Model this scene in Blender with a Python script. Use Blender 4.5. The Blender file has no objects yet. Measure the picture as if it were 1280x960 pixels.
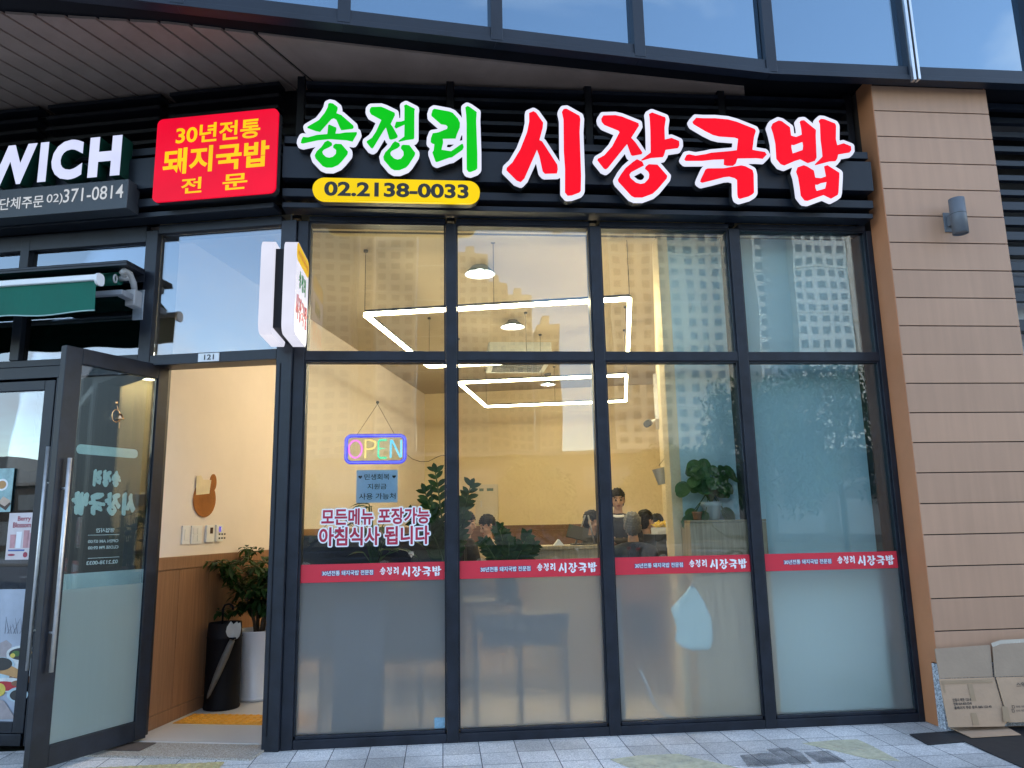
import bpy, bmesh, math, random
from mathutils import Matrix, Vector, geometry
R = math.radians
random.seed(7)
SC = bpy.context.scene
COL = SC.collection

# ------------------------------------------------------------------ camera
YAW, PITCH, ROLL, FPX = R(5.371), R(10.55), R(-1.091), 949.98
CAM = Vector((-0.073, -5.671, 1.481))
_fwd = Vector((math.sin(YAW)*math.cos(PITCH), math.cos(YAW)*math.cos(PITCH), math.sin(PITCH)))
_rt0 = Vector((math.cos(YAW), -math.sin(YAW), 0)); _up0 = _rt0.cross(_fwd)
_rt = _rt0*math.cos(ROLL) + _up0*math.sin(ROLL)
_up = -_rt0*math.sin(ROLL) + _up0*math.cos(ROLL)
cam = bpy.data.objects.new('camera', bpy.data.cameras.new('camera'))
COL.objects.link(cam)
cam.matrix_world = Matrix(((_rt.x,_up.x,-_fwd.x,CAM.x),(_rt.y,_up.y,-_fwd.y,CAM.y),(_rt.z,_up.z,-_fwd.z,CAM.z),(0,0,0,1)))
cam.data.sensor_fit = 'HORIZONTAL'; cam.data.sensor_width = 36.0
cam.data.lens = FPX/1280*36.0
cam.data.clip_start = 0.05; cam.data.clip_end = 2000
SC.camera = cam

# ------------------------------------------------------------------ light
EXPO = 2.15
SC.view_settings.view_transform = 'Standard'; SC.view_settings.look = 'None'
SC.view_settings.exposure = EXPO; SC.view_settings.gamma = 1.0
SC.view_settings.use_curve_mapping = False
SC.cycles.transparent_max_bounces = 32
SC.cycles.max_bounces = 10
SC.cycles.sample_clamp_indirect = 6.0
SC.cycles.use_denoising = True
SUN_EL, SUN_AZ = R(24), R(64)        # low on the right, behind the line of the shopfront
sd = bpy.data.lights.new('sun', 'SUN'); sd.energy = 2.0; sd.angle = R(0.5); sd.color = (1.0, 0.9, 0.76)
sun = bpy.data.objects.new('sun', sd); COL.objects.link(sun)
sdir = Vector((math.sin(SUN_AZ)*math.cos(SUN_EL), math.cos(SUN_AZ)*math.cos(SUN_EL), math.sin(SUN_EL)))
sun.rotation_euler = sdir.to_track_quat('Z', 'Y').to_euler()
world = bpy.data.worlds.new('World'); SC.world = world; world.use_nodes = True
nt = world.node_tree; N = nt.nodes; LK = nt.links
for n in list(N): N.remove(n)
wo = N.new('ShaderNodeOutputWorld'); wb = N.new('ShaderNodeBackground'); wb.inputs['Strength'].default_value = 0.15
sky = N.new('ShaderNodeTexSky'); sky.sky_type = 'NISHITA'; sky.sun_disc = False
sky.sun_elevation = SUN_EL; sky.sun_rotation = SUN_AZ; sky.air_density = 1.0; sky.dust_density = 0.6; sky.ozone_density = 1.3
tc = N.new('ShaderNodeTexCoord'); sp = N.new('ShaderNodeSeparateXYZ'); LK.new(tc.outputs['Generated'], sp.inputs[0])
ad = N.new('ShaderNodeMath'); ad.operation = 'ADD'; ad.inputs[1].default_value = 0.16; LK.new(sp.outputs['Z'], ad.inputs[0])
mx_ = N.new('ShaderNodeMath'); mx_.operation = 'MAXIMUM'; mx_.inputs[1].default_value = 0.05; LK.new(ad.outputs[0], mx_.inputs[0])
dx_ = N.new('ShaderNodeMath'); dx_.operation = 'DIVIDE'; LK.new(sp.outputs['X'], dx_.inputs[0]); LK.new(mx_.outputs[0], dx_.inputs[1])
dy_ = N.new('ShaderNodeMath'); dy_.operation = 'DIVIDE'; LK.new(sp.outputs['Y'], dy_.inputs[0]); LK.new(mx_.outputs[0], dy_.inputs[1])
cb = N.new('ShaderNodeCombineXYZ'); LK.new(dx_.outputs[0], cb.inputs[0]); LK.new(dy_.outputs[0], cb.inputs[1])
nz = N.new('ShaderNodeTexNoise'); nz.inputs['Scale'].default_value = 1.3; nz.inputs['Detail'].default_value = 8; nz.inputs['Roughness'].default_value = 0.55
nz.inputs['Distortion'].default_value = 0.4
LK.new(cb.outputs[0], nz.inputs['Vector'])
rp = N.new('ShaderNodeValToRGB'); rp.color_ramp.elements[0].position = 0.50; rp.color_ramp.elements[1].position = 0.74
LK.new(nz.outputs[0], rp.inputs[0])
cm = N.new('ShaderNodeMath'); cm.operation = 'MULTIPLY'; cm.inputs[1].default_value = 0.8; LK.new(rp.outputs[0], cm.inputs[0])
mxc = N.new('ShaderNodeMix'); mxc.data_type = 'RGBA'
LK.new(cm.outputs[0], mxc.inputs['Factor']); LK.new(sky.outputs[0], mxc.inputs['A']); mxc.inputs['B'].default_value = (4.1, 4.3, 4.7, 1)
LK.new(mxc.outputs['Result'], wb.inputs['Color']); LK.new(wb.outputs[0], wo.inputs[0])

# ------------------------------------------------------------------ pixel -> place
TH = R(13.3)                                   # the entrance wing turns back by this angle
WC = Vector((-1.3, 0, 0))
WX = Vector((math.cos(TH), -math.sin(TH), 0)); WN = Vector((math.sin(TH), math.cos(TH), 0))
WING = Matrix.Translation(WC) @ Matrix.Rotation(-TH, 4, 'Z')
ID = Matrix.Identity(4)
def ray(px, py): return _fwd + _rt*((px-640)/FPX) - _up*((py-480)/FPX)
def onP(px, py, p0, n):
    d = ray(px, py); return CAM + d*((p0-CAM).dot(n)/d.dot(n))
def onY(px, py, y=0.0): return onP(px, py, Vector((0, y, 0)), Vector((0, 1, 0)))
def onZ(px, py, z=0.0): return onP(px, py, Vector((0, 0, z)), Vector((0, 0, 1)))
def onF(px, py, F, v=0.0):                     # on the plane y = v of frame F, in F's own coordinates
    n = F.to_3x3() @ Vector((0, 1, 0)); p0 = F @ Vector((0, v, 0))
    return F.inverted() @ onP(px, py, p0, n)
def onW(px, py, v=0.0): return onF(px, py, WING, v)

# ------------------------------------------------------------------ materials
_M = {}
def srgb(r, g, b):
    f = lambda c: (c/255/12.92) if c/255 <= 0.04045 else ((c/255+0.055)/1.055)**2.4
    return (f(r), f(g), f(b))
def newmat(name):
    m = bpy.data.materials.new(name); m.use_nodes = True
    t = m.node_tree
    for n in list(t.nodes): t.nodes.remove(n)
    o = t.nodes.new('ShaderNodeOutputMaterial')
    return m, t, o
def mat(name, col, rough=0.5, metal=0.0, var=0.12, scale=6.0, bump=0.0, bscale=60.0, spec=0.5, stretch=(1,1,1), tint=None, sss=0, coat=0.0):
    if name in _M: return _M[name]
    m, t, o = newmat(name)
    b = t.nodes.new('ShaderNodeBsdfPrincipled'); t.links.new(b.outputs[0], o.inputs[0])
    b.inputs['Roughness'].default_value = rough; b.inputs['Metallic'].default_value = metal
    b.inputs['Specular IOR Level'].default_value = spec
    b.inputs['Coat Weight'].default_value = coat
    c = t.nodes.new('ShaderNodeTexCoord'); mp = t.nodes.new('ShaderNodeMapping'); mp.inputs['Scale'].default_value = stretch
    t.links.new(c.outputs['Object'], mp.inputs[0])
    n = t.nodes.new('ShaderNodeTexNoise'); n.inputs['Scale'].default_value = scale; n.inputs['Detail'].default_value = 6
    n.inputs['Roughness'].default_value = 0.62
    t.links.new(mp.outputs[0], n.inputs['Vector'])
    mr = t.nodes.new('ShaderNodeMapRange'); mr.inputs[1].default_value = 0.28; mr.inputs[2].default_value = 0.72
    t.links.new(n.outputs[0], mr.inputs[0])
    mx = t.nodes.new('ShaderNodeMix'); mx.data_type = 'RGBA'
    a = [max(0, x*(1-var)) for x in col]; bb = [min(1, x*(1+var)) for x in col] if tint is None else tint
    mx.inputs['A'].default_value = (*a, 1); mx.inputs['B'].default_value = (*bb, 1)
    t.links.new(mr.outputs[0], mx.inputs['Factor']); t.links.new(mx.outputs['Result'], b.inputs['Base Color'])
    rr = t.nodes.new('ShaderNodeMapRange'); rr.inputs[3].default_value = max(0.02, rough-0.08); rr.inputs[4].default_value = min(1, rough+0.1)
    t.links.new(n.outputs[0], rr.inputs[0]); t.links.new(rr.outputs[0], b.inputs['Roughness'])
    if bump:
        n2 = t.nodes.new('ShaderNodeTexNoise'); n2.inputs['Scale'].default_value = bscale; n2.inputs['Detail'].default_value = 4
        t.links.new(mp.outputs[0], n2.inputs['Vector'])
        bp = t.nodes.new('ShaderNodeBump'); bp.inputs['Strength'].default_value = bump; bp.inputs['Distance'].default_value = 0.01
        t.links.new(n2.outputs[0], bp.inputs['Height']); t.links.new(bp.outputs[0], b.inputs['Normal'])
    _M[name] = m; return m
def emis(name, rgb, gain=1.0):
    if name in _M: return _M[name]
    m, t, o = newmat(name)
    e = t.nodes.new('ShaderNodeEmission'); e.inputs[0].default_value = (*rgb, 1); e.inputs[1].default_value = gain/2**EXPO
    t.links.new(e.outputs[0], o.inputs[0]); _M[name] = m; return m
def lit_acrylic(name, rgb, gain):
    """backlit acrylic: glows evenly and also has a glossy daylight skin"""
    if name in _M: return _M[name]
    m, t, o = newmat(name)
    b = t.nodes.new('ShaderNodeBsdfPrincipled'); t.links.new(b.outputs[0], o.inputs[0])
    b.inputs['Base Color'].default_value = (*[c*0.06 for c in rgb], 1); b.inputs['Roughness'].default_value = 0.35; b.inputs['Specular IOR Level'].default_value = 0.12
    c = t.nodes.new('ShaderNodeTexCoord'); n = t.nodes.new('ShaderNodeTexNoise'); n.inputs['Scale'].default_value = 3.5; n.inputs['Detail'].default_value = 2
    t.links.new(c.outputs['Object'], n.inputs['Vector'])
    mr = t.nodes.new('ShaderNodeMapRange'); mr.inputs[3].default_value = gain*0.82/2**EXPO; mr.inputs[4].default_value = gain*1.16/2**EXPO
    t.links.new(n.outputs[0], mr.inputs[0])
    b.inputs['Emission Color'].default_value = (*rgb, 1); t.links.new(mr.outputs[0], b.inputs['Emission Strength'])
    _M[name] = m; return m
def glass(name, refl=0.10, tint=(0.93, 0.965, 0.955), wave=0.005, back=None, gcol=(0.93, 0.97, 1.0)):
    if name in _M: return _M[name]
    m, t, o = newmat(name)
    tr = t.nodes.new('ShaderNodeBsdfTransparent'); tr.inputs[0].default_value = (*tint, 1)
    gl = t.nodes.new('ShaderNodeBsdfGlossy'); gl.inputs['Roughness'].default_value = 0.0; gl.inputs[0].default_value = (*gcol, 1)
    c = t.nodes.new('ShaderNodeTexCoord'); n = t.nodes.new('ShaderNodeTexNoise'); n.inputs['Scale'].default_value = 1.6; n.inputs['Detail'].default_value = 1
    t.links.new(c.outputs['Object'], n.inputs['Vector'])
    bp = t.nodes.new('ShaderNodeBump'); bp.inputs['Strength'].default_value = 0.25; bp.inputs['Distance'].default_value = wave
    t.links.new(n.outputs[0], bp.inputs['Height']); t.links.new(bp.outputs[0], gl.inputs['Normal'])
    fr = t.nodes.new('ShaderNodeFresnel'); fr.inputs[0].default_value = 1.5
    ma = t.nodes.new('ShaderNodeMath'); ma.operation = 'MULTIPLY_ADD'; ma.inputs[1].default_value = 1.0; ma.inputs[2].default_value = refl-0.04
    ma.use_clamp = True
    t.links.new(fr.outputs[0], ma.inputs[0])
    mx = t.nodes.new('ShaderNodeMixShader'); t.links.new(ma.outputs[0], mx.inputs[0])
    if back:
        d = t.nodes.new('ShaderNodeBsdfDiffuse'); d.inputs[0].default_value = (*back, 1); t.links.new(d.outputs[0], mx.inputs[1])
    else: t.links.new(tr.outputs[0], mx.inputs[1])
    t.links.new(gl.outputs[0], mx.inputs[2]); t.links.new(mx.outputs[0], o.inputs[0])
    _M[name] = m; return m
def frosted(name, rough=0.46, dif=0.12, col=(0.68, 0.66, 0.62)):
    if name in _M: return _M[name]
    m, t, o = newmat(name)
    rf = t.nodes.new('ShaderNodeBsdfRefraction'); rf.inputs['Roughness'].default_value = rough; rf.inputs['IOR'].default_value = 1.18
    rf.inputs[0].default_value = (0.97, 0.97, 0.93, 1)
    df = t.nodes.new('ShaderNodeBsdfDiffuse')
    c = t.nodes.new('ShaderNodeTexCoord'); n = t.nodes.new('ShaderNodeTexNoise'); n.inputs['Scale'].default_value = 9; n.inputs['Detail'].default_value = 5
    mp = t.nodes.new('ShaderNodeMapping'); mp.inputs['Scale'].default_value = (6, 6, 0.35); t.links.new(c.outputs['Object'], mp.inputs[0]); t.links.new(mp.outputs[0], n.inputs['Vector'])
    mr = t.nodes.new('ShaderNodeMix'); mr.data_type = 'RGBA'; mr.inputs['A'].default_value = (*[x*0.9 for x in col], 1); mr.inputs['B'].default_value = (*[min(1, x*1.08) for x in col], 1)
    t.links.new(n.outputs[0], mr.inputs['Factor']); t.links.new(mr.outputs['Result'], df.inputs[0])
    gl = t.nodes.new('ShaderNodeBsdfGlossy'); gl.inputs['Roughness'].default_value = 0.12
    a = t.nodes.new('ShaderNodeMixShader'); a.inputs[0].default_value = dif; t.links.new(rf.outputs[0], a.inputs[1]); t.links.new(df.outputs[0], a.inputs[2])
    b = t.nodes.new('ShaderNodeMixShader'); b.inputs[0].default_value = 0.05; t.links.new(a.outputs[0], b.inputs[1]); t.links.new(gl.outputs[0], b.inputs[2])
    t.links.new(b.outputs[0], o.inputs[0]); _M[name] = m; return m
def leafmat(name, col, col2, trans=0.25):
    if name in _M: return _M[name]
    m, t, o = newmat(name)
    b = t.nodes.new('ShaderNodeBsdfPrincipled'); b.inputs['Roughness'].default_value = 0.45; b.inputs['Specular IOR Level'].default_value = 0.25
    tl = t.nodes.new('ShaderNodeBsdfTranslucent'); tl.inputs[0].default_value = (col2[0]*1.3, col2[1]*1.5, col2[2], 1)
    g = t.nodes.new('ShaderNodeNewGeometry'); mx = t.nodes.new('ShaderNodeMix'); mx.data_type = 'RGBA'
    mx.inputs['A'].default_value = (*col, 1); mx.inputs['B'].default_value = (*col2, 1)
    t.links.new(g.outputs['Random Per Island'], mx.inputs['Factor']); t.links.new(mx.outputs['Result'], b.inputs['Base Color'])
    a = t.nodes.new('ShaderNodeMixShader'); a.inputs[0].default_value = trans
    t.links.new(b.outputs[0], a.inputs[1]); t.links.new(tl.outputs[0], a.inputs[2]); t.links.new(a.outputs[0], o.inputs[0])
    _M[name] = m; return m
def woodmat(name, col, col2, grain=(14, 14, 0.7), rough=0.45, scale=3.0):
    if name in _M: return _M[name]
    m, t, o = newmat(name)
    b = t.nodes.new('ShaderNodeBsdfPrincipled'); t.links.new(b.outputs[0], o.inputs[0]); b.inputs['Roughness'].default_value = rough
    c = t.nodes.new('ShaderNodeTexCoord'); mp = t.nodes.new('ShaderNodeMapping'); mp.inputs['Scale'].default_value = grain
    t.links.new(c.outputs['Object'], mp.inputs[0])
    n = t.nodes.new('ShaderNodeTexNoise'); n.inputs['Scale'].default_value = scale; n.inputs['Detail'].default_value = 9; n.inputs['Roughness'].default_value = 0.7; n.inputs['Distortion'].default_value = 0.6
    t.links.new(mp.outputs[0], n.inputs['Vector'])
    r = t.nodes.new('ShaderNodeValToRGB'); e = r.color_ramp.elements
    e[0].position = 0.3; e[0].color = (*col2, 1); e[1].position = 0.68; e[1].color = (*col, 1)
    t.links.new(n.outputs[0], r.inputs[0]); t.links.new(r.outputs[0], b.inputs['Base Color'])
    bp = t.nodes.new('ShaderNodeBump'); bp.inputs['Strength'].default_value = 0.12; bp.inputs['Distance'].default_value = 0.004
    t.links.new(n.outputs[0], bp.inputs['Height']); t.links.new(bp.outputs[0], b.inputs['Normal'])
    _M[name] = m; return m
def granite(name, base, dark, light, scale=160):
    if name in _M: return _M[name]
    m, t, o = newmat(name)
    b = t.nodes.new('ShaderNodeBsdfPrincipled'); t.links.new(b.outputs[0], o.inputs[0]); b.inputs['Roughness'].default_value = 0.7
    c = t.nodes.new('ShaderNodeTexCoord'); n = t.nodes.new('ShaderNodeTexNoise'); n.inputs['Scale'].default_value = scale; n.inputs['Detail'].default_value = 3; n.inputs['Roughness'].default_value = 0.8
    t.links.new(c.outputs['Object'], n.inputs['Vector'])
    r = t.nodes.new('ShaderNodeValToRGB'); e = r.color_ramp.elements
    e[0].position = 0.36; e[0].color = (*dark, 1); e[1].position = 0.66; e[1].color = (*light, 1)
    k = e.new(0.5); k.color = (*base, 1)
    t.links.new(n.outputs[0], r.inputs[0]); t.links.new(r.outputs[0], b.inputs['Base Color'])
    _M[name] = m; return m

# ------------------------------------------------------------------ mesh helpers
def wmat(o):
    return (wmat(o.parent) @ o.matrix_basis) if o.parent else o.matrix_basis.copy()
class MB:
    def __init__(s): s.bm = bmesh.new()
    def box(s, x0, x1, y0, y1, z0, z1, bev=0.0, M=None, mi=0):
        b = bmesh.new() if bev else s.bm
        vs = [b.verts.new(v) for v in ((x0,y0,z0),(x1,y0,z0),(x1,y1,z0),(x0,y1,z0),(x0,y0,z1),(x1,y0,z1),(x1,y1,z1),(x0,y1,z1))]
        fs = [b.faces.new([vs[i] for i in q]) for q in ((3,2,1,0),(4,5,6,7),(0,1,5,4),(1,2,6,5),(2,3,7,6),(3,0,4,7))]
        if bev:
            bmesh.ops.bevel(b, geom=list(b.edges), offset=bev, segments=2, affect='EDGES', profile=0.5)
            s.merge(b, M, mi)
        else:
            for f in fs: f.material_index = mi
            if M: 
                for v in vs: v.co = M @ v.co
        return s
    def merge(s, b, M=None, mi=0):
        vm = {}
        for v in b.verts: vm[v] = s.bm.verts.new(M @ v.co if M else v.co)
        for f in b.faces:
            try:
                g = s.bm.faces.new([vm[v] for v in f.verts]); g.material_index = mi; g.smooth = f.smooth
            except ValueError: pass
        b.free()
    def quad(s, a, b, c, d, mi=0):
        f = s.bm.faces.new([s.bm.verts.new(v) for v in (a, b, c, d)]); f.material_index = mi; return s
    def face(s, pts, mi=0):
        f = s.bm.faces.new([s.bm.verts.new(v) for v in pts]); f.material_index = mi; return s
    def cyl(s, p0, p1, r0, r1=None, n=14, mi=0, cap=True):
        r1 = r0 if r1 is None else r1
        p0 = Vector(p0); p1 = Vector(p1); d = (p1-p0).normalized()
        a = d.orthogonal().normalized(); b = d.cross(a)
        A = [s.bm.verts.new(p0 + (a*math.cos(2*math.pi*i/n)+b*math.sin(2*math.pi*i/n))*r0) for i in range(n)]
        B = [s.bm.verts.new(p1 + (a*math.cos(2*math.pi*i/n)+b*math.sin(2*math.pi*i/n))*r1) for i in range(n)]
        for i in range(n):
            f = s.bm.faces.new((A[i], A[(i+1)%n], B[(i+1)%n], B[i])); f.smooth = True; f.material_index = mi
        if cap:
            s.bm.faces.new(A[::-1]).material_index = mi; s.bm.faces.new(B).material_index = mi
        return s
    def tube(s, pts, r, n=8, mi=0, closed=False):
        pts = [Vector(p) for p in pts]; rings = []; m = len(pts)
        ref = None
        for i, p in enumerate(pts):
            if closed: d = (pts[(i+1)%m]-pts[i-1]).normalized()
            else: d = (pts[min(i+1, m-1)]-pts[max(i-1, 0)]).normalized()
            if ref is None: ref = d.orthogonal().normalized()
            a = (ref - d*ref.dot(d)).normalized(); ref = a; b = d.cross(a)
            rr = r[i] if isinstance(r, (list, tuple)) else r
            rings.append([s.bm.verts.new(p+(a*math.cos(2*math.pi*k/n)+b*math.sin(2*math.pi*k/n))*rr) for k in range(n)])
        for i in range(m if closed else m-1):
            A, B = rings[i], rings[(i+1)%m]
            for k in range(n):
                f = s.bm.faces.new((A[k], A[(k+1)%n], B[(k+1)%n], B[k])); f.smooth = True; f.material_index = mi
        if not closed:
            s.bm.faces.new(rings[0][::-1]).material_index = mi; s.bm.faces.new(rings[-1]).material_index = mi
        return s
    def lathe(s, prof, c=(0,0,0), n=28, mi=0):
        rings = []
        for r, z in prof:
            rings.append([s.bm.verts.new((c[0]+r*math.cos(2*math.pi*k/n), c[1]+r*math.sin(2*math.pi*k/n), c[2]+z)) for k in range(n)])
        for A, B in zip(rings, rings[1:]):
            for k in range(n):
                f = s.bm.faces.new((A[k], A[(k+1)%n], B[(k+1)%n], B[k])); f.smooth = True; f.material_index = mi
        return s
    def ball(s, c, r, sc=(1,1,1), sub=2, mi=0, M=None):
        b = bmesh.new(); bmesh.ops.create_icosphere(b, subdivisions=sub, radius=r)
        for v in b.verts:
            v.co = Vector((v.co.x*sc[0], v.co.y*sc[1], v.co.z*sc[2]))
            if M: v.co = M @ v.co
            v.co += Vector(c)
        for f in b.faces: f.smooth = True
        s.merge(b, None, mi); return s
    def prism(s, loops, y0, y1, mi=0, tf=None):
        """2-D loops (outer + holes, in x,z) extruded from y0 (front) to y1 (back)"""
        L = [[Vector((*(tf(*p) if tf else p), 0)) for p in lp] for lp in loops]
        flat = [p for lp in L for p in lp]
        F = [s.bm.verts.new((p.x, y0, p.y)) for p in flat]; B = [s.bm.verts.new((p.x, y1, p.y)) for p in flat]
        for t in geometry.tessellate_polygon(L):
            for ring, rev in ((F, False), (B, True)):
                try:
                    f = s.bm.faces.new([ring[i] for i in (t[::-1] if rev else t)]); f.material_index = mi
                except ValueError: pass
        k = 0
        for lp in L:
            n = len(lp)
            for i in range(n):
                a, b = k+i, k+(i+1)%n
                try: f = s.bm.faces.new((F[a], F[b], B[b], B[a])); f.material_index = mi
                except ValueError: pass
            k += n
        return s
    def transform(s, M):
        for v in s.bm.verts: v.co = M @ v.co
        return s
    def build(s, name, mats, parent=None, frame=None, fix=True):
        me = bpy.data.meshes.new(name)
        mats = mats if isinstance(mats, (list, tuple)) else [mats]
        if frame is not None: s.transform(frame)
        o = bpy.data.objects.new(name, me); COL.objects.link(o)
        if parent is not None:
            o.parent = parent; s.transform(wmat(parent).inverted())
        elif s.bm.verts:
            xs = [v.co.x for v in s.bm.verts]; ys = [v.co.y for v in s.bm.verts]; zs = [v.co.z for v in s.bm.verts]
            c = Vector(((min(xs)+max(xs))/2, (min(ys)+max(ys))/2, min(zs)))
            s.transform(Matrix.Translation(-c)); o.location = c
        if fix: bmesh.ops.recalc_face_normals(s.bm, faces=list(s.bm.faces))
        s.bm.to_mesh(me); s.bm.free()
        for m in mats: me.materials.append(m)
        return o
def thing(name, label, cat, loc=(0,0,0), rotz=0.0, group=None):
    o = bpy.data.objects.new(name, None); COL.objects.link(o); o.empty_display_size = 0.1
    o.location = loc; o.rotation_euler = (0, 0, rotz)
    return tag(o, label, cat, group)
def tag(o, label=None, cat=None, group=None, kind=None):
    if label: o['label'] = label
    if cat: o['category'] = cat
    if group: o['group'] = group
    if kind: o['kind'] = kind
    return o
def copy_tree(o, parent=None):
    c = o.copy(); COL.objects.link(c)
    if parent is not None: c.parent = parent
    for ch in list(o.children): copy_tree(ch, c)
    return c
_TX = {}
def text_bm(body, weight=0.0, spacing=1.0):
    """flat text outline, unit em, from Blender's own built-in lettering"""
    key = (body, weight, spacing)
    if key not in _TX:
        c = bpy.data.curves.new('lettering', 'FONT'); c.body = body; c.offset = weight; c.space_character = spacing
        c.resolution_u = 4
        o = bpy.data.objects.new('lettering', c); COL.objects.link(o)
        dg = bpy.context.evaluated_depsgraph_get(); dg.update()
        me = bpy.data.meshes.new_from_object(o.evaluated_get(dg))
        vs = [(v.co.x, v.co.y) for v in me.vertices]; fs = [tuple(p.vertices) for p in me.polygons]
        bpy.data.objects.remove(o); bpy.data.curves.remove(c); bpy.data.meshes.remove(me)
        x0 = min(v[0] for v in vs); x1 = max(v[0] for v in vs); z0 = min(v[1] for v in vs); z1 = max(v[1] for v in vs)
        _TX[key] = ([((v[0]-x0)/(x1-x0), (v[1]-z0)/(z1-z0)) for v in vs], fs)
    return _TX[key]
def put_text(mb, body, x0, x1, z0, z1, y, weight=0.02, depth=0.0, mi=0, spacing=1.0, skew=0.0):
    """fit the words into the box x0..x1, z0..z1 on the plane y, facing -Y"""
    vs, fs = text_bm(body, weight, spacing)
    P = [Vector((x0+(x1-x0)*u + skew*(z1-z0)*w, y, z0+(z1-z0)*w)) for u, w in vs]
    V = [mb.bm.verts.new(p) for p in P]
    edges = {}
    for f in fs:
        try:
            g = mb.bm.faces.new([V[i] for i in f]); g.material_index = mi
        except ValueError: continue
        for a, b in zip(f, f[1:]+f[:1]): edges[(a, b)] = edges.get((a, b), 0)+1
    if depth:
        B = [mb.bm.verts.new(p+Vector((0, depth, 0))) for p in P]
        for (a, b) in edges:
            if (b, a) not in edges:
                try: mb.bm.faces.new((V[a], B[a], B[b], V[b])).material_index = mi
                except ValueError: pass
    return mb

def halo_text(mb, body, x0, x1, z0, z1, y, weight, rad, mi=0):
    """the same words widened all round by rad: copies laid in a ring, each a hair behind the last"""
    for k in range(12):
        a = k*math.pi/6; dx = rad*math.cos(a); dz = rad*math.sin(a)
        put_text(mb, body, x0+dx, x1+dx, z0+dz, z1+dz, y+.00006*k, weight, 0, mi)
def flat_poly(pts, z0, z1):
    """a slab with the given plan outline"""
    b = MB(); b.prism([[(p[0], p[1]) for p in pts]], -z1, -z0)
    return b.transform(Matrix(((1,0,0,0),(0,0,1,0),(0,-1,0,0),(0,0,0,1))))

def plankmat(name, col):
    """painted metal planks: every plank a slightly different tone, faint vertical rain streaks"""
    m, t, o = newmat(name)
    b = t.nodes.new('ShaderNodeBsdfPrincipled'); t.links.new(b.outputs[0], o.inputs[0]); b.inputs['Roughness'].default_value = 0.5
    g = t.nodes.new('ShaderNodeNewGeometry'); c = t.nodes.new('ShaderNodeTexCoord'); mp = t.nodes.new('ShaderNodeMapping'); mp.inputs['Scale'].default_value = (9, 9, 0.5)
    t.links.new(c.outputs['Object'], mp.inputs[0])
    n = t.nodes.new('ShaderNodeTexNoise'); n.inputs['Scale'].default_value = 2.0; n.inputs['Detail'].default_value = 7; t.links.new(mp.outputs[0], n.inputs['Vector'])
    n2 = t.nodes.new('ShaderNodeTexNoise'); n2.inputs['Scale'].default_value = 1.1; n2.inputs['Detail'].default_value = 4; t.links.new(c.outputs['Object'], n2.inputs['Vector'])
    a = t.nodes.new('ShaderNodeMath'); a.operation = 'ADD'; t.links.new(n.outputs[0], a.inputs[0]); t.links.new(n2.outputs[0], a.inputs[1])
    a2 = t.nodes.new('ShaderNodeMath'); a2.operation = 'MULTIPLY_ADD'; a2.inputs[1].default_value = 0.5; t.links.new(g.outputs['Random Per Island'], a2.inputs[0]); t.links.new(a.outputs[0], a2.inputs[2])
    r = t.nodes.new('ShaderNodeMapRange'); r.inputs[1].default_value = 0.7; r.inputs[2].default_value = 1.8; r.inputs[3].default_value = 0.84; r.inputs[4].default_value = 1.14
    t.links.new(a2.outputs[0], r.inputs[0])
    mu = t.nodes.new('ShaderNodeMix'); mu.data_type = 'RGBA'; mu.blend_type = 'MULTIPLY'; mu.inputs['Factor'].default_value = 1; mu.inputs['A'].default_value = (*col, 1)
    t.links.new(r.outputs[0], mu.inputs['B']); t.links.new(mu.outputs['Result'], b.inputs['Base Color'])
    _M[name] = m; return m
def wornmat(name, col, lo=.40, hi=.56, scale=9, amt=.85):
    """thin paint or damp worn through in places"""
    m, t, o = newmat(name)
    d = t.nodes.new('ShaderNodeBsdfDiffuse'); d.inputs[0].default_value = (*col, 1); tr = t.nodes.new('ShaderNodeBsdfTransparent')
    c = t.nodes.new('ShaderNodeTexCoord'); n = t.nodes.new('ShaderNodeTexNoise'); n.inputs['Scale'].default_value = scale; n.inputs['Detail'].default_value = 8; n.inputs['Roughness'].default_value = .7
    t.links.new(c.outputs['Object'], n.inputs['Vector'])
    r = t.nodes.new('ShaderNodeMapRange'); r.inputs[1].default_value = lo; r.inputs[2].default_value = hi; r.inputs[3].default_value = 0.0; r.inputs[4].default_value = amt; t.links.new(n.outputs[0], r.inputs[0])
    x = t.nodes.new('ShaderNodeMixShader'); t.links.new(r.outputs[0], x.inputs[0]); t.links.new(tr.outputs[0], x.inputs[1]); t.links.new(d.outputs[0], x.inputs[2]); t.links.new(x.outputs[0], o.inputs[0])
    _M[name] = m; return m
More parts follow.
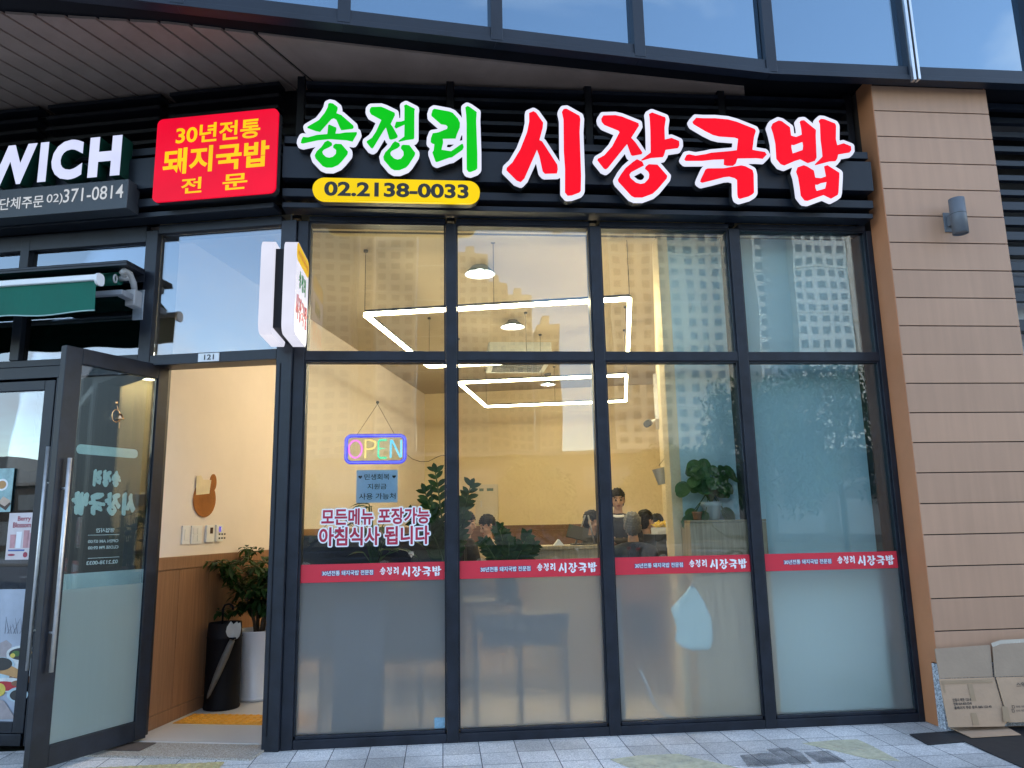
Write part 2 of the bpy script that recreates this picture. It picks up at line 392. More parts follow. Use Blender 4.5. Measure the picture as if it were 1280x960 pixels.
LETTERS = {'song':{'c':[-0.912,4.391],'f':[[(-0.013,0.256),(0.0,0.263),(0.022,0.259),(0.057,0.231),(0.058,0.213),(0.049,0.18),(0.086,0.166),(0.178,0.082),(0.18,0.067),(0.172,0.056),(0.089,0.042),(0.077,0.063),(0.05,0.127),(0.03,0.138),(0.013,0.13),(-0.068,0.023),(-0.102,0.03),(-0.161,0.052),(-0.162,0.061),(-0.14,0.077),(-0.08,0.118),(-0.038,0.179),(-0.017,0.225)],[(-0.009,0.078),(-0.002,0.085),(0.051,0.062),(0.053,0.049),(0.045,0.013),(0.077,0.014),(0.12,0.024),(0.204,0.03),(0.206,0.016),(0.174,-0.048),(0.128,-0.039),(0.004,-0.033),(-0.081,-0.045),(-0.193,-0.075),(-0.206,-0.071),(-0.203,-0.047),(-0.192,-0.021),(-0.155,-0.024),(-0.089,-0.002),(-0.014,0.007)],[(-0.031,-0.059),(-0.008,-0.045),(0.022,-0.064),(0.024,-0.082),(0.006,-0.096),(-0.036,-0.12),(-0.047,-0.137),(-0.041,-0.157),(-0.02,-0.178),(0.005,-0.184),(0.032,-0.175),(0.053,-0.151),(0.054,-0.12),(0.031,-0.1),(0.033,-0.084),(0.047,-0.07),(0.091,-0.071),(0.142,-0.131),(0.139,-0.152),(0.101,-0.207),(0.071,-0.241),(0.028,-0.262),(-0.014,-0.263),(-0.042,-0.251),(-0.095,-0.192),(-0.102,-0.169),(-0.088,-0.135),(-0.055,-0.1)]],'b':[[(-0.231,-0.089),(-0.237,-0.072),(-0.234,-0.042),(-0.222,-0.012),(-0.215,-0.0),(-0.207,0.006),(-0.195,0.01),(-0.159,0.007),(-0.146,0.012),(-0.177,0.026),(-0.187,0.036),(-0.19,0.042),(-0.193,0.06),(-0.191,0.072),(-0.188,0.078),(-0.177,0.089),(-0.105,0.139),(-0.1,0.144),(-0.064,0.198),(-0.048,0.234),(-0.043,0.264),(-0.041,0.27),(-0.033,0.28),(-0.009,0.293),(0.003,0.294),(0.033,0.288),(0.043,0.282),(0.079,0.252),(0.084,0.246),(0.088,0.234),(0.089,0.216),(0.088,0.204),(0.09,0.198),(0.105,0.191),(0.201,0.102),(0.208,0.09),(0.212,0.06),(0.223,0.054),(0.231,0.044),(0.237,0.018),(0.232,-0.0),(0.203,-0.06),(0.195,-0.071),(0.189,-0.075),(0.177,-0.079),(0.141,-0.074),(0.138,-0.078),(0.165,-0.111),(0.171,-0.12),(0.172,-0.138),(0.17,-0.156),(0.166,-0.168),(0.123,-0.228),(0.091,-0.264),(0.045,-0.288),(0.033,-0.293),(-0.021,-0.293),(-0.057,-0.278),(-0.066,-0.27),(-0.117,-0.214),(-0.124,-0.204),(-0.133,-0.174),(-0.133,-0.162),(-0.131,-0.156),(-0.115,-0.12),(-0.079,-0.078),(-0.081,-0.077),(-0.189,-0.106),(-0.201,-0.105),(-0.219,-0.099)]]},'jeong':{'c':[-0.451,4.391],'f':[[(-0.163,0.222),(-0.151,0.24),(-0.079,0.245),(-0.048,0.233),(0.025,0.198),(0.027,0.18),(-0.005,0.104),(0.01,0.083),(0.049,0.009),(0.048,-0.003),(0.03,-0.015),(-0.001,-0.024),(-0.014,-0.017),(-0.04,0.075),(-0.058,0.047),(-0.131,-0.091),(-0.14,-0.1),(-0.152,-0.093),(-0.182,-0.052),(-0.181,-0.042),(-0.144,-0.014),(-0.114,0.038),(-0.075,0.136),(-0.153,0.18),(-0.164,0.202)],[(0.094,0.26),(0.11,0.271),(0.178,0.236),(0.174,0.22),(0.174,-0.004),(0.167,-0.015),(0.118,-0.023),(0.057,-0.04),(0.055,-0.032),(0.098,0.004),(0.099,0.103),(0.036,0.069),(0.024,0.08),(0.035,0.124),(0.073,0.127),(0.098,0.136),(0.098,0.238)],[(0.012,-0.053),(0.03,-0.036),(0.062,-0.052),(0.067,-0.072),(0.05,-0.09),(0.006,-0.115),(-0.005,-0.132),(0.0,-0.152),(0.025,-0.178),(0.05,-0.185),(0.075,-0.177),(0.094,-0.15),(0.093,-0.119),(0.073,-0.092),(0.077,-0.072),(0.09,-0.063),(0.137,-0.065),(0.182,-0.127),(0.178,-0.147),(0.132,-0.226),(0.113,-0.247),(0.064,-0.27),(0.026,-0.271),(0.001,-0.257),(-0.052,-0.191),(-0.057,-0.167),(-0.043,-0.13),(-0.007,-0.088)]],'b':[[(-0.207,-0.071),(-0.211,-0.062),(-0.213,-0.05),(-0.212,-0.038),(-0.208,-0.026),(-0.201,-0.018),(-0.167,0.01),(-0.142,0.052),(-0.115,0.118),(-0.116,0.124),(-0.17,0.154),(-0.177,0.16),(-0.195,0.196),(-0.194,0.226),(-0.191,0.238),(-0.174,0.262),(-0.159,0.27),(-0.075,0.275),(-0.033,0.261),(0.039,0.225),(0.047,0.22),(0.054,0.208),(0.058,0.178),(0.052,0.16),(0.057,0.157),(0.063,0.157),(0.066,0.16),(0.067,0.166),(0.067,0.232),(0.063,0.256),(0.064,0.268),(0.069,0.279),(0.076,0.286),(0.099,0.3),(0.105,0.302),(0.117,0.302),(0.195,0.262),(0.206,0.25),(0.209,0.238),(0.205,0.214),(0.205,0.052),(0.205,-0.002),(0.203,-0.014),(0.189,-0.036),(0.183,-0.041),(0.171,-0.045),(0.165,-0.05),(0.211,-0.116),(0.213,-0.128),(0.207,-0.158),(0.158,-0.242),(0.137,-0.266),(0.129,-0.274),(0.075,-0.299),(0.063,-0.302),(0.021,-0.302),(0.009,-0.297),(-0.015,-0.283),(-0.021,-0.278),(-0.074,-0.212),(-0.081,-0.201),(-0.088,-0.164),(-0.071,-0.116),(-0.033,-0.071),(-0.022,-0.05),(-0.04,-0.032),(-0.051,-0.007),(-0.105,-0.109),(-0.119,-0.122),(-0.129,-0.129),(-0.135,-0.131),(-0.147,-0.13),(-0.171,-0.118)]]},'ri':{'c':[0.023,4.392],'f':[[(-0.162,0.23),(-0.149,0.241),(-0.034,0.222),(-0.008,0.211),(0.03,0.167),(0.047,0.13),(0.045,0.091),(0.023,0.035),(0.013,-0.001),(-0.016,-0.002),(-0.085,-0.006),(-0.082,-0.037),(-0.095,-0.097),(-0.022,-0.107),(0.057,-0.045),(0.068,-0.045),(0.074,-0.07),(0.066,-0.091),(-0.016,-0.156),(-0.038,-0.16),(-0.13,-0.198),(-0.141,-0.192),(-0.164,-0.121),(-0.154,-0.104),(-0.149,-0.052),(-0.164,-0.047),(-0.177,-0.036),(-0.175,-0.005),(-0.161,0.037),(-0.12,0.045),(-0.053,0.076),(-0.048,0.095),(-0.06,0.109),(-0.098,0.114),(-0.171,0.181),(-0.172,0.195)],[(0.088,0.26),(0.104,0.273),(0.12,0.267),(0.176,0.224),(0.171,0.151),(0.177,-0.125),(0.176,-0.241),(0.163,-0.255),(0.122,-0.273),(0.106,-0.269),(0.095,-0.25),(0.095,-0.155),(0.097,0.128),(0.094,0.204)]],'b':[[(-0.202,-0.054),(-0.208,-0.04),(-0.205,0.002),(-0.191,0.044),(-0.185,0.056),(-0.172,0.066),(-0.13,0.074),(-0.11,0.086),(-0.119,0.092),(-0.191,0.158),(-0.196,0.164),(-0.201,0.176),(-0.203,0.2),(-0.191,0.242),(-0.183,0.254),(-0.16,0.27),(-0.154,0.272),(-0.142,0.272),(-0.028,0.253),(0.002,0.24),(0.014,0.232),(0.058,0.182),(0.062,0.171),(0.064,0.176),(0.063,0.2),(0.057,0.26),(0.059,0.272),(0.068,0.284),(0.092,0.302),(0.104,0.304),(0.115,0.302),(0.14,0.29),(0.194,0.25),(0.202,0.242),(0.205,0.236),(0.207,0.224),(0.203,0.158),(0.208,-0.124),(0.207,-0.244),(0.2,-0.26),(0.182,-0.279),(0.176,-0.283),(0.134,-0.301),(0.122,-0.304),(0.092,-0.296),(0.08,-0.286),(0.065,-0.256),(0.064,-0.136),(0.062,-0.134),(-0.004,-0.185),(-0.034,-0.192),(-0.124,-0.229),(-0.136,-0.229),(-0.154,-0.22),(-0.162,-0.214),(-0.17,-0.202),(-0.194,-0.13),(-0.195,-0.118),(-0.194,-0.112),(-0.184,-0.094),(-0.182,-0.076),(-0.185,-0.07)],[(-0.052,-0.072),(-0.057,-0.07),(-0.056,-0.064),(-0.051,-0.04),(-0.046,-0.035),(0.014,-0.032),(0.02,-0.034),(-0.028,-0.072),(-0.034,-0.074)],[(0.044,-0.017),(0.042,-0.016),(0.042,-0.01),(0.052,0.026),(0.062,0.051),(0.065,0.038),(0.065,-0.01),(0.062,-0.013)]]},'si':{'c':[0.713,4.307],'f':[[(-0.108,0.315),(-0.074,0.332),(-0.053,0.319),(0.0,0.237),(-0.005,0.193),(-0.033,0.09),(-0.012,0.079),(0.1,-0.111),(0.103,-0.147),(0.095,-0.182),(0.002,-0.187),(-0.015,-0.167),(-0.037,-0.043),(-0.054,0.009),(-0.156,-0.229),(-0.185,-0.26),(-0.216,-0.248),(-0.293,-0.166),(-0.29,-0.146),(-0.247,-0.102),(-0.182,0.011),(-0.128,0.153),(-0.109,0.244)],[(0.149,0.333),(0.165,0.359),(0.187,0.362),(0.287,0.305),(0.293,0.276),(0.283,0.165),(0.282,-0.196),(0.275,-0.32),(0.265,-0.334),(0.205,-0.359),(0.172,-0.362),(0.152,-0.336),(0.159,-0.145),(0.154,-0.002),(0.16,0.271)]],'b':[[(-0.318,-0.184),(-0.322,-0.177),(-0.324,-0.165),(-0.319,-0.135),(-0.312,-0.124),(-0.27,-0.081),(-0.212,0.021),(-0.159,0.159),(-0.14,0.249),(-0.139,0.315),(-0.137,0.327),(-0.126,0.34),(-0.078,0.363),(-0.066,0.362),(-0.06,0.36),(-0.03,0.34),(0.029,0.249),(0.031,0.237),(0.026,0.189),(0.005,0.111),(0.005,0.105),(0.016,0.093),(0.12,-0.083),(0.125,-0.081),(0.123,0.003),(0.129,0.267),(0.119,0.327),(0.119,0.339),(0.124,0.351),(0.139,0.375),(0.144,0.381),(0.156,0.388),(0.192,0.393),(0.204,0.388),(0.234,0.371),(0.309,0.327),(0.317,0.315),(0.324,0.279),(0.314,0.165),(0.313,-0.195),(0.306,-0.321),(0.303,-0.333),(0.288,-0.354),(0.276,-0.363),(0.21,-0.389),(0.168,-0.393),(0.154,-0.387),(0.126,-0.353),(0.121,-0.339),(0.125,-0.207),(0.12,-0.202),(0.108,-0.211),(0.096,-0.213),(-0.0,-0.218),(-0.014,-0.213),(-0.022,-0.207),(-0.037,-0.189),(-0.044,-0.177),(-0.06,-0.087),(-0.129,-0.243),(-0.162,-0.281),(-0.174,-0.289),(-0.18,-0.291),(-0.192,-0.29),(-0.234,-0.273)]]},'jang':{'c':[1.456,4.301],'f':[[(-0.285,0.29),(-0.267,0.32),(-0.172,0.326),(-0.12,0.316),(0.011,0.263),(0.013,0.24),(-0.053,0.137),(-0.019,0.096),(0.029,0.016),(0.024,0.002),(-0.05,-0.014),(-0.062,-0.005),(-0.088,0.083),(-0.106,0.062),(-0.247,-0.118),(-0.264,-0.133),(-0.281,-0.126),(-0.329,-0.059),(-0.325,-0.047),(-0.272,-0.015),(-0.209,0.059),(-0.144,0.182),(-0.152,0.195),(-0.262,0.24),(-0.282,0.267)],[(0.1,0.345),(0.125,0.359),(0.228,0.321),(0.232,0.302),(0.218,0.232),(0.215,0.131),(0.27,0.146),(0.329,0.121),(0.329,0.084),(0.317,0.062),(0.216,0.044),(0.201,-0.002),(0.191,-0.018),(0.096,-0.028),(0.021,-0.053),(0.017,-0.046),(0.096,0.018),(0.103,0.201),(0.103,0.312)],[(-0.053,-0.068),(-0.017,-0.042),(0.025,-0.062),(0.036,-0.093),(0.019,-0.102),(-0.069,-0.152),(-0.082,-0.173),(-0.076,-0.199),(-0.035,-0.237),(0.003,-0.247),(0.033,-0.239),(0.069,-0.2),(0.075,-0.164),(0.068,-0.142),(0.043,-0.12),(0.049,-0.102),(0.076,-0.081),(0.144,-0.083),(0.217,-0.174),(0.211,-0.197),(0.133,-0.288),(0.093,-0.325),(0.01,-0.358),(-0.05,-0.359),(-0.075,-0.347),(-0.171,-0.233),(-0.175,-0.215),(-0.151,-0.174),(-0.111,-0.119)]],'b':[[(-0.354,-0.078),(-0.36,-0.066),(-0.36,-0.054),(-0.351,-0.03),(-0.342,-0.021),(-0.294,0.008),(-0.239,0.072),(-0.234,0.078),(-0.184,0.174),(-0.276,0.213),(-0.287,0.222),(-0.309,0.252),(-0.313,0.264),(-0.316,0.288),(-0.315,0.3),(-0.289,0.342),(-0.276,0.35),(-0.168,0.357),(-0.114,0.346),(0.03,0.288),(0.036,0.282),(0.041,0.27),(0.043,0.234),(0.038,0.222),(-0.012,0.144),(-0.013,0.138),(0.007,0.114),(0.054,0.035),(0.06,0.028),(0.066,0.036),(0.072,0.198),(0.072,0.306),(0.069,0.348),(0.073,0.36),(0.078,0.366),(0.108,0.385),(0.12,0.39),(0.132,0.39),(0.24,0.349),(0.251,0.342),(0.257,0.33),(0.263,0.3),(0.249,0.228),(0.248,0.18),(0.252,0.173),(0.264,0.177),(0.276,0.177),(0.306,0.165),(0.348,0.146),(0.354,0.14),(0.358,0.132),(0.36,0.12),(0.359,0.078),(0.342,0.043),(0.333,0.036),(0.324,0.032),(0.245,0.018),(0.24,0.015),(0.227,-0.018),(0.216,-0.036),(0.21,-0.042),(0.198,-0.048),(0.162,-0.052),(0.157,-0.054),(0.166,-0.06),(0.171,-0.066),(0.245,-0.162),(0.247,-0.168),(0.247,-0.18),(0.239,-0.21),(0.156,-0.31),(0.113,-0.348),(0.102,-0.355),(0.024,-0.386),(0.012,-0.389),(-0.054,-0.39),(-0.09,-0.373),(-0.098,-0.366),(-0.192,-0.256),(-0.201,-0.24),(-0.206,-0.216),(-0.204,-0.204),(-0.177,-0.156),(-0.132,-0.097),(-0.07,-0.042),(-0.072,-0.036),(-0.084,-0.027),(-0.09,-0.018),(-0.102,0.017),(-0.222,-0.137),(-0.252,-0.162),(-0.258,-0.164),(-0.27,-0.164),(-0.3,-0.151)],[(-0.042,-0.188),(-0.048,-0.18),(-0.046,-0.174),(0.018,-0.138),(0.038,-0.156),(0.042,-0.162),(0.043,-0.168),(0.04,-0.186),(0.018,-0.21),(0.012,-0.212),(-0.0,-0.214),(-0.018,-0.209)]]},'guk':{'c':[2.153,4.288],'f':[[(-0.25,0.302),(-0.217,0.338),(-0.16,0.336),(-0.063,0.339),(0.043,0.332),(0.113,0.314),(0.256,0.257),(0.263,0.239),(0.244,0.187),(0.222,0.077),(0.254,0.071),(0.324,0.061),(0.336,0.039),(0.302,0.003),(0.249,0.007),(0.094,-0.0),(0.077,-0.044),(0.054,-0.063),(0.006,-0.064),(-0.02,-0.056),(-0.015,-0.01),(-0.096,-0.015),(-0.193,-0.028),(-0.324,-0.032),(-0.336,-0.019),(-0.316,0.018),(-0.294,0.024),(-0.243,0.014),(-0.163,0.029),(-0.118,0.042),(0.041,0.061),(0.095,0.07),(0.113,0.169),(0.085,0.178),(-0.038,0.183),(-0.09,0.195),(-0.15,0.226),(-0.243,0.283)],[(-0.172,-0.101),(-0.154,-0.091),(-0.022,-0.086),(0.12,-0.058),(0.155,-0.065),(0.21,-0.095),(0.216,-0.127),(0.207,-0.282),(0.198,-0.296),(0.162,-0.317),(0.09,-0.339),(0.075,-0.33),(0.071,-0.303),(0.078,-0.181),(0.06,-0.166),(0.017,-0.155),(-0.027,-0.161),(-0.125,-0.19),(-0.205,-0.212),(-0.22,-0.202),(-0.214,-0.183)]],'b':[[(-0.361,-0.037),(-0.367,-0.022),(-0.366,-0.01),(-0.363,-0.004),(-0.34,0.038),(-0.333,0.044),(-0.325,0.048),(-0.295,0.055),(-0.241,0.046),(-0.169,0.06),(-0.121,0.073),(0.035,0.091),(0.065,0.096),(0.068,0.098),(0.077,0.146),(-0.043,0.152),(-0.097,0.165),(-0.163,0.198),(-0.263,0.26),(-0.271,0.271),(-0.281,0.296),(-0.281,0.308),(-0.279,0.314),(-0.271,0.325),(-0.241,0.358),(-0.235,0.364),(-0.223,0.369),(-0.157,0.367),(-0.061,0.37),(0.047,0.363),(0.125,0.342),(0.269,0.285),(0.279,0.278),(0.283,0.272),(0.293,0.248),(0.294,0.236),(0.273,0.176),(0.259,0.104),(0.263,0.101),(0.335,0.09),(0.347,0.082),(0.353,0.074),(0.367,0.044),(0.366,0.032),(0.364,0.026),(0.355,0.014),(0.317,-0.024),(0.305,-0.027),(0.251,-0.025),(0.173,-0.028),(0.161,-0.031),(0.157,-0.034),(0.167,-0.036),(0.227,-0.07),(0.234,-0.076),(0.24,-0.088),(0.247,-0.13),(0.237,-0.286),(0.233,-0.298),(0.221,-0.317),(0.179,-0.343),(0.095,-0.369),(0.083,-0.369),(0.077,-0.367),(0.059,-0.357),(0.053,-0.352),(0.046,-0.34),(0.04,-0.304),(0.046,-0.202),(0.045,-0.196),(0.041,-0.193),(0.017,-0.187),(-0.019,-0.191),(-0.121,-0.221),(-0.205,-0.243),(-0.217,-0.241),(-0.223,-0.238),(-0.241,-0.225),(-0.249,-0.214),(-0.25,-0.208),(-0.25,-0.196),(-0.242,-0.172),(-0.2,-0.088),(-0.193,-0.078),(-0.163,-0.061),(-0.055,-0.056),(-0.051,-0.052),(-0.051,-0.046),(-0.055,-0.043),(-0.091,-0.046),(-0.193,-0.059),(-0.325,-0.063),(-0.337,-0.06),(-0.343,-0.056)]]},'bap':{'c':[2.871,4.298],'f':[[(-0.326,0.266),(-0.31,0.299),(-0.258,0.327),(-0.232,0.321),(-0.169,0.271),(-0.166,0.198),(-0.127,0.188),(-0.075,0.21),(-0.076,0.269),(-0.083,0.321),(-0.073,0.332),(-0.045,0.336),(-0.016,0.309),(0.046,0.254),(0.039,0.202),(0.028,0.015),(0.012,-0.013),(-0.048,-0.034),(-0.108,-0.003),(-0.154,-0.018),(-0.243,-0.059),(-0.273,-0.049),(-0.305,-0.004),(-0.302,0.126),(-0.313,0.21)],[(-0.17,0.121),(-0.151,0.117),(-0.114,0.132),(-0.076,0.147),(-0.073,0.114),(-0.081,0.077),(-0.167,0.045),(-0.173,0.093)],[(0.077,0.335),(0.097,0.353),(0.124,0.351),(0.212,0.316),(0.219,0.297),(0.205,0.179),(0.211,0.127),(0.267,0.145),(0.326,0.121),(0.325,0.088),(0.309,0.067),(0.212,0.048),(0.199,0.01),(0.183,-0.011),(0.133,-0.015),(0.013,-0.05),(0.009,-0.043),(0.079,0.026),(0.08,0.091),(0.077,0.166),(0.085,0.307)],[(-0.152,-0.11),(-0.137,-0.073),(-0.086,-0.053),(-0.06,-0.062),(-0.005,-0.097),(0.001,-0.157),(0.047,-0.16),(0.092,-0.143),(0.088,-0.104),(0.084,-0.058),(0.112,-0.048),(0.205,-0.11),(0.201,-0.147),(0.181,-0.276),(0.172,-0.299),(0.115,-0.331),(0.056,-0.302),(-0.005,-0.324),(-0.078,-0.353),(-0.105,-0.351),(-0.132,-0.311),(-0.134,-0.238),(-0.14,-0.156)],[(-0.005,-0.215),(0.015,-0.216),(0.043,-0.202),(0.091,-0.191),(0.084,-0.219),(0.074,-0.247),(0.001,-0.269),(-0.007,-0.239)]],'b':[[(-0.351,0.237),(-0.356,0.258),(-0.357,0.27),(-0.353,0.282),(-0.335,0.318),(-0.327,0.325),(-0.267,0.357),(-0.255,0.358),(-0.218,0.348),(-0.147,0.293),(-0.141,0.285),(-0.138,0.276),(-0.136,0.222),(-0.129,0.22),(-0.111,0.228),(-0.107,0.234),(-0.107,0.27),(-0.114,0.324),(-0.111,0.333),(-0.106,0.342),(-0.095,0.354),(-0.087,0.36),(-0.075,0.363),(-0.051,0.367),(-0.039,0.366),(-0.033,0.365),(-0.026,0.36),(0.051,0.292),(0.053,0.294),(0.053,0.306),(0.046,0.336),(0.049,0.348),(0.057,0.359),(0.081,0.379),(0.093,0.384),(0.129,0.382),(0.14,0.378),(0.225,0.344),(0.235,0.336),(0.239,0.33),(0.249,0.306),(0.25,0.294),(0.237,0.174),(0.243,0.17),(0.261,0.175),(0.273,0.175),(0.338,0.15),(0.351,0.141),(0.357,0.126),(0.354,0.078),(0.333,0.047),(0.327,0.042),(0.315,0.037),(0.237,0.021),(0.231,0.007),(0.225,-0.007),(0.201,-0.036),(0.189,-0.041),(0.171,-0.044),(0.168,-0.048),(0.225,-0.086),(0.232,-0.096),(0.236,-0.108),(0.232,-0.15),(0.211,-0.282),(0.2,-0.312),(0.195,-0.32),(0.183,-0.329),(0.123,-0.361),(0.111,-0.361),(0.105,-0.36),(0.057,-0.337),(0.051,-0.337),(-0.069,-0.383),(-0.081,-0.384),(-0.111,-0.381),(-0.117,-0.379),(-0.129,-0.369),(-0.156,-0.33),(-0.162,-0.318),(-0.165,-0.24),(-0.171,-0.162),(-0.183,-0.108),(-0.165,-0.06),(-0.171,-0.06),(-0.231,-0.088),(-0.237,-0.09),(-0.249,-0.089),(-0.285,-0.077),(-0.293,-0.072),(-0.328,-0.024),(-0.334,-0.012),(-0.336,-0.0),(-0.334,0.126),(-0.344,0.204)]]}}
def letter_loops(k):
    f = LETTERS[k]['f']
    return [[f[0], f[1]], [f[2]], [f[3], f[4]]] if k == 'bap' else [[p] for p in f]
# ------------------------------------------------------------------ material palette
M_FRAME = mat('dark_frame_metal', (0.0095, 0.0125, 0.020), 0.42, 0.0, 0.5, 7, 0.06, 40, 0.4)
M_BLACK = mat('black_recess_metal', (0.004, 0.0045, 0.007), 0.55, 0, 0.2, 5, 0, 60, 0.3)
M_BEAM = mat('navy_beam_metal', (0.012, 0.018, 0.029), 0.38, 0, 0.2, 3, 0.04, 30, 0.4)
M_STEEL = mat('brushed_steel', (0.62, 0.61, 0.60), 0.42, 0.75, 0.1, 30)
M_GLASS = glass('shop_glass', 0.068)
M_GLASSD = glass('door_glass', 0.06, (0.86, 0.91, 0.9))
M_FILM = frosted('frosted_film')
M_WHITEP = mat('white_paint', (0.78, 0.78, 0.77), 0.4, 0, 0.04, 5)
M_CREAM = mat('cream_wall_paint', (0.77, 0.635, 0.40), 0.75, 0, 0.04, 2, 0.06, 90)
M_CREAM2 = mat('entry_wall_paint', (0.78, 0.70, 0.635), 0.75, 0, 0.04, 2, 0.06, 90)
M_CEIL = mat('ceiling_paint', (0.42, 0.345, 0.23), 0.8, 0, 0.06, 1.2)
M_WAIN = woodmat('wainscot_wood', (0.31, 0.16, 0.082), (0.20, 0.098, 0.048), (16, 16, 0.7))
M_OAK = woodmat('pale_oak', (0.5, 0.41, 0.27), (0.27, 0.21, 0.13), (14, 14, 0.6))
M_CLAD = plankmat('brown_cladding_panel', (0.42, 0.238, 0.145))
M_CLADS = mat('orange_brown_return', (0.46, 0.185, 0.08), 0.5, 0, 0.1, 2, 0.05, 80)
M_GRAN = granite('granite_plinth', (0.4, 0.42, 0.45), (0.05, 0.05, 0.06), (0.75, 0.77, 0.8), 90)
M_CARD = mat('cardboard', (0.43, 0.28, 0.175), 0.85, 0, 0.1, 5, 0.15, 40)
M_CARDD = mat('cardboard_inside', (0.33, 0.235, 0.16), 0.85, 0, 0.1, 5, 0.15, 40)
M_TAPE = mat('parcel_tape', (0.33, 0.22, 0.13), 0.3, 0, 0.06, 8)
M_INK = mat('black_ink', (0.02, 0.02, 0.022), 0.6)
M_TEAL = mat('pale_teal_board', (0.54, 0.74, 0.78), 0.6, 0, 0.06, 1.5)
M_REDF = mat('red_vinyl', (0.62, 0.025, 0.045), 0.4, 0, 0.06, 3)
M_WVINYL = mat('white_vinyl', (0.82, 0.82, 0.82), 0.5, 0, 0.03)
M_NAVYV = mat('navy_vinyl', (0.05, 0.05, 0.16), 0.5)
M_CRIM = mat('crimson_vinyl', (0.42, 0.015, 0.05), 0.45)
M_MINT = mat('mint_sticker_back', (0.68, 0.80, 0.76), 0.5, 0, 0.05)
M_GREENF = mat('green_awning_canvas', (0.0015, 0.115, 0.075), 0.8, 0, 0.12, 3, 0.1, 200)
M_DARKW = mat('dark_brown_leatherette', (0.02, 0.015, 0.013), 0.45, 0, 0.2)
E_WHITE = lit_acrylic('lit_white_acrylic', (0.80, 0.82, 1.0), 1.0)
E_RED = lit_acrylic('lit_red_acrylic', (0.98, 0.0, 0.015), 1.0)
E_GREEN = lit_acrylic('lit_green_acrylic', (0.0, 0.56, 0.005), 1.0)
E_REDP = lit_acrylic('lit_red_panel', (0.88, 0.001, 0.03), 1.0)
E_YEL = lit_acrylic('lit_yellow_acrylic', (0.95, 0.66, 0.0), 1.0)
M_SIGNSIDE = mat('sign_side_black', (0.02, 0.02, 0.022), 0.4)

# ------------------------------------------------------------------ ground
def pavers():
    m, t, o = newmat('granite_pavers')
    b = t.nodes.new('ShaderNodeBsdfPrincipled'); t.links.new(b.outputs[0], o.inputs[0]); b.inputs['Roughness'].default_value = 0.72
    c = t.nodes.new('ShaderNodeTexCoord'); mp = t.nodes.new('ShaderNodeMapping'); t.links.new(c.outputs['Object'], mp.inputs[0])
    mp.inputs['Location'].default_value = PAVE_OFF
    br = t.nodes.new('ShaderNodeTexBrick'); br.offset = 0.0; br.squash = 1.0
    br.inputs['Scale'].default_value = 1.0; br.inputs['Brick Width'].default_value = 0.247; br.inputs['Row Height'].default_value = 0.25
    br.inputs['Mortar Size'].default_value = 0.0035; br.inputs['Mortar Smooth'].default_value = 0.3; br.inputs['Bias'].default_value = 0.0
    br.inputs['Color1'].default_value = (0.53, 0.505, 0.475, 1); br.inputs['Color2'].default_value = (0.73, 0.70, 0.665, 1); br.inputs['Mortar'].default_value = (0.07, 0.07, 0.075, 1)
    t.links.new(mp.outputs[0], br.inputs['Vector'])
    n = t.nodes.new('ShaderNodeTexNoise'); n.inputs['Scale'].default_value = 110; n.inputs['Detail'].default_value = 3; n.inputs['Roughness'].default_value = 0.85
    t.links.new(c.outputs['Object'], n.inputs['Vector'])
    mr = t.nodes.new('ShaderNodeMapRange'); mr.inputs[1].default_value = 0.3; mr.inputs[2].default_value = 0.7; mr.inputs[3].default_value = 0.45; mr.inputs[4].default_value = 1.45
    t.links.new(n.outputs[0], mr.inputs[0])
    mu = t.nodes.new('ShaderNodeMix'); mu.data_type = 'RGBA'; mu.blend_type = 'MULTIPLY'; mu.inputs['Factor'].default_value = 1
    t.links.new(br.outputs['Color'], mu.inputs['A']); t.links.new(mr.outputs[0], mu.inputs['B'])
    # worn and stained patches
    n2 = t.nodes.new('ShaderNodeTexNoise'); n2.inputs['Scale'].default_value = 1.7; n2.inputs['Detail'].default_value = 7
    t.links.new(c.outputs['Object'], n2.inputs['Vector'])
    m2 = t.nodes.new('ShaderNodeMapRange'); m2.inputs[1].default_value = 0.42; m2.inputs[2].default_value = 0.66; m2.inputs[3].default_value = 1.08; m2.inputs[4].default_value = 0.72
    t.links.new(n2.outputs[0], m2.inputs[0])
    mv = t.nodes.new('ShaderNodeMix'); mv.data_type = 'RGBA'; mv.blend_type = 'MULTIPLY'; mv.inputs['Factor'].default_value = 1
    t.links.new(mu.outputs['Result'], mv.inputs['A']); t.links.new(m2.outputs[0], mv.inputs['B'])
    t.links.new(mv.outputs['Result'], b.inputs['Base Color'])
    bp = t.nodes.new('ShaderNodeBump'); bp.inputs['Strength'].default_value = 0.4; bp.inputs['Distance'].default_value = 0.004; bp.invert = True
    t.links.new(br.outputs['Fac'], bp.inputs['Height']); t.links.new(bp.outputs[0], b.inputs['Normal'])
    return m
pv = MB(); pv.box(-40, 40, -9.0, 0.3, -0.14, 0.0)
_j = onZ(642, 925.5, 0)
PAVE_OFF = (0, 0, 0)
pave = pv.build('pavement', M_GRAN); pave['kind'] = 'structure'
PAVE_OFF = (-(_j.x - pave.location.x), -(0.0 - pave.location.y) + 0.02, 0.0)
pave.data.materials[0] = pavers()
M_ASPH = mat('asphalt', (0.055, 0.055, 0.058), 0.85, 0, 0.2, 2.5, 0.3, 120)
M_GROUND = mat('far_ground', (0.045, 0.05, 0.032), 0.9, 0, 0.3, 0.3)
g = MB().quad((-900,-900,-0.15), (900,-900,-0.15), (900,900,-0.15), (-900,900,-0.15)).build('ground', M_GROUND); g['kind'] = 'structure'
rd = MB().quad((-200,-24,-0.146), (200,-24,-0.146), (200,-9.0,-0.146), (-200,-9.0,-0.146)).build('road', M_ASPH); rd['kind'] = 'structure'
lm = MB()
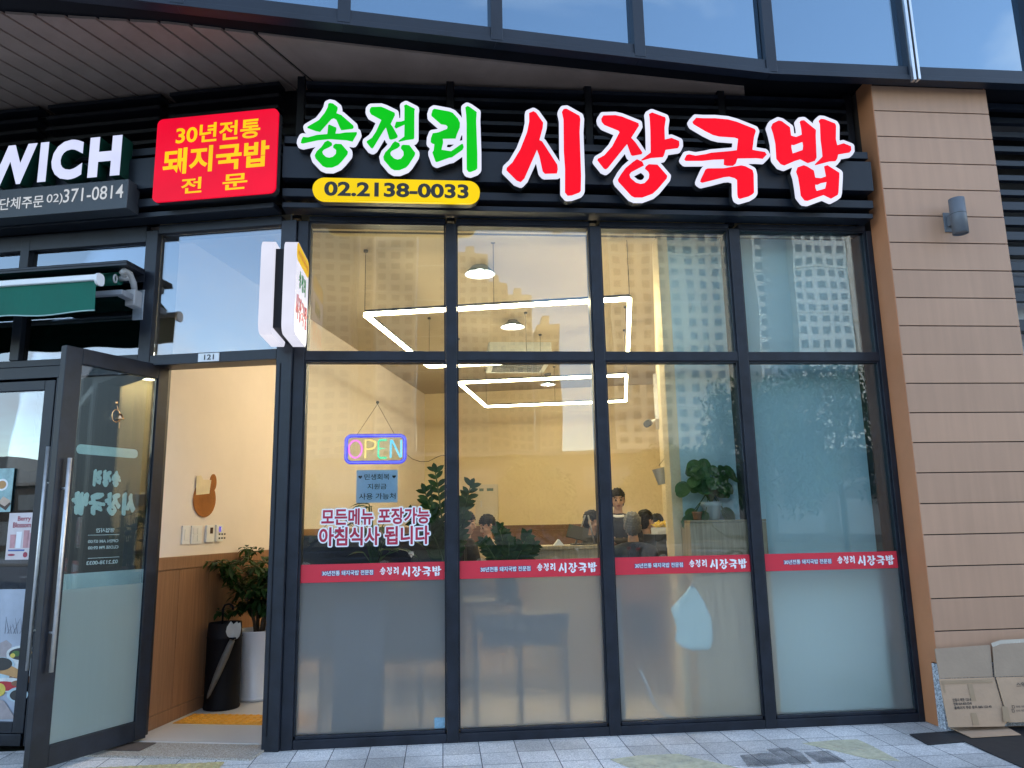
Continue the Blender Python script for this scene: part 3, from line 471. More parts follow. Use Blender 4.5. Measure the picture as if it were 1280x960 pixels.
for k in range(-14, 15): lm.quad((k*5-1.2,-16.58,-0.142), (k*5+1.2,-16.58,-0.142), (k*5+1.2,-16.44,-0.142), (k*5-1.2,-16.44,-0.142))
lm.build('road_marking', M_WVINYL)['kind'] = 'structure'
fp = MB().box(-200, 200, -30, -24, -0.14, 0.0, 0.01).build('far_pavement', mat('far_pavers', (.14, .14, .14), .8)); fp['kind'] = 'structure'

# entrance threshold of washed gravel, tile floor inside, painted and tactile surfaces
M_WASH = granite('washed_gravel', (0.37, 0.32, 0.26), (0.17, 0.14, 0.11), (0.6, 0.55, 0.48), 130)
th = MB().box(-1.35, 0.02, -0.20, 0.12, -0.02, 0.014).build('threshold_strip', M_WASH, None, WING); th['kind'] = 'structure'
M_TILE = mat('pale_floor_tile', (0.56, 0.53, 0.49), 0.32, 0, 0.05, 1.5)
M_TACT = mat('yellow_tactile', (0.72, 0.33, 0.03), 0.55, 0, 0.12, 8)
_A = WING @ Vector((-1.235, .121, 0)); _B = WING @ Vector((.0, .121, 0)); _F = WING @ Vector((-1.235, 1.75, 0)); _E = WING @ Vector((4.9, 1.75, 0))
fl = flat_poly([_A, _B, (-1.17, .165), (3.47, .165), (3.47, .55), _E, _F], -.05, .02).build('floor', M_TILE); fl['kind'] = 'structure'
fr_ = flat_poly([_F, _E, WING @ Vector((4.9, 8.6, 0)), WING @ Vector((-1.235, 8.6, 0))], -.05, .20).build('raised_floor', mat('dining_floor', (0.30, 0.25, 0.2), 0.35, 0, 0.08, 1.5)); fr_['kind'] = 'structure'
def tactile(name, x0, x1, y0, y1, z, F, label, m):
    b = MB().box(x0, x1, y0, y1, z, z+0.006)
    nx = int((x1-x0)/0.06); ny = max(1, int((y1-y0)/0.058))
    for i in range(nx):
        for j in range(ny):
            cx = x0+(i+.5)*(x1-x0)/nx; cy = y0+(j+.5)*(y1-y0)/ny
            b.cyl((cx, cy, z+0.004), (cx, cy, z+0.014), 0.019, 0.011, 8)
    o = b.build(name, m, None, F); return tag(o, label, 'tactile paving')
tactile('tactile_strip', -1.02, 0.06, 0.60, 0.89, 0.0205, WING, 'orange yellow dotted tactile strip on the tiles inside the open entrance', M_TACT)
_a = onZ(120, 953, 0); _b = onZ(300, 953, 0)
tactile('tactile_strip', _a.x-0.9, _b.x-0.1, _b.y-0.36, _b.y-0.0, 0.003, ID, 'pale yellow worn tactile strip on the pavement outside the doorstep', mat('worn_yellow_tactile', (0.50, 0.40, 0.19), 0.75, 0, 0.25, 5))
_a = onW(184, 930, 0); 
dm = MB().box(-1.10, -0.83, -0.10, 0.09, 0.0145, 0.022, 0.003).build('door_mat', mat('brown_mat', (0.095, 0.07, 0.055), 0.9, 0, 0.2, 40, 0.3, 150), None, WING)
tag(dm, 'small dark brown mat on the gravel doorstep', 'mat')
def spill(name, pts, m, label, cat, z=0.002):
    b = MB(); P = [onZ(x, y, 0) for x, y in pts]
    b.face([(p.x, p.y, z) for p in P])
    r = bmesh.ops.extrude_face_region(b.bm, geom=list(b.bm.faces))
    for v in r['geom']:
        if isinstance(v, bmesh.types.BMVert): v.co.z += 0.003
    return tag(b.build(name, m), label, cat)
M_CHALK = wornmat('pale_yellow_paint', (0.68, 0.63, 0.44), .22, .62, 5, .8)
M_DAMP = wornmat('dark_damp', (0.17, 0.165, 0.16), .25, .75, 5, .5)
spill('ground_marking', [(763,950),(800,945),(848,943),(880,951),(930,962),(790,962)], M_CHALK, 'pale yellow painted wedge on the pavers nearest the middle of the window', 'ground marking')
spill('ground_marking', [(1003,929.5),(1040,926),(1072,925),(1090,933),(1125,952),(1085,949),(1040,938)], M_CHALK, 'pale yellow painted wedge on the pavers near the black rubber mat', 'ground marking')
spill('ground_marking', [(925,945),(962,941),(985,955),(960,958),(935,959)], M_DAMP, 'dark grey paver stain left of two others in front of the window', 'ground stain')
spill('ground_marking', [(958,937),(985,935),(1002,942),(1015,955),(990,957),(965,942)], M_DAMP, 'dark grey paver stain between two other dark stains', 'ground stain')
spill('ground_marking', [(1005,941),(1035,939),(1058,953),(1025,955)], M_DAMP, 'dark grey paver stain closest to the pale yellow wedge on the right', 'ground stain')
bm_ = MB()
for quad in ([(1137,919),(1176,916),(1207,928),(1160,932)], [(1177,916),(1230,911),(1420,905),(1420,990),(1290,966),(1208,929)]):
    P = [onZ(x, y, 0) for x, y in quad]
    f = [(p.x, p.y) for p in P]
    bm_.prism([f], -0.001, -0.008)
bm_.transform(Matrix(((1,0,0,0),(0,0,1,0),(0,-1,0,0),(0,0,0,1))))
tag(bm_.build('rubber_mat', mat('black_rubber', (0.016, 0.016, 0.018), 0.6, 0, 0.2, 20)), 'black rubber matting on the pavement under the flattened cartons', 'mat')

# ------------------------------------------------------------------ right-hand glazed shopfront
PITCHX = 1.15
ZS, ZB, ZT0, ZT1, ZH = 0.085, 1.16, 2.726, 2.799, 3.83
sf = thing('glazed_shopfront', 'tall dark framed glazed shopfront of four bays beside the brown cladded pier', 'shopfront', (1.2, 0, 0))
MX = [0.0, PITCHX, 2*PITCHX]
edges = [-1.095] + [x for m in MX for x in (m-0.041, m+0.041)] + [3.432]
for x in MX:
    m_ = MB().box(x-0.041, x+0.041, 0.0, 0.07, 0.0, 3.83, 0.004)
    m_.box(x-0.03, x+0.03, 0.07, 0.24, 0.0, 3.83, 0.003); m_.build('mullion', M_FRAME, sf)
MB().box(3.432, 3.476, 0.0, 0.24, 0.0, 3.83, 0.003).build('end_post', M_FRAME, sf)
cp = MB().box(-1.175, -1.095, -0.003, 0.2, 0.0, 3.83, 0.004)
cp.build('corner_post', M_FRAME, sf)
for i in range(4):
    a, b = edges[2*i], edges[2*i+1]
    MB().box(a+.001, b-.001, 0.004, 0.16, ZT0, ZT1, 0.003).build('transom', M_FRAME, sf)
    sl = MB().box(a+.001, b-.001, 0.003, 0.16, 0.0, 0.062, 0.003)
    sl.box(a+.012, b-.012, 0.016, 0.10, 0.0625, ZS, 0.003); sl.build('sill', M_FRAME, sf)
    MB().box(a+.001, b-.001, 0.003, 0.16, ZH, 3.87, 0.003).build('head_rail', M_FRAME, sf)
    bd = MB()                                              # glazing bead round each light
    for (z0, z1) in ((ZS, ZT0), (ZT1, ZH)):
        for (p, q, r_, s_) in ((a+.001, a+.013, z0, z1), (b-.013, b-.001, z0, z1)): bd.box(p, q, 0.018, 0.043, r_, s_)
        bd.box(a+.013, b-.013, 0.018, 0.043, z1-.012, z1-.001)
    bd.build('glazing_bead', M_FRAME, sf)
    MB().box(a+.002, b-.002, 0.046, 0.056, ZT1+.001, ZH-.001).build('upper_pane', M_GLASS, sf)
    MB().box(a+.002, b-.002, 0.046, 0.056, 1.158, ZT0-.001).build('middle_pane', M_GLASS, sf)
    MB().box(a+.002, b-.002, 0.046, 0.056, ZS+.001, 1.156).build('frosted_pane', M_FILM, sf)
for i in range(4):
    a, b = edges[2*i], edges[2*i+1]
    bn = MB().box(a+.014, b-.014, 0.040, 0.0445, 1.105, 1.232); bo = bn.build('red_banner', M_REDF, sf)
    w = MB(); x1 = a+(b-a)*0.90
    LTXT = (a+(b-a)*0.155, a+(b-a)*0.50)
    halo_text(w, '30년전통 돼지국밥 전문점', LTXT[0], LTXT[1], 1.152, 1.186, 0.0385, 0.015, .0035)
    w.build('slogan_outline', M_NAVYV, bo)
    w = MB(); put_text(w, '30년전통 돼지국밥 전문점', LTXT[0]+.002, LTXT[1]-.002, 1.152, 1.186, 0.0375, 0.012); w.build('slogan', M_WVINYL, bo)
    w = MB(); S_ = (b-a)*0.42/4.30
    for k, d in LETTERS.items():
        ox = a+(b-a)*0.755 + (d['c'][0]-1.05)*S_; oz = 1.170 + (d['c'][1]-4.33)*S_
        for lp in letter_loops(k): w.prism(lp, 0.0375, 0.0399, 0, lambda x, z: (ox+x*S_, oz+z*S_))
    w.build('shop_name', M_WVINYL, bo)
# corner post facing the wing
wp = MB().box(-0.008, 0.123, -0.002, 0.16, 0.0, 3.83, 0.004)

# ------------------------------------------------------------------ entrance bay on the wing
en = thing('entrance_surround', 'dark metal entrance surround with a glass fanlight over the open doorway', 'door frame', tuple(WING @ Vector((-0.5, 0, 0))), -TH)
MB().box(-0.003, 0.120, 0.0, 0.16, 0.0, 3.83, 0.004).build('jamb', M_FRAME, en, WING)
MB().box(0.030, 0.036, -0.006, 0.0, 0.1, 2.70).build('jamb_groove', M_BLACK, en, WING)
MB().box(-1.13, -1.03, 0.0, 0.30, 0.0, 3.83, 0.004).build('jamb', M_FRAME, en, WING)
MB().box(-1.029, -0.004, 0.002, 0.20, 2.735, 2.815, 0.003).build('transom', M_FRAME, en, WING)
MB().box(-1.029, -0.004, 0.002, 0.16, 3.80, 3.87, 0.003).build('head_rail', M_FRAME, en, WING)
M_FANL = glass('fanlight_glass', .15, (.45, .48, .52), .005)
MB().box(-1.028, -0.005, 0.05, 0.06, 2.816, 3.799).build('fanlight_pane', M_FANL, en, WING)
p0, p1 = onW(248, 447, 0), onW(274, 451, 0)
pl = thing('number_plate', 'small white unit number plate reading 121 over the open doorway', 'sign', tuple(WING @ Vector((p0.x, 0, 2.74))), -TH)
MB().box(p0.x, p1.x, -0.006, 0.001, 2.742, 2.807, 0.002).build('plate', M_WHITEP, pl, WING)
w = MB(); put_text(w, '121', p0.x+.05, p1.x-.04, 2.755, 2.795, -0.0075, 0.02); w.build('digits', M_INK, pl, WING)

# open door leaf
DH = Vector((-2.214, 0.374, 0)); DA = R(239.8)
DOOR = Matrix.Translation(DH) @ Matrix.Rotation(DA, 4, 'Z')
dr = thing('entrance_door', 'dark framed glass entrance door standing open towards the street', 'door', tuple(DH), DA)
DW, D0, D1 = 0.85, 0.035, 2.75
f = MB()
MB().box(0, 0.095, -0.028, 0.028, D0, D1, 0.004).build('stile', M_FRAME, dr, DOOR)
MB().box(DW-0.125, DW, -0.028, 0.028, D0, D1, 0.004).build('stile', M_FRAME, dr, DOOR)
MB().box(0.096, DW-0.126, -0.027, 0.027, D0, D0+0.13, 0.003).build('rail', M_FRAME, dr, DOOR)
MB().box(0.096, DW-0.126, -0.027, 0.027, D1-0.11, D1, 0.003).build('rail', M_FRAME, dr, DOOR)
dg = MB().box(0.096, DW-0.126, -0.006, 0.006, D0+0.131, D1-0.111).build('glass_pane', M_GLASSD, dr, DOOR)
ztop = onF(130, 733, DOOR, 0.01).z
MB().box(0.097, DW-0.127, 0.0075, 0.0095, D0+0.132, ztop).build('frosted_film', frosted('door_film', 0.3, 0.35, (0.42, 0.52, 0.51)), dr, DOOR)
MB().box(0.097, DW-0.127, -0.010, -0.008, ztop-0.02, ztop+0.10).build('film_band', mat('band_film', (0.55, 0.63, 0.64), 0.5), dr, DOOR)
w = MB(); put_text(w, '어서오십시오', 0.24, 0.56, ztop+0.015, ztop+0.065, -0.0115, 0.0); w.build('greeting', M_WVINYL, dr, DOOR)
a0, a1 = onF(97, 556, DOOR, 0), onF(173, 572, DOOR, 0)
zc = (a0.z+a1.z)/2; xa, xb = min(a0.x, a1.x), max(a0.x, a1.x)
rnd = [(xa+.03+.03*math.cos(t)*-1, zc+.033*math.sin(t)) for t in [R(-90+k*18) for k in range(11)]][::-1]
cap = [(xb-.03+.03*math.cos(t), zc+.033*math.sin(t)) for t in [R(-90+k*18) for k in range(11)]]
capl = [(xa+.03-.03*math.cos(t), zc-.033*math.sin(t)) for t in [R(-90+k*18) for k in range(11)]]
MB().prism([cap+capl], -0.0095, -0.0075).build('label_strip', M_MINT, dr, DOOR)
def word(mb, keys, xc, zc, width, y0, y1, which='f', squash=1.0, gap=None):
    cs = [LETTERS[k]['c'] for k in keys]
    x0 = cs[0][0]-.3; x1 = cs[-1][0]+.3
    s_ = width/(x1-x0); zm = sum(c[1] for c in cs)/len(cs)
    for k, c in zip(keys, cs):
        ox = xc+(c[0]-(x0+x1)/2)*s_; oz = zc+(c[1]-zm)*s_*squash
        lps = letter_loops(k) if which == 'f' else [LETTERS[k]['b']]
        for lp in lps: mb.prism(lp, y0, y1, 0, lambda x, z: (ox+x*s_, oz+z*s_*squash))
q0, q1 = onF(114, 597, DOOR, -.008), onF(153, 597, DOOR, -.008)
w = MB(); word(w, ['song', 'jeong', 'ri'], (q0.x+q1.x)/2, q0.z, abs(q1.x-q0.x), -0.0095, -0.0075, 'b', 1.25); w.build('shop_name_sticker', M_MINT, dr, DOOR)
q0, q1 = onF(91, 629, DOOR, -.008), onF(169, 629, DOOR, -.008)
w = MB(); word(w, ['si', 'jang', 'guk', 'bap'], (q0.x+q1.x)/2, q0.z, abs(q1.x-q0.x), -0.0095, -0.0075, 'b', 1.2); w.build('shop_name_sticker', M_MINT, dr, DOOR)
w = MB()
for body, px0, px1, py, hh in (('영업시간', 120, 143, 663, .03), ('OPEN AM 07:00', 110, 148, 677, .022), ('CLOSE PM 09:00', 110, 148, 685, .022), ('02.2138-0033', 108, 147, 704, .026)):
    u, v = onF(px0, py, DOOR, -.008), onF(px1, py, DOOR, -.008)
    put_text(w, body, min(u.x, v.x), max(u.x, v.x), u.z-hh/2, u.z+hh/2, -0.008, 0.03)
for py in (669, 698):
    u, v = onF(110, py, DOOR, -.008), onF(149, py, DOOR, -.008)
    w.box(min(u.x, v.x), max(u.x, v.x), -0.009, -0.0075, u.z-.002, u.z+.002)
w.build('opening_hours', M_WVINYL, dr, DOOR)
for s_ in (1, -1):
    h = MB(); hx = DW-0.060
    h.tube([(hx, s_*0.075, 0.62), (hx, s_*0.075, 1.98)], 0.0135, 12)
    for z in (0.86, 1.78): h.cyl((hx, s_*0.028, z), (hx, s_*0.075, z), 0.008, 0.008, 10)
    h.build('pull_handle', M_STEEL, dr, DOOR)
# small brass bell hanging on the door glass
q = onF(147, 520, DOOR, 0.03)
bl = thing('door_bell', 'small gold bell on a ring hung inside the open door', 'bell', tuple(DOOR @ Vector((q.x, 0.03, q.z-.1))), DA)
M_GOLD = mat('polished_brass', (0.72, 0.48, 0.26), 0.18, 1.0, 0.1)
c = Vector((q.x, 0.03, q.z))
MB().tube([c+Vector((0.034*math.cos(t)+.012, 0, 0.045*math.sin(t))) for t in [R(k*18) for k in range(20)]], 0.0035, 6, 0, True).build('ring', M_GOLD, bl, DOOR)
MB().lathe([(0, .03), (.012, .028), (.02, .012), (.03, -.006), (.031, -.012), (.0, -.012)], (c.x-.02, c.y, c.z-.01), 16).build('bell_cup', M_GOLD, bl, DOOR)
MB().cyl(c+Vector((-.02, 0, -.02)), c+Vector((-.02, 0, -.085)), 0.003).build('clapper', M_GOLD, bl, DOOR)
MB().cyl(c+Vector((0, 0, .045)), c+Vector((0, -0.022, .1)), 0.003).ball(c+Vector((0, -.022, .1)), .012, (1, .5, 1)).build('hook', M_GOLD, bl, DOOR)

# ------------------------------------------------------------------ neighbour's shopfront on the wing
nb = thing('neighbour_shopfront', 'dark framed sandwich shop frontage with a closed glass door left of the entrance', 'shopfront', tuple(WING @ Vector((-2.4, 0, 0))), -TH)
for x in (-2.19, -3.3, -4.4):
    MB().box(x-.04, x+.04, 0.0, 0.16, 2.83, 3.83, 0.004).build('mullion', M_FRAME, nb, WING)
xs = [-4.36, -3.34, -3.26, -2.23, -2.15, -1.131]
MB().box(-4.5, -1.131, 0.003, 0.16, 2.775, 2.828, 0.003).build('transom', M_FRAME, nb, WING)
MB().box(-4.5, -1.131, 0.003, 0.16, 3.74, 3.87, 0.003).build('head_rail', M_FRAME, nb, WING)
for a, b in ((-4.36, -3.34), (-3.26, -2.23), (-2.15, -1.131)):
    MB().box(a, b, 0.05, 0.06, 2.829, 3.739).build('fanlight_pane', M_FANL, nb, WING)
MB().box(-4.5, -1.131, 0.006, 0.12, 2.68, 2.774, 0.003).build('door_head', M_FRAME, nb, WING)
MB().box(-4.5, -1.82, 0.0, 0.14, 0.0, 0.08, 0.003).build('sill', M_FRAME, nb, WING)
MB().box(-1.80, -1.70, 0.004, 0.14, 0.0, 2.679, 0.004).build('mullion', M_FRAME, nb, WING)
MB().box(-1.699, -1.131, 0.03, 0.12, 0.0, 2.679, 0.003).build('side_panel', mat('dark_wood_panel', (.030, .018, .012), .35, 0, .35, 6, 0, 60, .5, (6, 6, .4)), nb, WING)
nd = MB().box(-1.895, -1.805, 0.0, 0.055, 0.085, 2.66, 0.004)
nd.box(-2.95, -2.86, 0.0, 0.055, 0.085, 2.66, 0.004); nd.box(-2.859, -1.896, 0.001, 0.054, 0.085, 0.16, 0.003); nd.box(-2.859, -1.896, 0.001, 0.054, 2.585, 2.66, 0.003)
nd = nd.build('door', M_FRAME, nb, WING)
MB().box(-2.858, -1.897, 0.024, 0.034, 0.161, 2.584).build('pane', glass('neighbour_glass', 0.13, (0.55, 0.58, 0.6)), nd, WING)
h = MB(); h.tube([(-1.745, -0.085, 0.53), (-1.745, -0.085, 2.13)], 0.014, 12)
for z in (0.8, 1.86): h.cyl((-1.745, 0.004, z), (-1.745, -0.085, z), 0.008)
h.build('pull_handle', M_STEEL, nd, WING)
MB().box(-4.4, -3.0, 0.03, 0.04, 0.085, 2.67).build('window_pane', glass('neighbour_glass'), nb, WING)

# posters behind the neighbour's glass
M_PAPER = mat('poster_paper', (0.72, 0.72, 0.72), 0.5, 0, 0.03)
def pmat(n, c): return mat(n, c, 0.5, 0, 0.15, 20)
ZP = 0.016
po = thing('menu_poster', 'large grey blue food photograph poster low on the sandwich shop door', 'poster', tuple(WING @ Vector((-2.3, .02, .16))), -TH)
MB().box(-2.80, -1.899, 0.010, 0.020, 0.163, 1.085).build('print', mat('poster_grey_blue', (0.36, 0.40, 0.47), 0.4, 0, 0.25, 2.5), po, WING)
def disc(mb, cx, cz, rx, rz, y, mi=0, n=28):
    mb.prism([[(cx+rx*math.cos(2*math.pi*k/n), cz+rz*math.sin(2*math.pi*k/n)) for k in range(n)]], y, y+0.0015, mi)
w = MB(); 
MP = [pmat('poster_bowl_white', (.62,.64,.62)), pmat('poster_soup', (.03,.03,.03)), pmat('poster_green', (.06,.14,.03)), pmat('poster_brown', (.22,.10,.05)), pmat('poster_toast', (.50,.27,.10)), pmat('poster_red', (.45,.02,.03)), pmat('poster_lemon', (.65,.50,.08)), pmat('poster_cloth', (.36,.31,.31)), pmat('poster_cup', (.42,.55,.60)), pmat('poster_twig', (.18,.19,.22))]
def pp(px, py): q = onF(px, py, WING, .01); return q.x, q.z
w.prism([[pp(-5, 806), pp(8, 800), pp(15, 806), pp(10, 820), pp(-5, 828)]], .009, .01, 7)
x, z = pp(28, 822); disc(w, x, z-.06, .20, .085, .0085, 3); disc(w, x, z-.10, .17, .08, .0078, 3)
w.prism([[(x-.13, z+.03), (x+.13, z+.03), (x+.11, z-.10), (x+.06, z-.135), (x-.06, z-.135), (x-.11, z-.10)]], .007, .0076, 0)
disc(w, x, z+.03, .13, .055, .006, 0); disc(w, x, z+.026, .108, .043, .005, 1); disc(w, x-.05, z+.028, .035, .02, .004, 2); disc(w, x+.03, z+.036, .05, .018, .004, 4); disc(w, x-.075, z+.015, .02, .016, .0035, 6)
x, z = pp(2, 832); disc(w, x, z, .11, .06, .0045, 8); disc(w, x, z+.012, .09, .045, .0038, 1); w.prism([[(x-.1, z), (x+.1, z), (x+.07, z-.09), (x-.07, z-.09)]], .005, .0056, 8)
w.prism([[pp(-6, 840), pp(6, 827), pp(26, 838), pp(25, 848), pp(2, 842)]], .004, .0046, 4)
x, z = pp(10, 856); disc(w, x, z, .16, .05, .0042, 0); disc(w, x-.03, z-.008, .12, .033, .0034, 5); disc(w, x+.08, z+.012, .05, .02, .003, 3)
x, z = pp(0, 862); disc(w, x, z, .05, .045, .0028, 6)
x, z = pp(18, 868); disc(w, x+.03, z, .085, .05, .0026, 8); disc(w, x+.035, z-.004, .065, .038, .002, 1)
w.prism([[pp(-6, 872), pp(6, 876), pp(14, 888), pp(20, 898), pp(-6, 899)]], .0022, .0028, 7)
for k in range(9):
    a = (pp(6+k*2.6, 792)); w.prism([[a, (a[0]+.004, a[1]), (a[0]+.05*math.sin(k*2), a[1]+.09+.03*math.cos(k*3))]], .008, .009, 9)
w.build('food_picture', MP, po, WING)
p0, p1 = pp(12, 644), pp(41, 698)
po = thing('dessert_poster', 'pale pink berry drinks poster on the sandwich shop door beside the handle', 'poster', tuple(WING @ Vector((p0[0]+.1, .02, 1.3))), -TH)
MB().box(p0[0], p1[0], 0.008, 0.012, 1.30, 1.645).build('print', mat('poster_pale_pink', (0.66, 0.58, 0.58), 0.4, 0, 0.1, 8), po, WING)
w = MB(); PX = p0[0]; 
put_text(w, 'Berry', PX+.075, PX+.185, 1.575, 1.62, .0065, .02, 0, 3); put_text(w, 'Blossom', PX+.04, PX+.19, 1.535, 1.575, .0065, .02, 0, 3)
for i, (dx_, hh, mi) in enumerate(((.05, .10, 0), (.10, .12, 1), (.16, .13, 0), (.195, .11, 2))):
    w.prism([[(PX+dx_-.02, 1.385), (PX+dx_+.02, 1.385), (PX+dx_+.024, 1.385+hh), (PX+dx_-.024, 1.385+hh)]], .006, .0075, mi)
w.box(PX+.02, PX+.155, .006, .007, 1.362, 1.374, 0, None, 4)
disc(w, PX+.05, 1.335, .03, .008, .006, 3); disc(w, PX+.165, 1.335, .018, .02, .006, 3)
w.build('artwork', [pmat('poster_berry_pink', (.55,.28,.29)), M_WVINYL, pmat('poster_rose', (.62,.36,.38)), pmat('poster_crimson', (.35,.03,.06)), pmat('poster_blue', (.06,.12,.35))], po, WING)
p1 = pp(18, 587)
po = thing('pastry_poster', 'teal pastry poster at the left edge of the sandwich shop door', 'poster', tuple(WING @ Vector((p1[0]-.1, .02, 1.655))), -TH)
MB().box(p1[0]-.34, p1[0], 0.008, 0.012, 1.655, 1.985).build('print', mat('poster_teal', (0.26, 0.42, 0.42), 0.4, 0, 0.35, 14), po, WING)
w = MB(); x, z = pp(3, 606); disc(w, x, z, .05, .045, .006, 0); disc(w, x, z, .036, .031, .005, 1)
x, z = pp(7, 628); w.prism([[(x-.06, z-.02), (x+.01, z-.06), (x+.05, z-.01), (x-.02, z+.035)]], .006, .0072, 2); w.prism([[(x-.06, z+.0), (x-.02, z+.045), (x+.05, z+.01), (x, z-.03)]], .0045, .0055, 3)
w.build('artwork', [M_WVINYL, pmat('poster_tart', (.5,.25,.08)), pmat('poster_choc', (.06,.03,.02)), pmat('poster_cream', (.55,.4,.3))], po, WING)
# round wooden plaque hung inside the neighbour's window
q = onW(40, 571, 0.22)
pq = thing('round_plaque', 'round brown wooden plaque hung behind the sandwich shop glass', 'plaque', tuple(WING @ Vector((q.x, .22, q.z-.12))), -TH)
MB().cyl((q.x, .21, q.z), (q.x, .235, q.z), .115, .115, 36).build('board', mat('plaque_brown', (0.22, 0.13, 0.055), .5, 0, .15), pq, WING)
MB().cyl((q.x-.01, .236, q.z+.1), (q.x+.03, .236, q.z+.62), .006).build('cord', M_INK, pq, WING)

M_CBEAM = mat('canopy_beam_metal', (0.007, 0.0105, 0.017), 0.4, 0, 0.3, 3, 0.04, 30, 0.35)
# ------------------------------------------------------------------ sign canopy: beams and louvres
cn = thing('sign_canopy', 'black louvred sign band with horizontal navy beams above the shop windows', 'sign band', (0.5, 0.1, 3.87))
XR = 3.415
BACK = MB().box(-1.25, 3.466, 0.30, 0.34, 3.871, 5.10); BACK.build('back_panel', M_BLACK, cn)
MB().box(-4.5, 0.05, 0.30, 0.34, 3.871, 5.10).build('back_panel', M_BLACK, cn, WING)
def wx(o): return -4.5
for z0, z1, dp, nm in ((3.875, 3.915, -0.15, 'slat'), (3.955, 4.02, -0.17, 'slat'), (4.09, 4.345, -0.20, 'beam'), (4.385, 4.445, -0.17, 'slat')):
    MB().box(-1.27, XR, dp, -0.002, z0, z1, 0.003).build(nm, M_CBEAM, cn)
    MB().box(-4.5, 0.0, dp, -0.002, z0, z1, 0.003).build(nm, M_CBEAM, cn, WING)
for x in (-1.2, 0.0, 1.15, 2.3, 3.43):
    MB().box(x-.03, x+.03, 0.05, 0.10, 3.871, 5.10, 0.003).build('upright', M_BLACK, cn)
lv = MB(); lw_ = MB()
for k in range(6):
    z = 4.505+k*0.102
    for a, b in ((-1.16, -.036), (.036, 1.114), (1.186, 2.264), (2.336, 3.394)): lv.box(a, b, 0.04, 0.16, z, z+.030)
    for a, b in ((-1.04, -.09), (-2.15, -1.12), (-3.26, -2.23)): lw_.box(a, b, 0.04, 0.16, z, z+.030)
lv.build('louvre', M_FRAME, cn); lw_.build('louvre', M_BLACK, cn, WING)

# ------------------------------------------------------------------ lit letters
YL = -0.30
NAMES = {'song': '송', 'jeong': '정', 'ri': '리', 'si': '시', 'jang': '장', 'guk': '국', 'bap': '밥'}
WHERE = {'song': 'first green, above the left end of the yellow telephone plate', 'jeong': 'middle green of three, above the yellow telephone plate',
 'ri': 'last green, just left of the tall red ones', 'si': 'first red of four, next to the green ones', 'jang': 'second red of four, with an open ring below',
 'guk': 'third red of four, with a long middle bar', 'bap': 'last red, closest to the brown cladded pier'}
for k, d in LETTERS.items():
    cx, cz = d['c']; lt = 'green' if k in ('song', 'jeong', 'ri') else 'red'
    t = thing('sign_letter', 'lit sign character, %s' % WHERE[k], 'sign letter', (cx, -.2, cz-.35), 0, 'lit brush characters of the shop sign')
    tf = lambda x, z: (cx+x, cz+z)
    MB().prism(d['b'], -0.268, -0.206, 0, tf).build('return', M_SIGNSIDE, t)
    MB().prism(d['b'], -0.300, -0.2685, 0, tf).build('outline', E_WHITE, t)
    w = MB()
    for lp in letter_loops(k): w.prism(lp, -0.3045, -0.3005, 0, tf)
    w.build('face', E_GREEN if lt == 'green' else E_RED, t)
def rrect(x0, x1, z0, z1, r, n=8):
    P = []
    for cx, cz, a in ((x1-r, z0+r, -90), (x1-r, z1-r, 0), (x0+r, z1-r, 90), (x0+r, z0+r, 180)):
        for i in range(n+1): t = R(a+90*i/n); P.append((cx+r*math.cos(t), cz+r*math.sin(t)))
    return P
# yellow telephone plate
a = onY(391, 224, -.30); b = onY(600, 254, -.30); zl = onY(391, 237, -.3).z
P0 = onY(396, 223, -.3); P1 = onY(396, 249.5, -.3); Q0 = onY(594, 228, -.3)
px = thing('phone_plate', 'yellow pill shaped lit plate with the telephone number below the green letters', 'sign', ((a.x+b.x)/2, -.25, P1.z), 0)
z0, z1 = P1.z-.004, P0.z+.008
MB().prism([rrect(a.x, b.x, z0, z1, (z1-z0)/2-.002, 12)], -0.27, -0.206).build('return', M_SIGNSIDE, px)
MB().prism([rrect(a.x, b.x, z0, z1, (z1-z0)/2-.002, 12)], -0.300, -0.2705).build('face', E_YEL, px)
w = MB(); put_text(w, '02.2138-0033', a.x+.085, b.x-.085, z0+.034, z1-.030, -0.3035, 0.035); w.build('digits', mat('sign_digit_black', (0.012, 0.010, 0.004), .4), px)
# red lit box on the wing
c4 = [onW(x, y, -.28) for x, y in ((195, 153), (347, 132), (345, 240), (192, 253))]
x0, x1, z0, z1 = (c4[0].x+c4[3].x)/2, (c4[1].x+c4[2].x)/2, (c4[2].z+c4[3].z)/2, (c4[0].z+c4[1].z)/2
rb = thing('red_sign_box', 'red lit rounded sign box with yellow writing above the entrance', 'sign', tuple(WING @ Vector(((x0+x1)/2, -.2, z0))), -TH)
MB().prism([rrect(x0, x1, z0, z1, .045)], -0.262, -0.206).build('return', M_SIGNSIDE, rb, WING)
MB().prism([rrect(x0, x1, z0, z1, .045)], -0.280, -0.2625).build('face', E_REDP, rb, WING)
w = MB(); 
def redtext(body, l, r, t, b_, wt):
    # l, r, t, b_ as fractions of the panel
    put_text(w, body, x0+(x1-x0)*l, x0+(x1-x0)*r, z1-(z1-z0)*b_, z1-(z1-z0)*t, -0.2825, wt)
redtext('30년전통', .165, .86, .10, .335, .022); redtext('돼지국밥', .07, .94, .375, .69, .03); redtext('전', .235, .405, .745, .93, .02); redtext('문', .575, .775, .745, .93, .02)
w.build('writing', lit_acrylic('lit_yellow_writing', (1.0, .62, 0.0), 1.0), rb, WING)
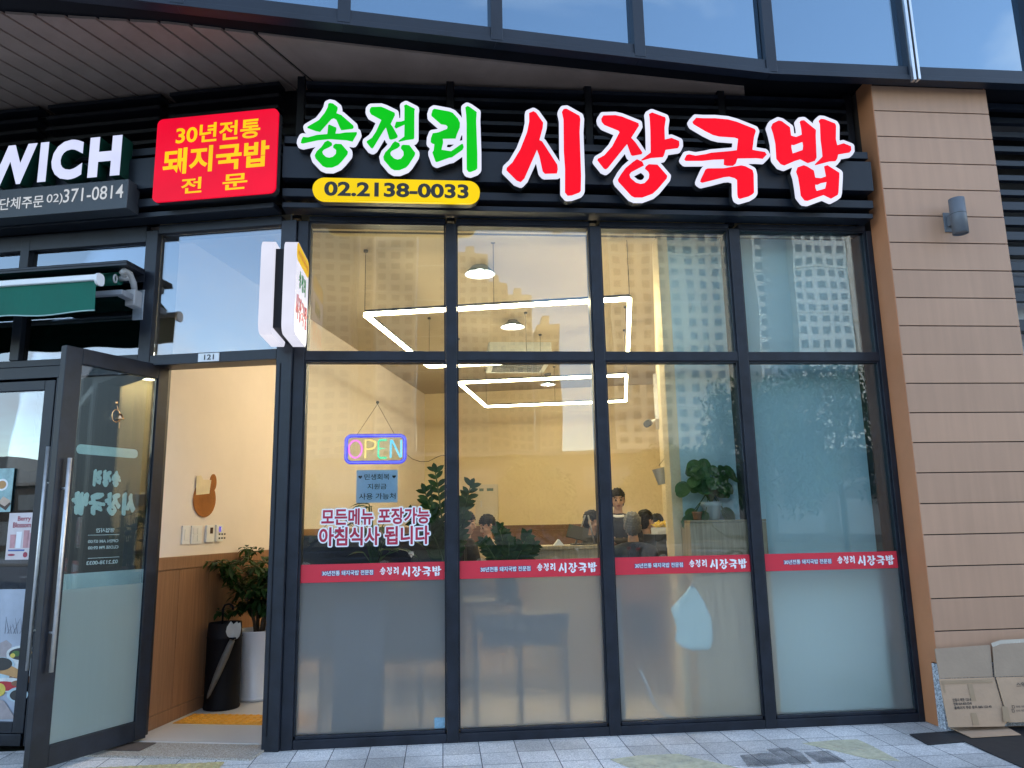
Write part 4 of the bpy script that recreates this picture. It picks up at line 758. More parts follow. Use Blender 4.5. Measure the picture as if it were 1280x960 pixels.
# sandwich shop sign on the wing
sg = thing('sandwich_sign', 'white lit block letters with green sides over a grey number board', 'sign', tuple(WING @ Vector((-2.3, -.2, 3.9))), -TH)
zt, zb = 4.495, 4.163
E_BLUEW = lit_acrylic('lit_cool_white', (0.70, 0.74, 1.0), 1.0)
M_DKG = mat('dark_green_returns', (0.004, 0.045, 0.03), .4)
for ch, a, b in (('S', -3.62, -3.37), ('A', -3.34, -3.03), ('N', -3.00, -2.72), ('D', -2.67, -2.40), ('W', -2.345, -1.90), ('I', -1.872, -1.80), ('C', -1.765, -1.50), ('H', -1.447, -1.178)):
    w = MB(); put_text(w, ch, a, b, zb, zt, -0.305, 0.055, 0.13, 0, 1.0, 0.0)
    for f in w.bm.faces:
        f.normal_update(); f.material_index = 0 if abs(f.normal.y) > .5 else 1
    w.build('letter', [E_BLUEW, M_DKG], sg, WING)
MB().box(-3.7, -1.10, -0.30, -0.155, 3.893, 4.128, .004).build('board', mat('grey_board', (0.045, 0.052, 0.060), .45, 0, .08), sg, WING)
w = MB(); put_text(w, '단체주문', -2.175, -1.80, 3.955, 4.055, -.3035, .01); put_text(w, '02)', -1.775, -1.64, 3.965, 4.055, -.3035, .006); put_text(w, '371-0814', -1.635, -1.135, 3.975, 4.085, -.3035, .006)
w.build('number_writing', lit_acrylic('soft_lit_writing', (0.75, .78, .82), .75), sg, WING)
MB().box(-3.65, -1.2, -.154, -.10, 4.0, 4.06).build('bracket', M_BLACK, sg, WING)
# projecting blade sign on the corner post
BX = -1.075; BL = Matrix.Translation((BX, -0.02, 0)) @ Matrix.Rotation(R(90), 4, 'Z')     # local x runs into the wall, -y looks right
bs = thing('blade_sign', 'white rounded double blade sign projecting from the corner post', 'sign', (BX-.1, -.3, 2.83), 0)
BW = 0.52; zb0, zb1 = 2.80, 3.465
zz0, zz1 = 2.80, 3.47
for off, nm in ((0.0, 'panel'), (0.155, 'panel')):
    MB().prism([rrect(-BW, -0.035, zz0, zz1, .07)], off, off+0.085).build(nm, lit_acrylic('lit_blade_white', (.80, .80, .93), .95), bs, BL)
MB().box(-BW+.06, -0.0, 0.0855, 0.1545, zz0+.05, zz1-.05).build('core', M_BLACK, bs, BL)
MB().prism([rrect(-BW+.012, -.045, zz1-.135, zz1-.008, .045)], -.003, -.0005).build('yellow_header', lit_acrylic('lit_blade_yellow', (.85, .50, 0.0), .9), bs, BL)
w = MB(); put_text(w, '30년전통 돼지국밥', -BW+.05, -.08, zz1-.09, zz1-.05, -.0045, .02); w.build('header_writing', M_CRIM, bs, BL)
w = MB(); word(w, ['song', 'jeong', 'ri'], -.275, zz1-.245, .30, -.003, -.0005, 'f', 1.25); w.build('green_writing', mat('blade_green', (.02, .22, .06), .5), bs, BL)
w = MB(); word(w, ['si', 'jang', 'guk', 'bap'], -.275, zz1-.46, .43, -.003, -.0005, 'f', 1.6); w.build('red_writing', mat('blade_red', (.62, .03, .07), .5), bs, BL)
tag(MB().tube([(-1.225, -.012, 3.46), (-1.222, -.014, 3.62), (-1.226, -.012, 3.85), (-1.222, -.02, 3.95)], .004, 6).build('sign_cable', mat('cable_grey', (.12, .12, .13), .5)), 'thin cable running up the corner post from the white blade sign', 'cable')

# ------------------------------------------------------------------ awning
aw = thing('awning', 'green retractable awning with a white front bar above the sandwich shop', 'awning', tuple(WING @ Vector((-2.2, -.15, 3.1))), -TH)
AX0 = -3.9
MB().box(AX0, -1.10, -.25, -.02, 3.475, 3.50, .006).build('hood', M_FRAME, aw, WING)
hd = MB(); hd.prism([[(-.25, 3.46), (-.25, 3.475), (-.02, 3.4745), (-.02, 3.40), (-.03, 3.40), (-.03, 3.455)]], AX0, -1.10); hd.transform(Matrix(((0,1,0,0),(1,0,0,0),(0,0,1,0),(0,0,0,1))))
hd.build('hood_lip', M_FRAME, aw, WING)
MB().cyl((AX0, -.13, 3.40), (-1.235, -.13, 3.40), .05, .05, 20).build('roll', M_GREENF, aw, WING)
cv = MB(); n_ = 24
for (y0, z0), (y1, z1) in (((-.165, 3.435), (-.43, 3.325)),):
    cv.quad((AX0, y0, z0), (-1.245, y0, z0), (-1.245, y1, z1), (AX0, y1, z1))
cv.build('canopy_cloth', M_GREENF, aw, WING)
vl = MB()
zz = lambda x: 3.045 + .012*math.sin(x*9) + (.0 if x < -1.35 else 0)
pts = [AX0+(-1.185-AX0)*i/60 for i in range(61)]
for i in range(60):
    a, b = pts[i], pts[i+1]
    ya = -.452-.012*math.sin(a*7); yb = -.452-.012*math.sin(b*7)
    vl.quad((a, -.45, 3.285), (b, -.45, 3.285), (b, yb, zz(b)), (a, ya, zz(a)))
vl.build('valance', M_GREENF, aw, WING)
vh = MB(); vh.tube([(p, -.453-.012*math.sin(p*7), zz(p)) for p in pts], .005, 6); vh.build('hem', mat('hem_mint', (.35, .5, .47), .7), aw, WING)
MB().box(AX0, -1.165, -.475, -.425, 3.275, 3.318, .006).build('front_bar', M_WHITEP, aw, WING)
ec = MB(); ec.prism([rrect(-.50, -.41, 3.235, 3.325, .035)], -1.164, -1.148); ec.transform(Matrix(((0,1,0,0),(1,0,0,0),(0,0,1,0),(0,0,0,1))))
ec.build('end_cap', M_WHITEP, aw, WING)
ar = MB(); ar.box(-1.95, -1.13, -.235, -.195, 3.235, 3.275, .005); ar.box(-1.19, -1.13, -.20, -.02, 3.23, 3.28, .005); ar.build('arm', mat('arm_grey', (.33, .34, .36), .4, .4), aw, WING)
M_CAST = mat('cast_white_bracket', (.40, .39, .38), .5, 0, .15)
bk = MB(); bk.box(-1.20, -1.12, -.10, -.005, 3.19, 3.32, .008)
bk.tube([(-1.15, -.06, 3.31), (-1.145, -.09, 3.37), (-1.15, -.14, 3.43), (-1.16, -.19, 3.44), (-1.17, -.21, 3.41)], [.022, .024, .026, .024, .016], 10)
bk.ball((-1.175, -.15, 3.43), .035); bk.cyl((-1.24, -.13, 3.40), (-1.15, -.13, 3.40), .022)
bk.tube([Vector((-1.22, -.2, 3.375))+Vector((.0, .018*math.cos(t), .03*math.sin(t))) for t in [R(k*30) for k in range(12)]], .007, 6, 0, True)
bk.build('bracket', M_CAST, aw, WING)
MB().box(-1.19, -1.105, -.012, -.001, 3.10, 3.34, .002).build('wall_plate', mat('galvanised', (.42, .46, .5), .35, .7, .15), aw, WING)

# ------------------------------------------------------------------ soffit and upper storey
M_SOFF = woodmat('soffit_board', (0.36, 0.26, 0.205), (0.26, 0.185, 0.145), (1, 1, 1), .55, 2)
sp_ = [(-4.6, -.68), (-3.163, -.591), (-2.037, -.551), (-.806, -.386), (.488, -.222), (2.483, -.005)]
so = MB()
jd = (onZ(182, 107, 5.09)-onZ(47, 22, 5.09)); jd.z = 0; jd.normalize(); jn = Vector((-jd.y, jd.x, 0))
poly = [Vector((x, y, 0)) for x, y in sp_] + [Vector((2.6, .25, 0)), Vector((-1.25, .25, 0)), WING @ Vector((-3.4, .25, 0))]
for v in poly: v.z = 0
def clip(P, n, d):                       # keep n.p <= d
    out = []
    for i in range(len(P)):
        a, b = P[i], P[(i+1) % len(P)]; da, db = a.dot(n)-d, b.dot(n)-d
        if da <= 0: out.append(a)
        if da*db < 0: out.append(a+(b-a)*(da/(da-db)))
    return out
base = onZ(47, 22, 5.09).dot(jn); W_ = abs(onZ(137, 35, 5.09).dot(jn)-base)/2
lo_, hi_ = min(p.dot(jn) for p in poly), max(p.dot(jn) for p in poly)
k = math.floor((lo_-base)/W_)
tj = onZ(352, 68, 5.09).dot(jn); sgn = 1 if tj > base else -1
q = clip(poly, -jn*sgn, -tj*sgn)
so.prism([[(p.x, p.y) for p in q]], -5.092, -5.11)
while base+k*W_ < hi_:
    a, b = base+k*W_+.011, base+(k+1)*W_-.011; k += 1
    if sgn*((a+b)/2-tj) > 0: continue
    q = clip(clip(poly, jn, b), -jn, -a)
    if len(q) > 2: so.prism([[(p.x, p.y) for p in q]], -5.09, -5.11)
so.transform(Matrix(((1,0,0,0),(0,0,1,0),(0,-1,0,0),(0,0,0,1))))
so = so.build('soffit', M_SOFF)
tag(so, 'dark brown boarded soffit under the projecting upper storey', 'soffit')
up = thing('upper_storey', 'projecting upper storey with a band of blue reflecting windows over the shops', 'upper facade', (0.5, 0, 5.0))
FE = [(-5.2, -1.29), (-1.889, -.894), (2.598, -.361), (3.79, -.355), (9.0, -.34)]
def fey(x):
    for (xa, ya), (xb, yb) in zip(FE, FE[1:]):
        if xa <= x <= xb: return ya+(yb-ya)*(x-xa)/(xb-xa)
    return FE[-1][1]
under = [(x, y) for x, y in FE] + [(9.0, .3), (-5.2, .9)]
u_ = MB().prism([[(x, y+.06) if i < 5 else (x, y) for i, (x, y) in enumerate(under)]], -5.115, -5.4)
u_.transform(Matrix(((1,0,0,0),(0,0,1,0),(0,-1,0,0),(0,0,0,1)))); u_.build('underside', M_BLACK, up)
def seg(x0, x1):
    a = Vector((x0, fey(x0), 0)); b = Vector((x1, fey(x1), 0)); L_ = (b-a).length
    return Matrix.Translation(a) @ Matrix.Rotation(math.atan2(b.y-a.y, b.x-a.x), 4, 'Z'), L_
XS = [-5.16, -4.05, -2.95, -1.86, -.76, .335, 1.45, 2.56, 3.77, 4.88, 5.98, 7.08, 8.2]
M_UPG = glass('upper_blue_glass', 0.30, (.9, .95, 1), .004, (0.015, 0.035, 0.065), (.74, .90, 1.0))
Zr = 5.0
for i in range(len(XS)-1):
    F_, L_ = seg(XS[i], XS[i+1])
    fm = MB(); fm.box(0.0, L_, 0.0, .10, Zr, Zr+.115, .003); fm.build('frame_rail', M_BEAM, up, F_); MB().box(0, L_, 0, .10, 7.55, 7.65, .003).build('head_rail', M_BEAM, up, F_); MB().box(0.0, L_, -.012, 0.0, Zr-.012, Zr+.03, .002).build('drip_edge', M_BEAM, up, F_)
    MB().box(.045, L_-.045, .05, .06, Zr+.116, 7.549).build('window_pane', M_UPG, up, F_)
    MB().box(-.045, .045, -.015, .10, Zr+.004, 7.66, .003).build('mullion', M_BEAM, up, F_)
    sp2 = MB(); sp2.box(0, L_, .02, .12, 7.66, 14.0); sp2.build('spandrel', M_UPG, up, F_)
F_, L_ = seg(3.77, 4.88)
MB().box(-.035, -.012, -.045, .0, Zr-.03, 9).box(.0, .02, -.055, .0, Zr-.03, 9).build('aluminium_fin', mat('bare_aluminium', (.6, .6, .6), .3, .9), up, F_)
bo_ = MB().box(-32, 32, 8.6, 9.4, -.1, 14.0); bo_.box(-32, 32, .9, 9.4, 13.5, 14.0); bo_.box(-32, -31, -.2, 9, -.1, 14); bo_.box(31, 32, -.2, 9, -.1, 14)
bo_.box(-32, -5.2, -1.28, -.9, 5.0, 14.0); bo_.box(9.0, 32, -.33, .1, 5.0, 14.0)
bo_.build('body', mat('building_render', (.3, .29, .28), .8), up)
MB().box(-32, 32, .36, 8.6, 5.13, 5.45).build('floor_slab', mat('slab_concrete', (.3, .3, .3), .8), up)

# ------------------------------------------------------------------ brown cladded pier, plinth, lamp
PX0, PX1, PYF = 3.478, 4.492, -.22
pi_ = thing('cladded_pier', 'wide brown panelled pier standing right of the glazed shopfront', 'pier', (3.98, 0, 0))
MB().box(PX0+.012, PX1-.012, PYF+.012, .60, 0.0, 5.10).build('core', mat('pier_joint_dark', (.03, .02, .016), .8), pi_)
z = .2242; pn = MB(); ps = MB()
Z_ = [0.0, .4405] + [.6685+.2290*k for k in range(20)]
for a, b in zip(Z_, Z_[1:]):
    if a > 5.05: break
    b = min(b, 5.099)
    if a >= .44: pn.box(PX0+.004, PX1, PYF, PYF+.012, a+.004, b-.004, .0015)
pn.build('cladding', M_CLAD, pi_)
MB().box(PX0, PX0+.012, PYF+.07, .0, 0.004, 5.098).build('side_panel', M_CLADS, pi_)
MB().box(PX0-.002, PX0+.012, PYF+.004, PYF+.069, 0.45, 5.098).build('side_panel', M_CLADS, pi_)
MB().box(PX1-.012, PX1, PYF+.012, .60, 0.45, 5.098).build('side_panel', M_CLADS, pi_)
MB().box(PX0-.004, PX1+.01, PYF-.012, PYF+.068, 0.0, .44, .004).build('plinth', M_GRAN, pi_)
L0, L1, LL = onY(1189, 252, -.33), onY(1200, 293, -.33), onY(1176, 262, -.23)
wl = thing('wall_lamp', 'grey cylindrical up and down wall lamp on the brown pier', 'lamp', (L0.x+.05, -.3, L1.z))
lc = Vector(((onY(1187, 270, -.33).x+onY(1208, 270, -.33).x)/2, -.335, 0))
M_LAMP = mat('lamp_grey', (.115, .125, .14), .5, 0, .1, 8, .1, 150)
lp_ = MB(); rr = .058; zA, zB = L1.z+.005, L0.z+.02
lp_.lathe([(rr-.008, zA+.012), (rr-.008, zA), (rr, zA), (rr, zB), (rr-.008, zB), (rr-.008, zB-.012), (0.001, zB-.012)], (lc.x, lc.y, 0), 32)
lp_.lathe([(0.001, zA+.012), (rr-.008, zA+.012)], (lc.x, lc.y, 0), 32); lp_.build('body', M_LAMP, wl); MB().lathe([(rr+.0006, zA+(zB-zA)*.56-.002), (rr+.0006, zA+(zB-zA)*.56+.002)], (lc.x, lc.y, 0), 32).build('seam', M_INK, wl)
zm = (zA+zB)/2
MB().box(lc.x-.028, lc.x+.028, -.30, PYF-.012, zm-.05, zm+.045, .006).build('arm', M_LAMP, wl)
MB().box(lc.x-.05, lc.x+.05, PYF-.012, PYF-.001, zm-.09, zm+.075, .004).build('back_plate', M_LAMP, wl)

# louvred plant wall right of the pier
pw = thing('louvre_wall', 'dark navy louvred wall of horizontal blades right of the brown pier', 'louvre wall', (5.8, .3, 0))
MB().box(4.5, 8.5, .62, .68, 0, 5.10).build('back_panel', M_BLACK, pw)
lb = MB()
for k in range(36):
    zc = .25+k*.137
    if 3.05 < zc < 3.15: continue
    h_ = .075 if 4.2 > zc > 3.2 else .05
    lb.box(4.51, 8.5, .10, .16, zc, zc+h_, .002) if not (1.3 < zc < 3.1) else None
lb.build('louvre', M_BEAM, pw)
MB().box(4.51, 8.5, .08, .2, 3.0, 3.1, .003).build('beam', M_BEAM, pw)
g0 = onY(1264, 325, .25)
ac = thing('outdoor_unit', 'grey outdoor air conditioner with a round wire fan guard right of the pier', 'air conditioner', (g0.x+.45, .4, 1.3))
MB().box(g0.x-.0, g0.x+.95, .28, .60, 1.9, g0.z+.02, .01).build('casing', mat('unit_casing', (.45, .46, .46), .5), ac)
gc = Vector((g0.x+.47, .25, (1.9+g0.z)/2)); gr = MB()
for r_ in [.03+.033*k for k in range(13)]: gr.tube([gc+Vector((r_*math.cos(t), 0, r_*math.sin(t))) for t in [R(k*15) for k in range(24)]], .006, 5, 0, True)
for k in range(16): gr.tube([gc+Vector((.03*math.cos(R(k*22.5)), 0.004, .03*math.sin(R(k*22.5)))), gc+Vector((.43*math.cos(R(k*22.5)), .004, .43*math.sin(R(k*22.5))))], .005, 5)
gr.build('fan_guard', mat('guard_white', (.6, .6, .6), .4), ac)
MB().cyl((gc.x, .272, gc.z), (gc.x, .279, gc.z), .42, .42, 36).build('fan_opening', M_BLACK, ac)
MB().box(g0.x+.05, g0.x+.9, .30, .58, 1.3, 1.899, .01).build('stand', M_FRAME, ac)

# ------------------------------------------------------------------ flattened cartons against the pier
def onT(px, py): return onP(px, py, Vector((3.9, -.36, 0)), Vector((0, -1, .16)).normalized())
def slab(name, pts, m, t=.006, off=0.0, parent=None, plane=None):
    P = [(plane or onT)(x, y) for x, y in pts]
    n = (P[1]-P[0]).cross(P[2]-P[0]).normalized()
    if n.y > 0: n = -n
    b = MB(); A = [b.bm.verts.new(p+n*off) for p in P]; B = [b.bm.verts.new(p+n*(off-t)) for p in P]
    b.bm.faces.new(A); b.bm.faces.new(B[::-1])
    for i in range(len(P)): b.bm.faces.new((A[i], B[i], B[(i+1) % len(P)], A[(i+1) % len(P)]))
    return b.build(name, m, parent)
q = onT(1230, 900)
cb1 = thing('flattened_carton', 'flattened brown cardboard carton with printed address leaning on the pier, nearest the window', 'cardboard box', (q.x, q.y, 0))
slab('top_flap', [(1169, 811), (1238, 806), (1242, 846), (1175, 848)], M_CARDD, .006, -.004, cb1)
slab('front', [(1174, 848.5), (1243, 846.5), (1259, 903), (1255, 908), (1186, 909)], M_CARD, .006, 0, cb1)
slab('tape', [(1176, 851), (1240, 849), (1240, 853), (1177, 855)], M_TAPE, .001, .0035, cb1)
slab('tape', [(1209, 855), (1215, 855), (1220, 876), (1214, 876)], M_TAPE, .001, .003, cb1)
slab('tape', [(1213, 891), (1220, 891), (1224, 906), (1216, 906)], M_TAPE, .001, .003, cb1)
slab('tape', [(1178, 855), (1180, 855), (1182, 866), (1180, 866)], M_TAPE, .001, .003, cb1)
zb_ = lambda x, y: onZ(x, y, .012)
slab('bottom_flap', [(1186, 909.5), (1257, 908.5), (1276, 919), (1214, 922.5)], M_CARD, .005, 0, cb1, zb_)
TF = Matrix.Translation((3.9, -.36, 0)) @ Matrix.Rotation(-math.atan(.16), 4, 'X')
w = MB()
def cardtext(body, pxa, pya, pxb, h, wt=.0):
    A_ = TF.inverted() @ onT(pxa, pya); B_ = TF.inverted() @ onT(pxb, pya)
    put_text(w, body, A_.x, B_.x, A_.z-h, A_.z, -.004, wt)
cardtext('안동시 북문 123-8', 1190, 873, 1213, .022, .02); cardtext('전화 054-850-0245', 1191, 878, 1214, .02, .02); cardtext('홈페이지 주문 문의 080-123-45', 1192, 883, 1239, .02, .02)
w.build('print', M_INK, cb1, TF)
cb2 = thing('flattened_carton', 'flattened cardboard carton with a taped white top edge, farthest from the window', 'cardboard box', (onT(1290, 880).x, q.y, 0))
slab('top_flap', [(1240, 807), (1250, 803), (1290, 800), (1380, 800), (1390, 842), (1243, 846)], M_CARDD, .006, .006, cb2)
slab('front', [(1244, 846.5), (1390, 843), (1410, 900), (1260, 903)], M_CARD, .006, .009, cb2)
slab('top_tape', [(1238, 804), (1250, 800), (1290, 798), (1380, 798), (1380, 802), (1290, 802.5), (1250, 805), (1240, 809)], mat('clear_tape', (.46, .39, .31), .25), .001, .0075, cb2)
slab('tape', [(1251, 882), (1258, 884), (1262, 902), (1253, 902)], M_TAPE, .001, .012, cb2)
slab('bottom_flap', [(1257, 906), (1410, 900), (1430, 912), (1281, 919)], M_CARD, .005, .009, cb2, zb_)
w = MB()
for y in (881.5, 886.5):
    A_ = TF.inverted() @ onT(1263, y)
    for (dx1, dz1, dx2, dz2) in ((0, 0, .018, .002), (0, .018, .018, .02), (0, .002, .002, .018), (.016, .002, .018, .018)): w.box(A_.x+dx1, A_.x+dx2, -.014, -.0125, A_.z+dz1-.02, A_.z+dz2-.02)
    put_text(w, '신선 식품', A_.x+.03, A_.x+.10, A_.z-.017, A_.z-.003, -.013, .01)
A_ = TF.inverted() @ onT(1268, 853); put_text(w, '스위트', A_.x, A_.x+.11, A_.z-.03, A_.z, -.013, .01)
w.build('print', M_INK, cb2, TF)
# ------------------------------------------------------------------ dining room shell
LWX, BWY, CZ = -1.085, 8.54, 3.95
def wall(name, mb, m, label, F=None, cat='wall'):
    return tag(mb.build(name, m, None, F), label, cat)
wall('side_wall', MB().box(LWX-.15, LWX, .205, BWY, 0, CZ), M_CREAM2, 'pale cream wall inside the open entrance above the brown wainscot', WING)
wall('back_wall', MB().box(LWX-.15, 6.2, BWY, BWY+.15, 0, CZ), M_CREAM, 'long cream back wall of the dining room', WING)
Kp = onY(845, 500, .33); KX = Kp.x
gd = R(74.0)
GR = Matrix.Translation((KX-.085, .47, 0)) @ Matrix.Rotation(gd, 4, 'Z')
wall('kitchen_wall', MB().box(0, 7.4, -.12, 0, 0, CZ), M_CREAM, 'cream wall running back behind the pale teal board', GR)
pb = MB().box(KX-.085, KX, .32, .47, 0.02, CZ-.001); wall('board_post', pb, M_CREAM, 'narrow cream post at the left edge of the pale teal board', None, 'post')
wall('teal_board', MB().box(KX+.001, 3.43, .33, .38, 0.02, CZ-.001), M_TEAL, 'pale teal board standing close behind the two right window bays')
MB().box(3.431, 3.47, .241, .45, 0.0, CZ-.001).build('end_wall', M_FRAME, sf)
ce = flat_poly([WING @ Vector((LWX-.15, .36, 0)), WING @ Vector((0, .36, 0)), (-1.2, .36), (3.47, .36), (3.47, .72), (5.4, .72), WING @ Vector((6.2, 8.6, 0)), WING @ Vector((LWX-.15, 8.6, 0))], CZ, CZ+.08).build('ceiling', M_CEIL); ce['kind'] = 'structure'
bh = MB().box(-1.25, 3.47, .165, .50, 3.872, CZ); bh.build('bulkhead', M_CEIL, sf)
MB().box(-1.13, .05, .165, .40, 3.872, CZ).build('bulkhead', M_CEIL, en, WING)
# wainscot on the entrance wall: top rail and upright boards
wn = MB()
def wains(mb, ax, o, s0, s1, zf, zt, F):
    mb.box(LWX, LWX+.022, s0, s1, zt-.10, zt, .003)
    mb.box(LWX, LWX+.018, s0, s1, zf, zf+.10, .003)
    n = max(1, int((s1-s0)/.40))
    for i in range(n):
        a, b = s0+(s1-s0)*i/n, s0+(s1-s0)*(i+1)/n
        mb.box(LWX, LWX+.013, a+.002, b-.002, zf+.102, zt-.102, .002)
wains(wn, 0, 0, .21, 2.9, .021, 1.286, WING); wains(wn, 0, 0, 2.902, BWY-.03, .20, 1.486, WING)
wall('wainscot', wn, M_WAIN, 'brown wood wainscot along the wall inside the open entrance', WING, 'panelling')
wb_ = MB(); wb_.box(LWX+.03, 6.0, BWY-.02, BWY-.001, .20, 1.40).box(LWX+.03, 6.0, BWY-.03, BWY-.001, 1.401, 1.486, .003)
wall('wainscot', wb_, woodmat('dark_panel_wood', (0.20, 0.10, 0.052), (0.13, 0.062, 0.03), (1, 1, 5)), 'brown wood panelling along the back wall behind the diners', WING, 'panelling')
# neighbour's dark interior
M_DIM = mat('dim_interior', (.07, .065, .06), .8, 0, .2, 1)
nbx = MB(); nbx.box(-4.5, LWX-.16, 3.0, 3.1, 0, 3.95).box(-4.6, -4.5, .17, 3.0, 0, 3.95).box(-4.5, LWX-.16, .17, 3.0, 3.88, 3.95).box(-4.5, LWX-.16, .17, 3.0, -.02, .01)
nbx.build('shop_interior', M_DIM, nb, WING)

# ------------------------------------------------------------------ ceiling lights
ZL = 3.35
E_LED = emis('led_light', (1.0, .83, .53), 50.0)
E_BULB = emis('bulb_light', (.95, .98, .9), 70.0)
def led_frame(name, a, b, c, label):
    A, B, C_ = [WING.inverted() @ onZ(*p, ZL) for p in (a, b, c)]
    x0, x1, y0, y1 = A.x, B.x, (A.y+B.y)/2, C_.y
    t = thing(name, label, 'ceiling light', tuple(WING @ Vector(((x0+x1)/2, (y0+y1)/2, ZL))), -TH, 'rectangular LED ceiling lights')
    r_ = .017
    bars = ((x0, x1, y0-r_, y0+r_), (x0, x1, y1-r_, y1+r_), (x0-r_, x0+r_, y0+r_, y1-r_), (x1-r_, x1+r_, y0+r_, y1-r_))
    for p in bars:
        MB().box(p[0], p[1], p[2], p[3], ZL-.017, ZL+.012, .002).build('light_bar', E_LED, t, WING)
        MB().box(p[0]+.003, p[1]-.003, p[2]+.003, p[3]-.003, ZL+.0125, ZL+.035).build('housing', M_FRAME, t, WING)
    for x, y in ((x0, y0), (x1, y0), (x0, y1), (x1, y1), ((x0+x1)/2, y0), ((x0+x1)/2, y1)):
        MB().cyl((x, y, ZL+.035), (x, y, CZ-.002), .0028, None, 6).cyl((x, y, CZ-.02), (x, y, CZ-.002), .02, .02, 10).build('suspension', M_INK, t, WING)
    return t
led_frame('led_frame_light', (455, 392), (787, 374), (540, 458), 'lit rectangular LED frame nearest the windows, hung below the ceiling')
led_frame('led_frame_light', (573, 478), (783, 469), (610, 508), 'lit rectangular LED frame farther back in the dining room')
def pendant(px, ptop, pbot, wpx, y, label):
    c = onY(px, pbot, y); tp = onY(px, ptop, y); sc_ = (c-CAM).dot(_fwd)/FPX; r = wpx*sc_/2; h = tp.z-c.z
    t = thing('pendant_lamp', label, 'pendant lamp', (c.x, c.y, c.z), 0, 'green grey cone pendant lamps')
    MB().lathe([(r, 0), (r+.004, .004), (r*.25, h*.72), (r*.2, h*.74), (r*.2, h), (.004, h)], tuple(c), 28).build('shade', mat('lamp_green_grey', (.10, .14, .13), .4, .2, .1), t)
    MB().lathe([(.004, h*.7), (r*.17, h*.68), (r-.003, .004), (r, 0)], tuple(c), 28).build('lining', M_WHITEP, t)
    MB().ball((c.x, c.y, c.z+h*.2), r*.24, (1, 1, 1.1)).build('bulb', E_BULB, t)
    MB().cyl((c.x, c.y, c.z+h), (c.x, c.y, CZ-.001), .003, None, 6).cyl((c.x, c.y, CZ-.03), (c.x, c.y, CZ-.001), .05, .06, 16).build('cord', M_INK, t)
pendant(600, 323, 343, 38, 1.35, 'cone pendant lamp highest and nearest to the window')
pendant(641, 397, 409, 30, 3.3, 'cone pendant lamp in the middle of the row of three')
pendant(685, 474, 481, 19, 6.6, 'smallest cone pendant lamp, farthest back in the room')
A, B = onY(611, 425, 4.4), onY(690, 446, 4.4)
au = thing('air_conditioner', 'grey hanging ceiling air conditioner above the diners', 'air conditioner', ((A.x+B.x)/2, 4.8, B.z))
MB().box(A.x, B.x, 4.4, 5.3, B.z-.05, A.z, .02).build('casing', mat('ac_grey', (.42, .44, .42), .5), au)
gr = MB()
for k in range(8): gr.box(A.x+.08, B.x-.08, 4.5+k*.09, 4.55+k*.09, B.z-.058, B.z-.051)
gr.build('grille', M_FRAME, au)
MB().cyl(((A.x+B.x)/2, 4.85, A.z), ((A.x+B.x)/2, 4.85, CZ-.001), .015).build('hanger', M_FRAME, au)

# ------------------------------------------------------------------ wall fittings
def onL(px, py, v=0.0):                  # on the entrance side wall, in wing coordinates
    n = WING.to_3x3() @ Vector((1, 0, 0)); return WING.inverted() @ onP(px, py, WING @ Vector((LWX+v, 0, 0)), n)
def wallbox(name, px0, py0, px1, py1, label, cat, dep=.012):
    a, b = onL(px0, py0), onL(px1, py1)
    t = thing(name, label, cat, tuple(WING @ Vector((LWX, (a.y+b.y)/2, b.z))), -TH)
    MB().box(LWX+.001, LWX+dep, a.y, b.y, b.z, a.z, .002).build('plate', M_WHITEP, t, WING)
    return t, a, b
t, a, b = wallbox('light_switch', 227, 657, 235, 680, 'white light switch closest to the open door on the entrance wall', 'switch')
MB().box(LWX+.0125, LWX+.017, a.y+.03, b.y-.03, b.z+.03, a.z-.03, .002).build('rocker', M_WHITEP, t, WING)
t, a, b = wallbox('light_switch', 238.5, 657, 250.5, 679.5, 'wider white light switch with several rockers on the entrance wall', 'switch')
mid = (a.y+b.y)/2
for y0, y1 in ((a.y+.02, mid-.004), (mid+.004, b.y-.02)):
    for z0, z1 in ((b.z+.02, (a.z+b.z)/2-.004), ((a.z+b.z)/2+.004, a.z-.02)): MB().box(LWX+.0125, LWX+.017, y0, y1, z0, z1, .002).build('rocker', M_WHITEP, t, WING)
t, a, b = wallbox('thermostat', 256.5, 656.5, 265, 677.5, 'white wall thermostat with a dark square screen', 'thermostat', .02)
MB().box(LWX+.0205, LWX+.022, a.y+.05, b.y-.03, (a.z+b.z)/2+.0, a.z-.02).build('screen', mat('screen_brown', (.06, .035, .03), .2), t, WING)
t, a, b = wallbox('thermostat', 268.5, 656, 276, 676.5, 'white wall controller with a violet lit screen and buttons', 'thermostat', .02)
MB().box(LWX+.0205, LWX+.022, a.y+.04, b.y-.04, (a.z+b.z)/2+.01, a.z-.015).build('screen', emis('violet_screen', (.25, .2, .75), .8), t, WING)
w = MB()
for k in range(3):
    for j in range(2): w.box(LWX+.0205, LWX+.0225, a.y+.04+k*.045, a.y+.065+k*.045, b.z+.02+j*.035, b.z+.035+j*.035)
w.build('button', M_INK, t, WING)
q = onL(255, 624); 
bp_ = thing('wall_mirror', 'small oval copper tinted mirror with a paper tag on the entrance wall', 'mirror', tuple(WING @ Vector((LWX, q.y, q.z-.16))), -TH)
WL = WING @ Matrix.Translation((LWX, 0, 0)) @ Matrix.Rotation(R(90), 4, 'Z')   # local x along the wall inwards, -y into the room
w = MB(); w.prism([[(q.y+.18*math.cos(R(k*12)), q.z+.155*math.sin(R(k*12))) for k in range(30)]], -.010, -.002)
w.prism([[(q.y+.125+.055*math.cos(R(k*18)), q.z+.15+.075*math.sin(R(k*18))) for k in range(20)]], -.0095, -.0025)
w.build('mirror_glass', mat('copper_mirror', (.42, .20, .09), .12, .75, .2, 9), bp_, WL)
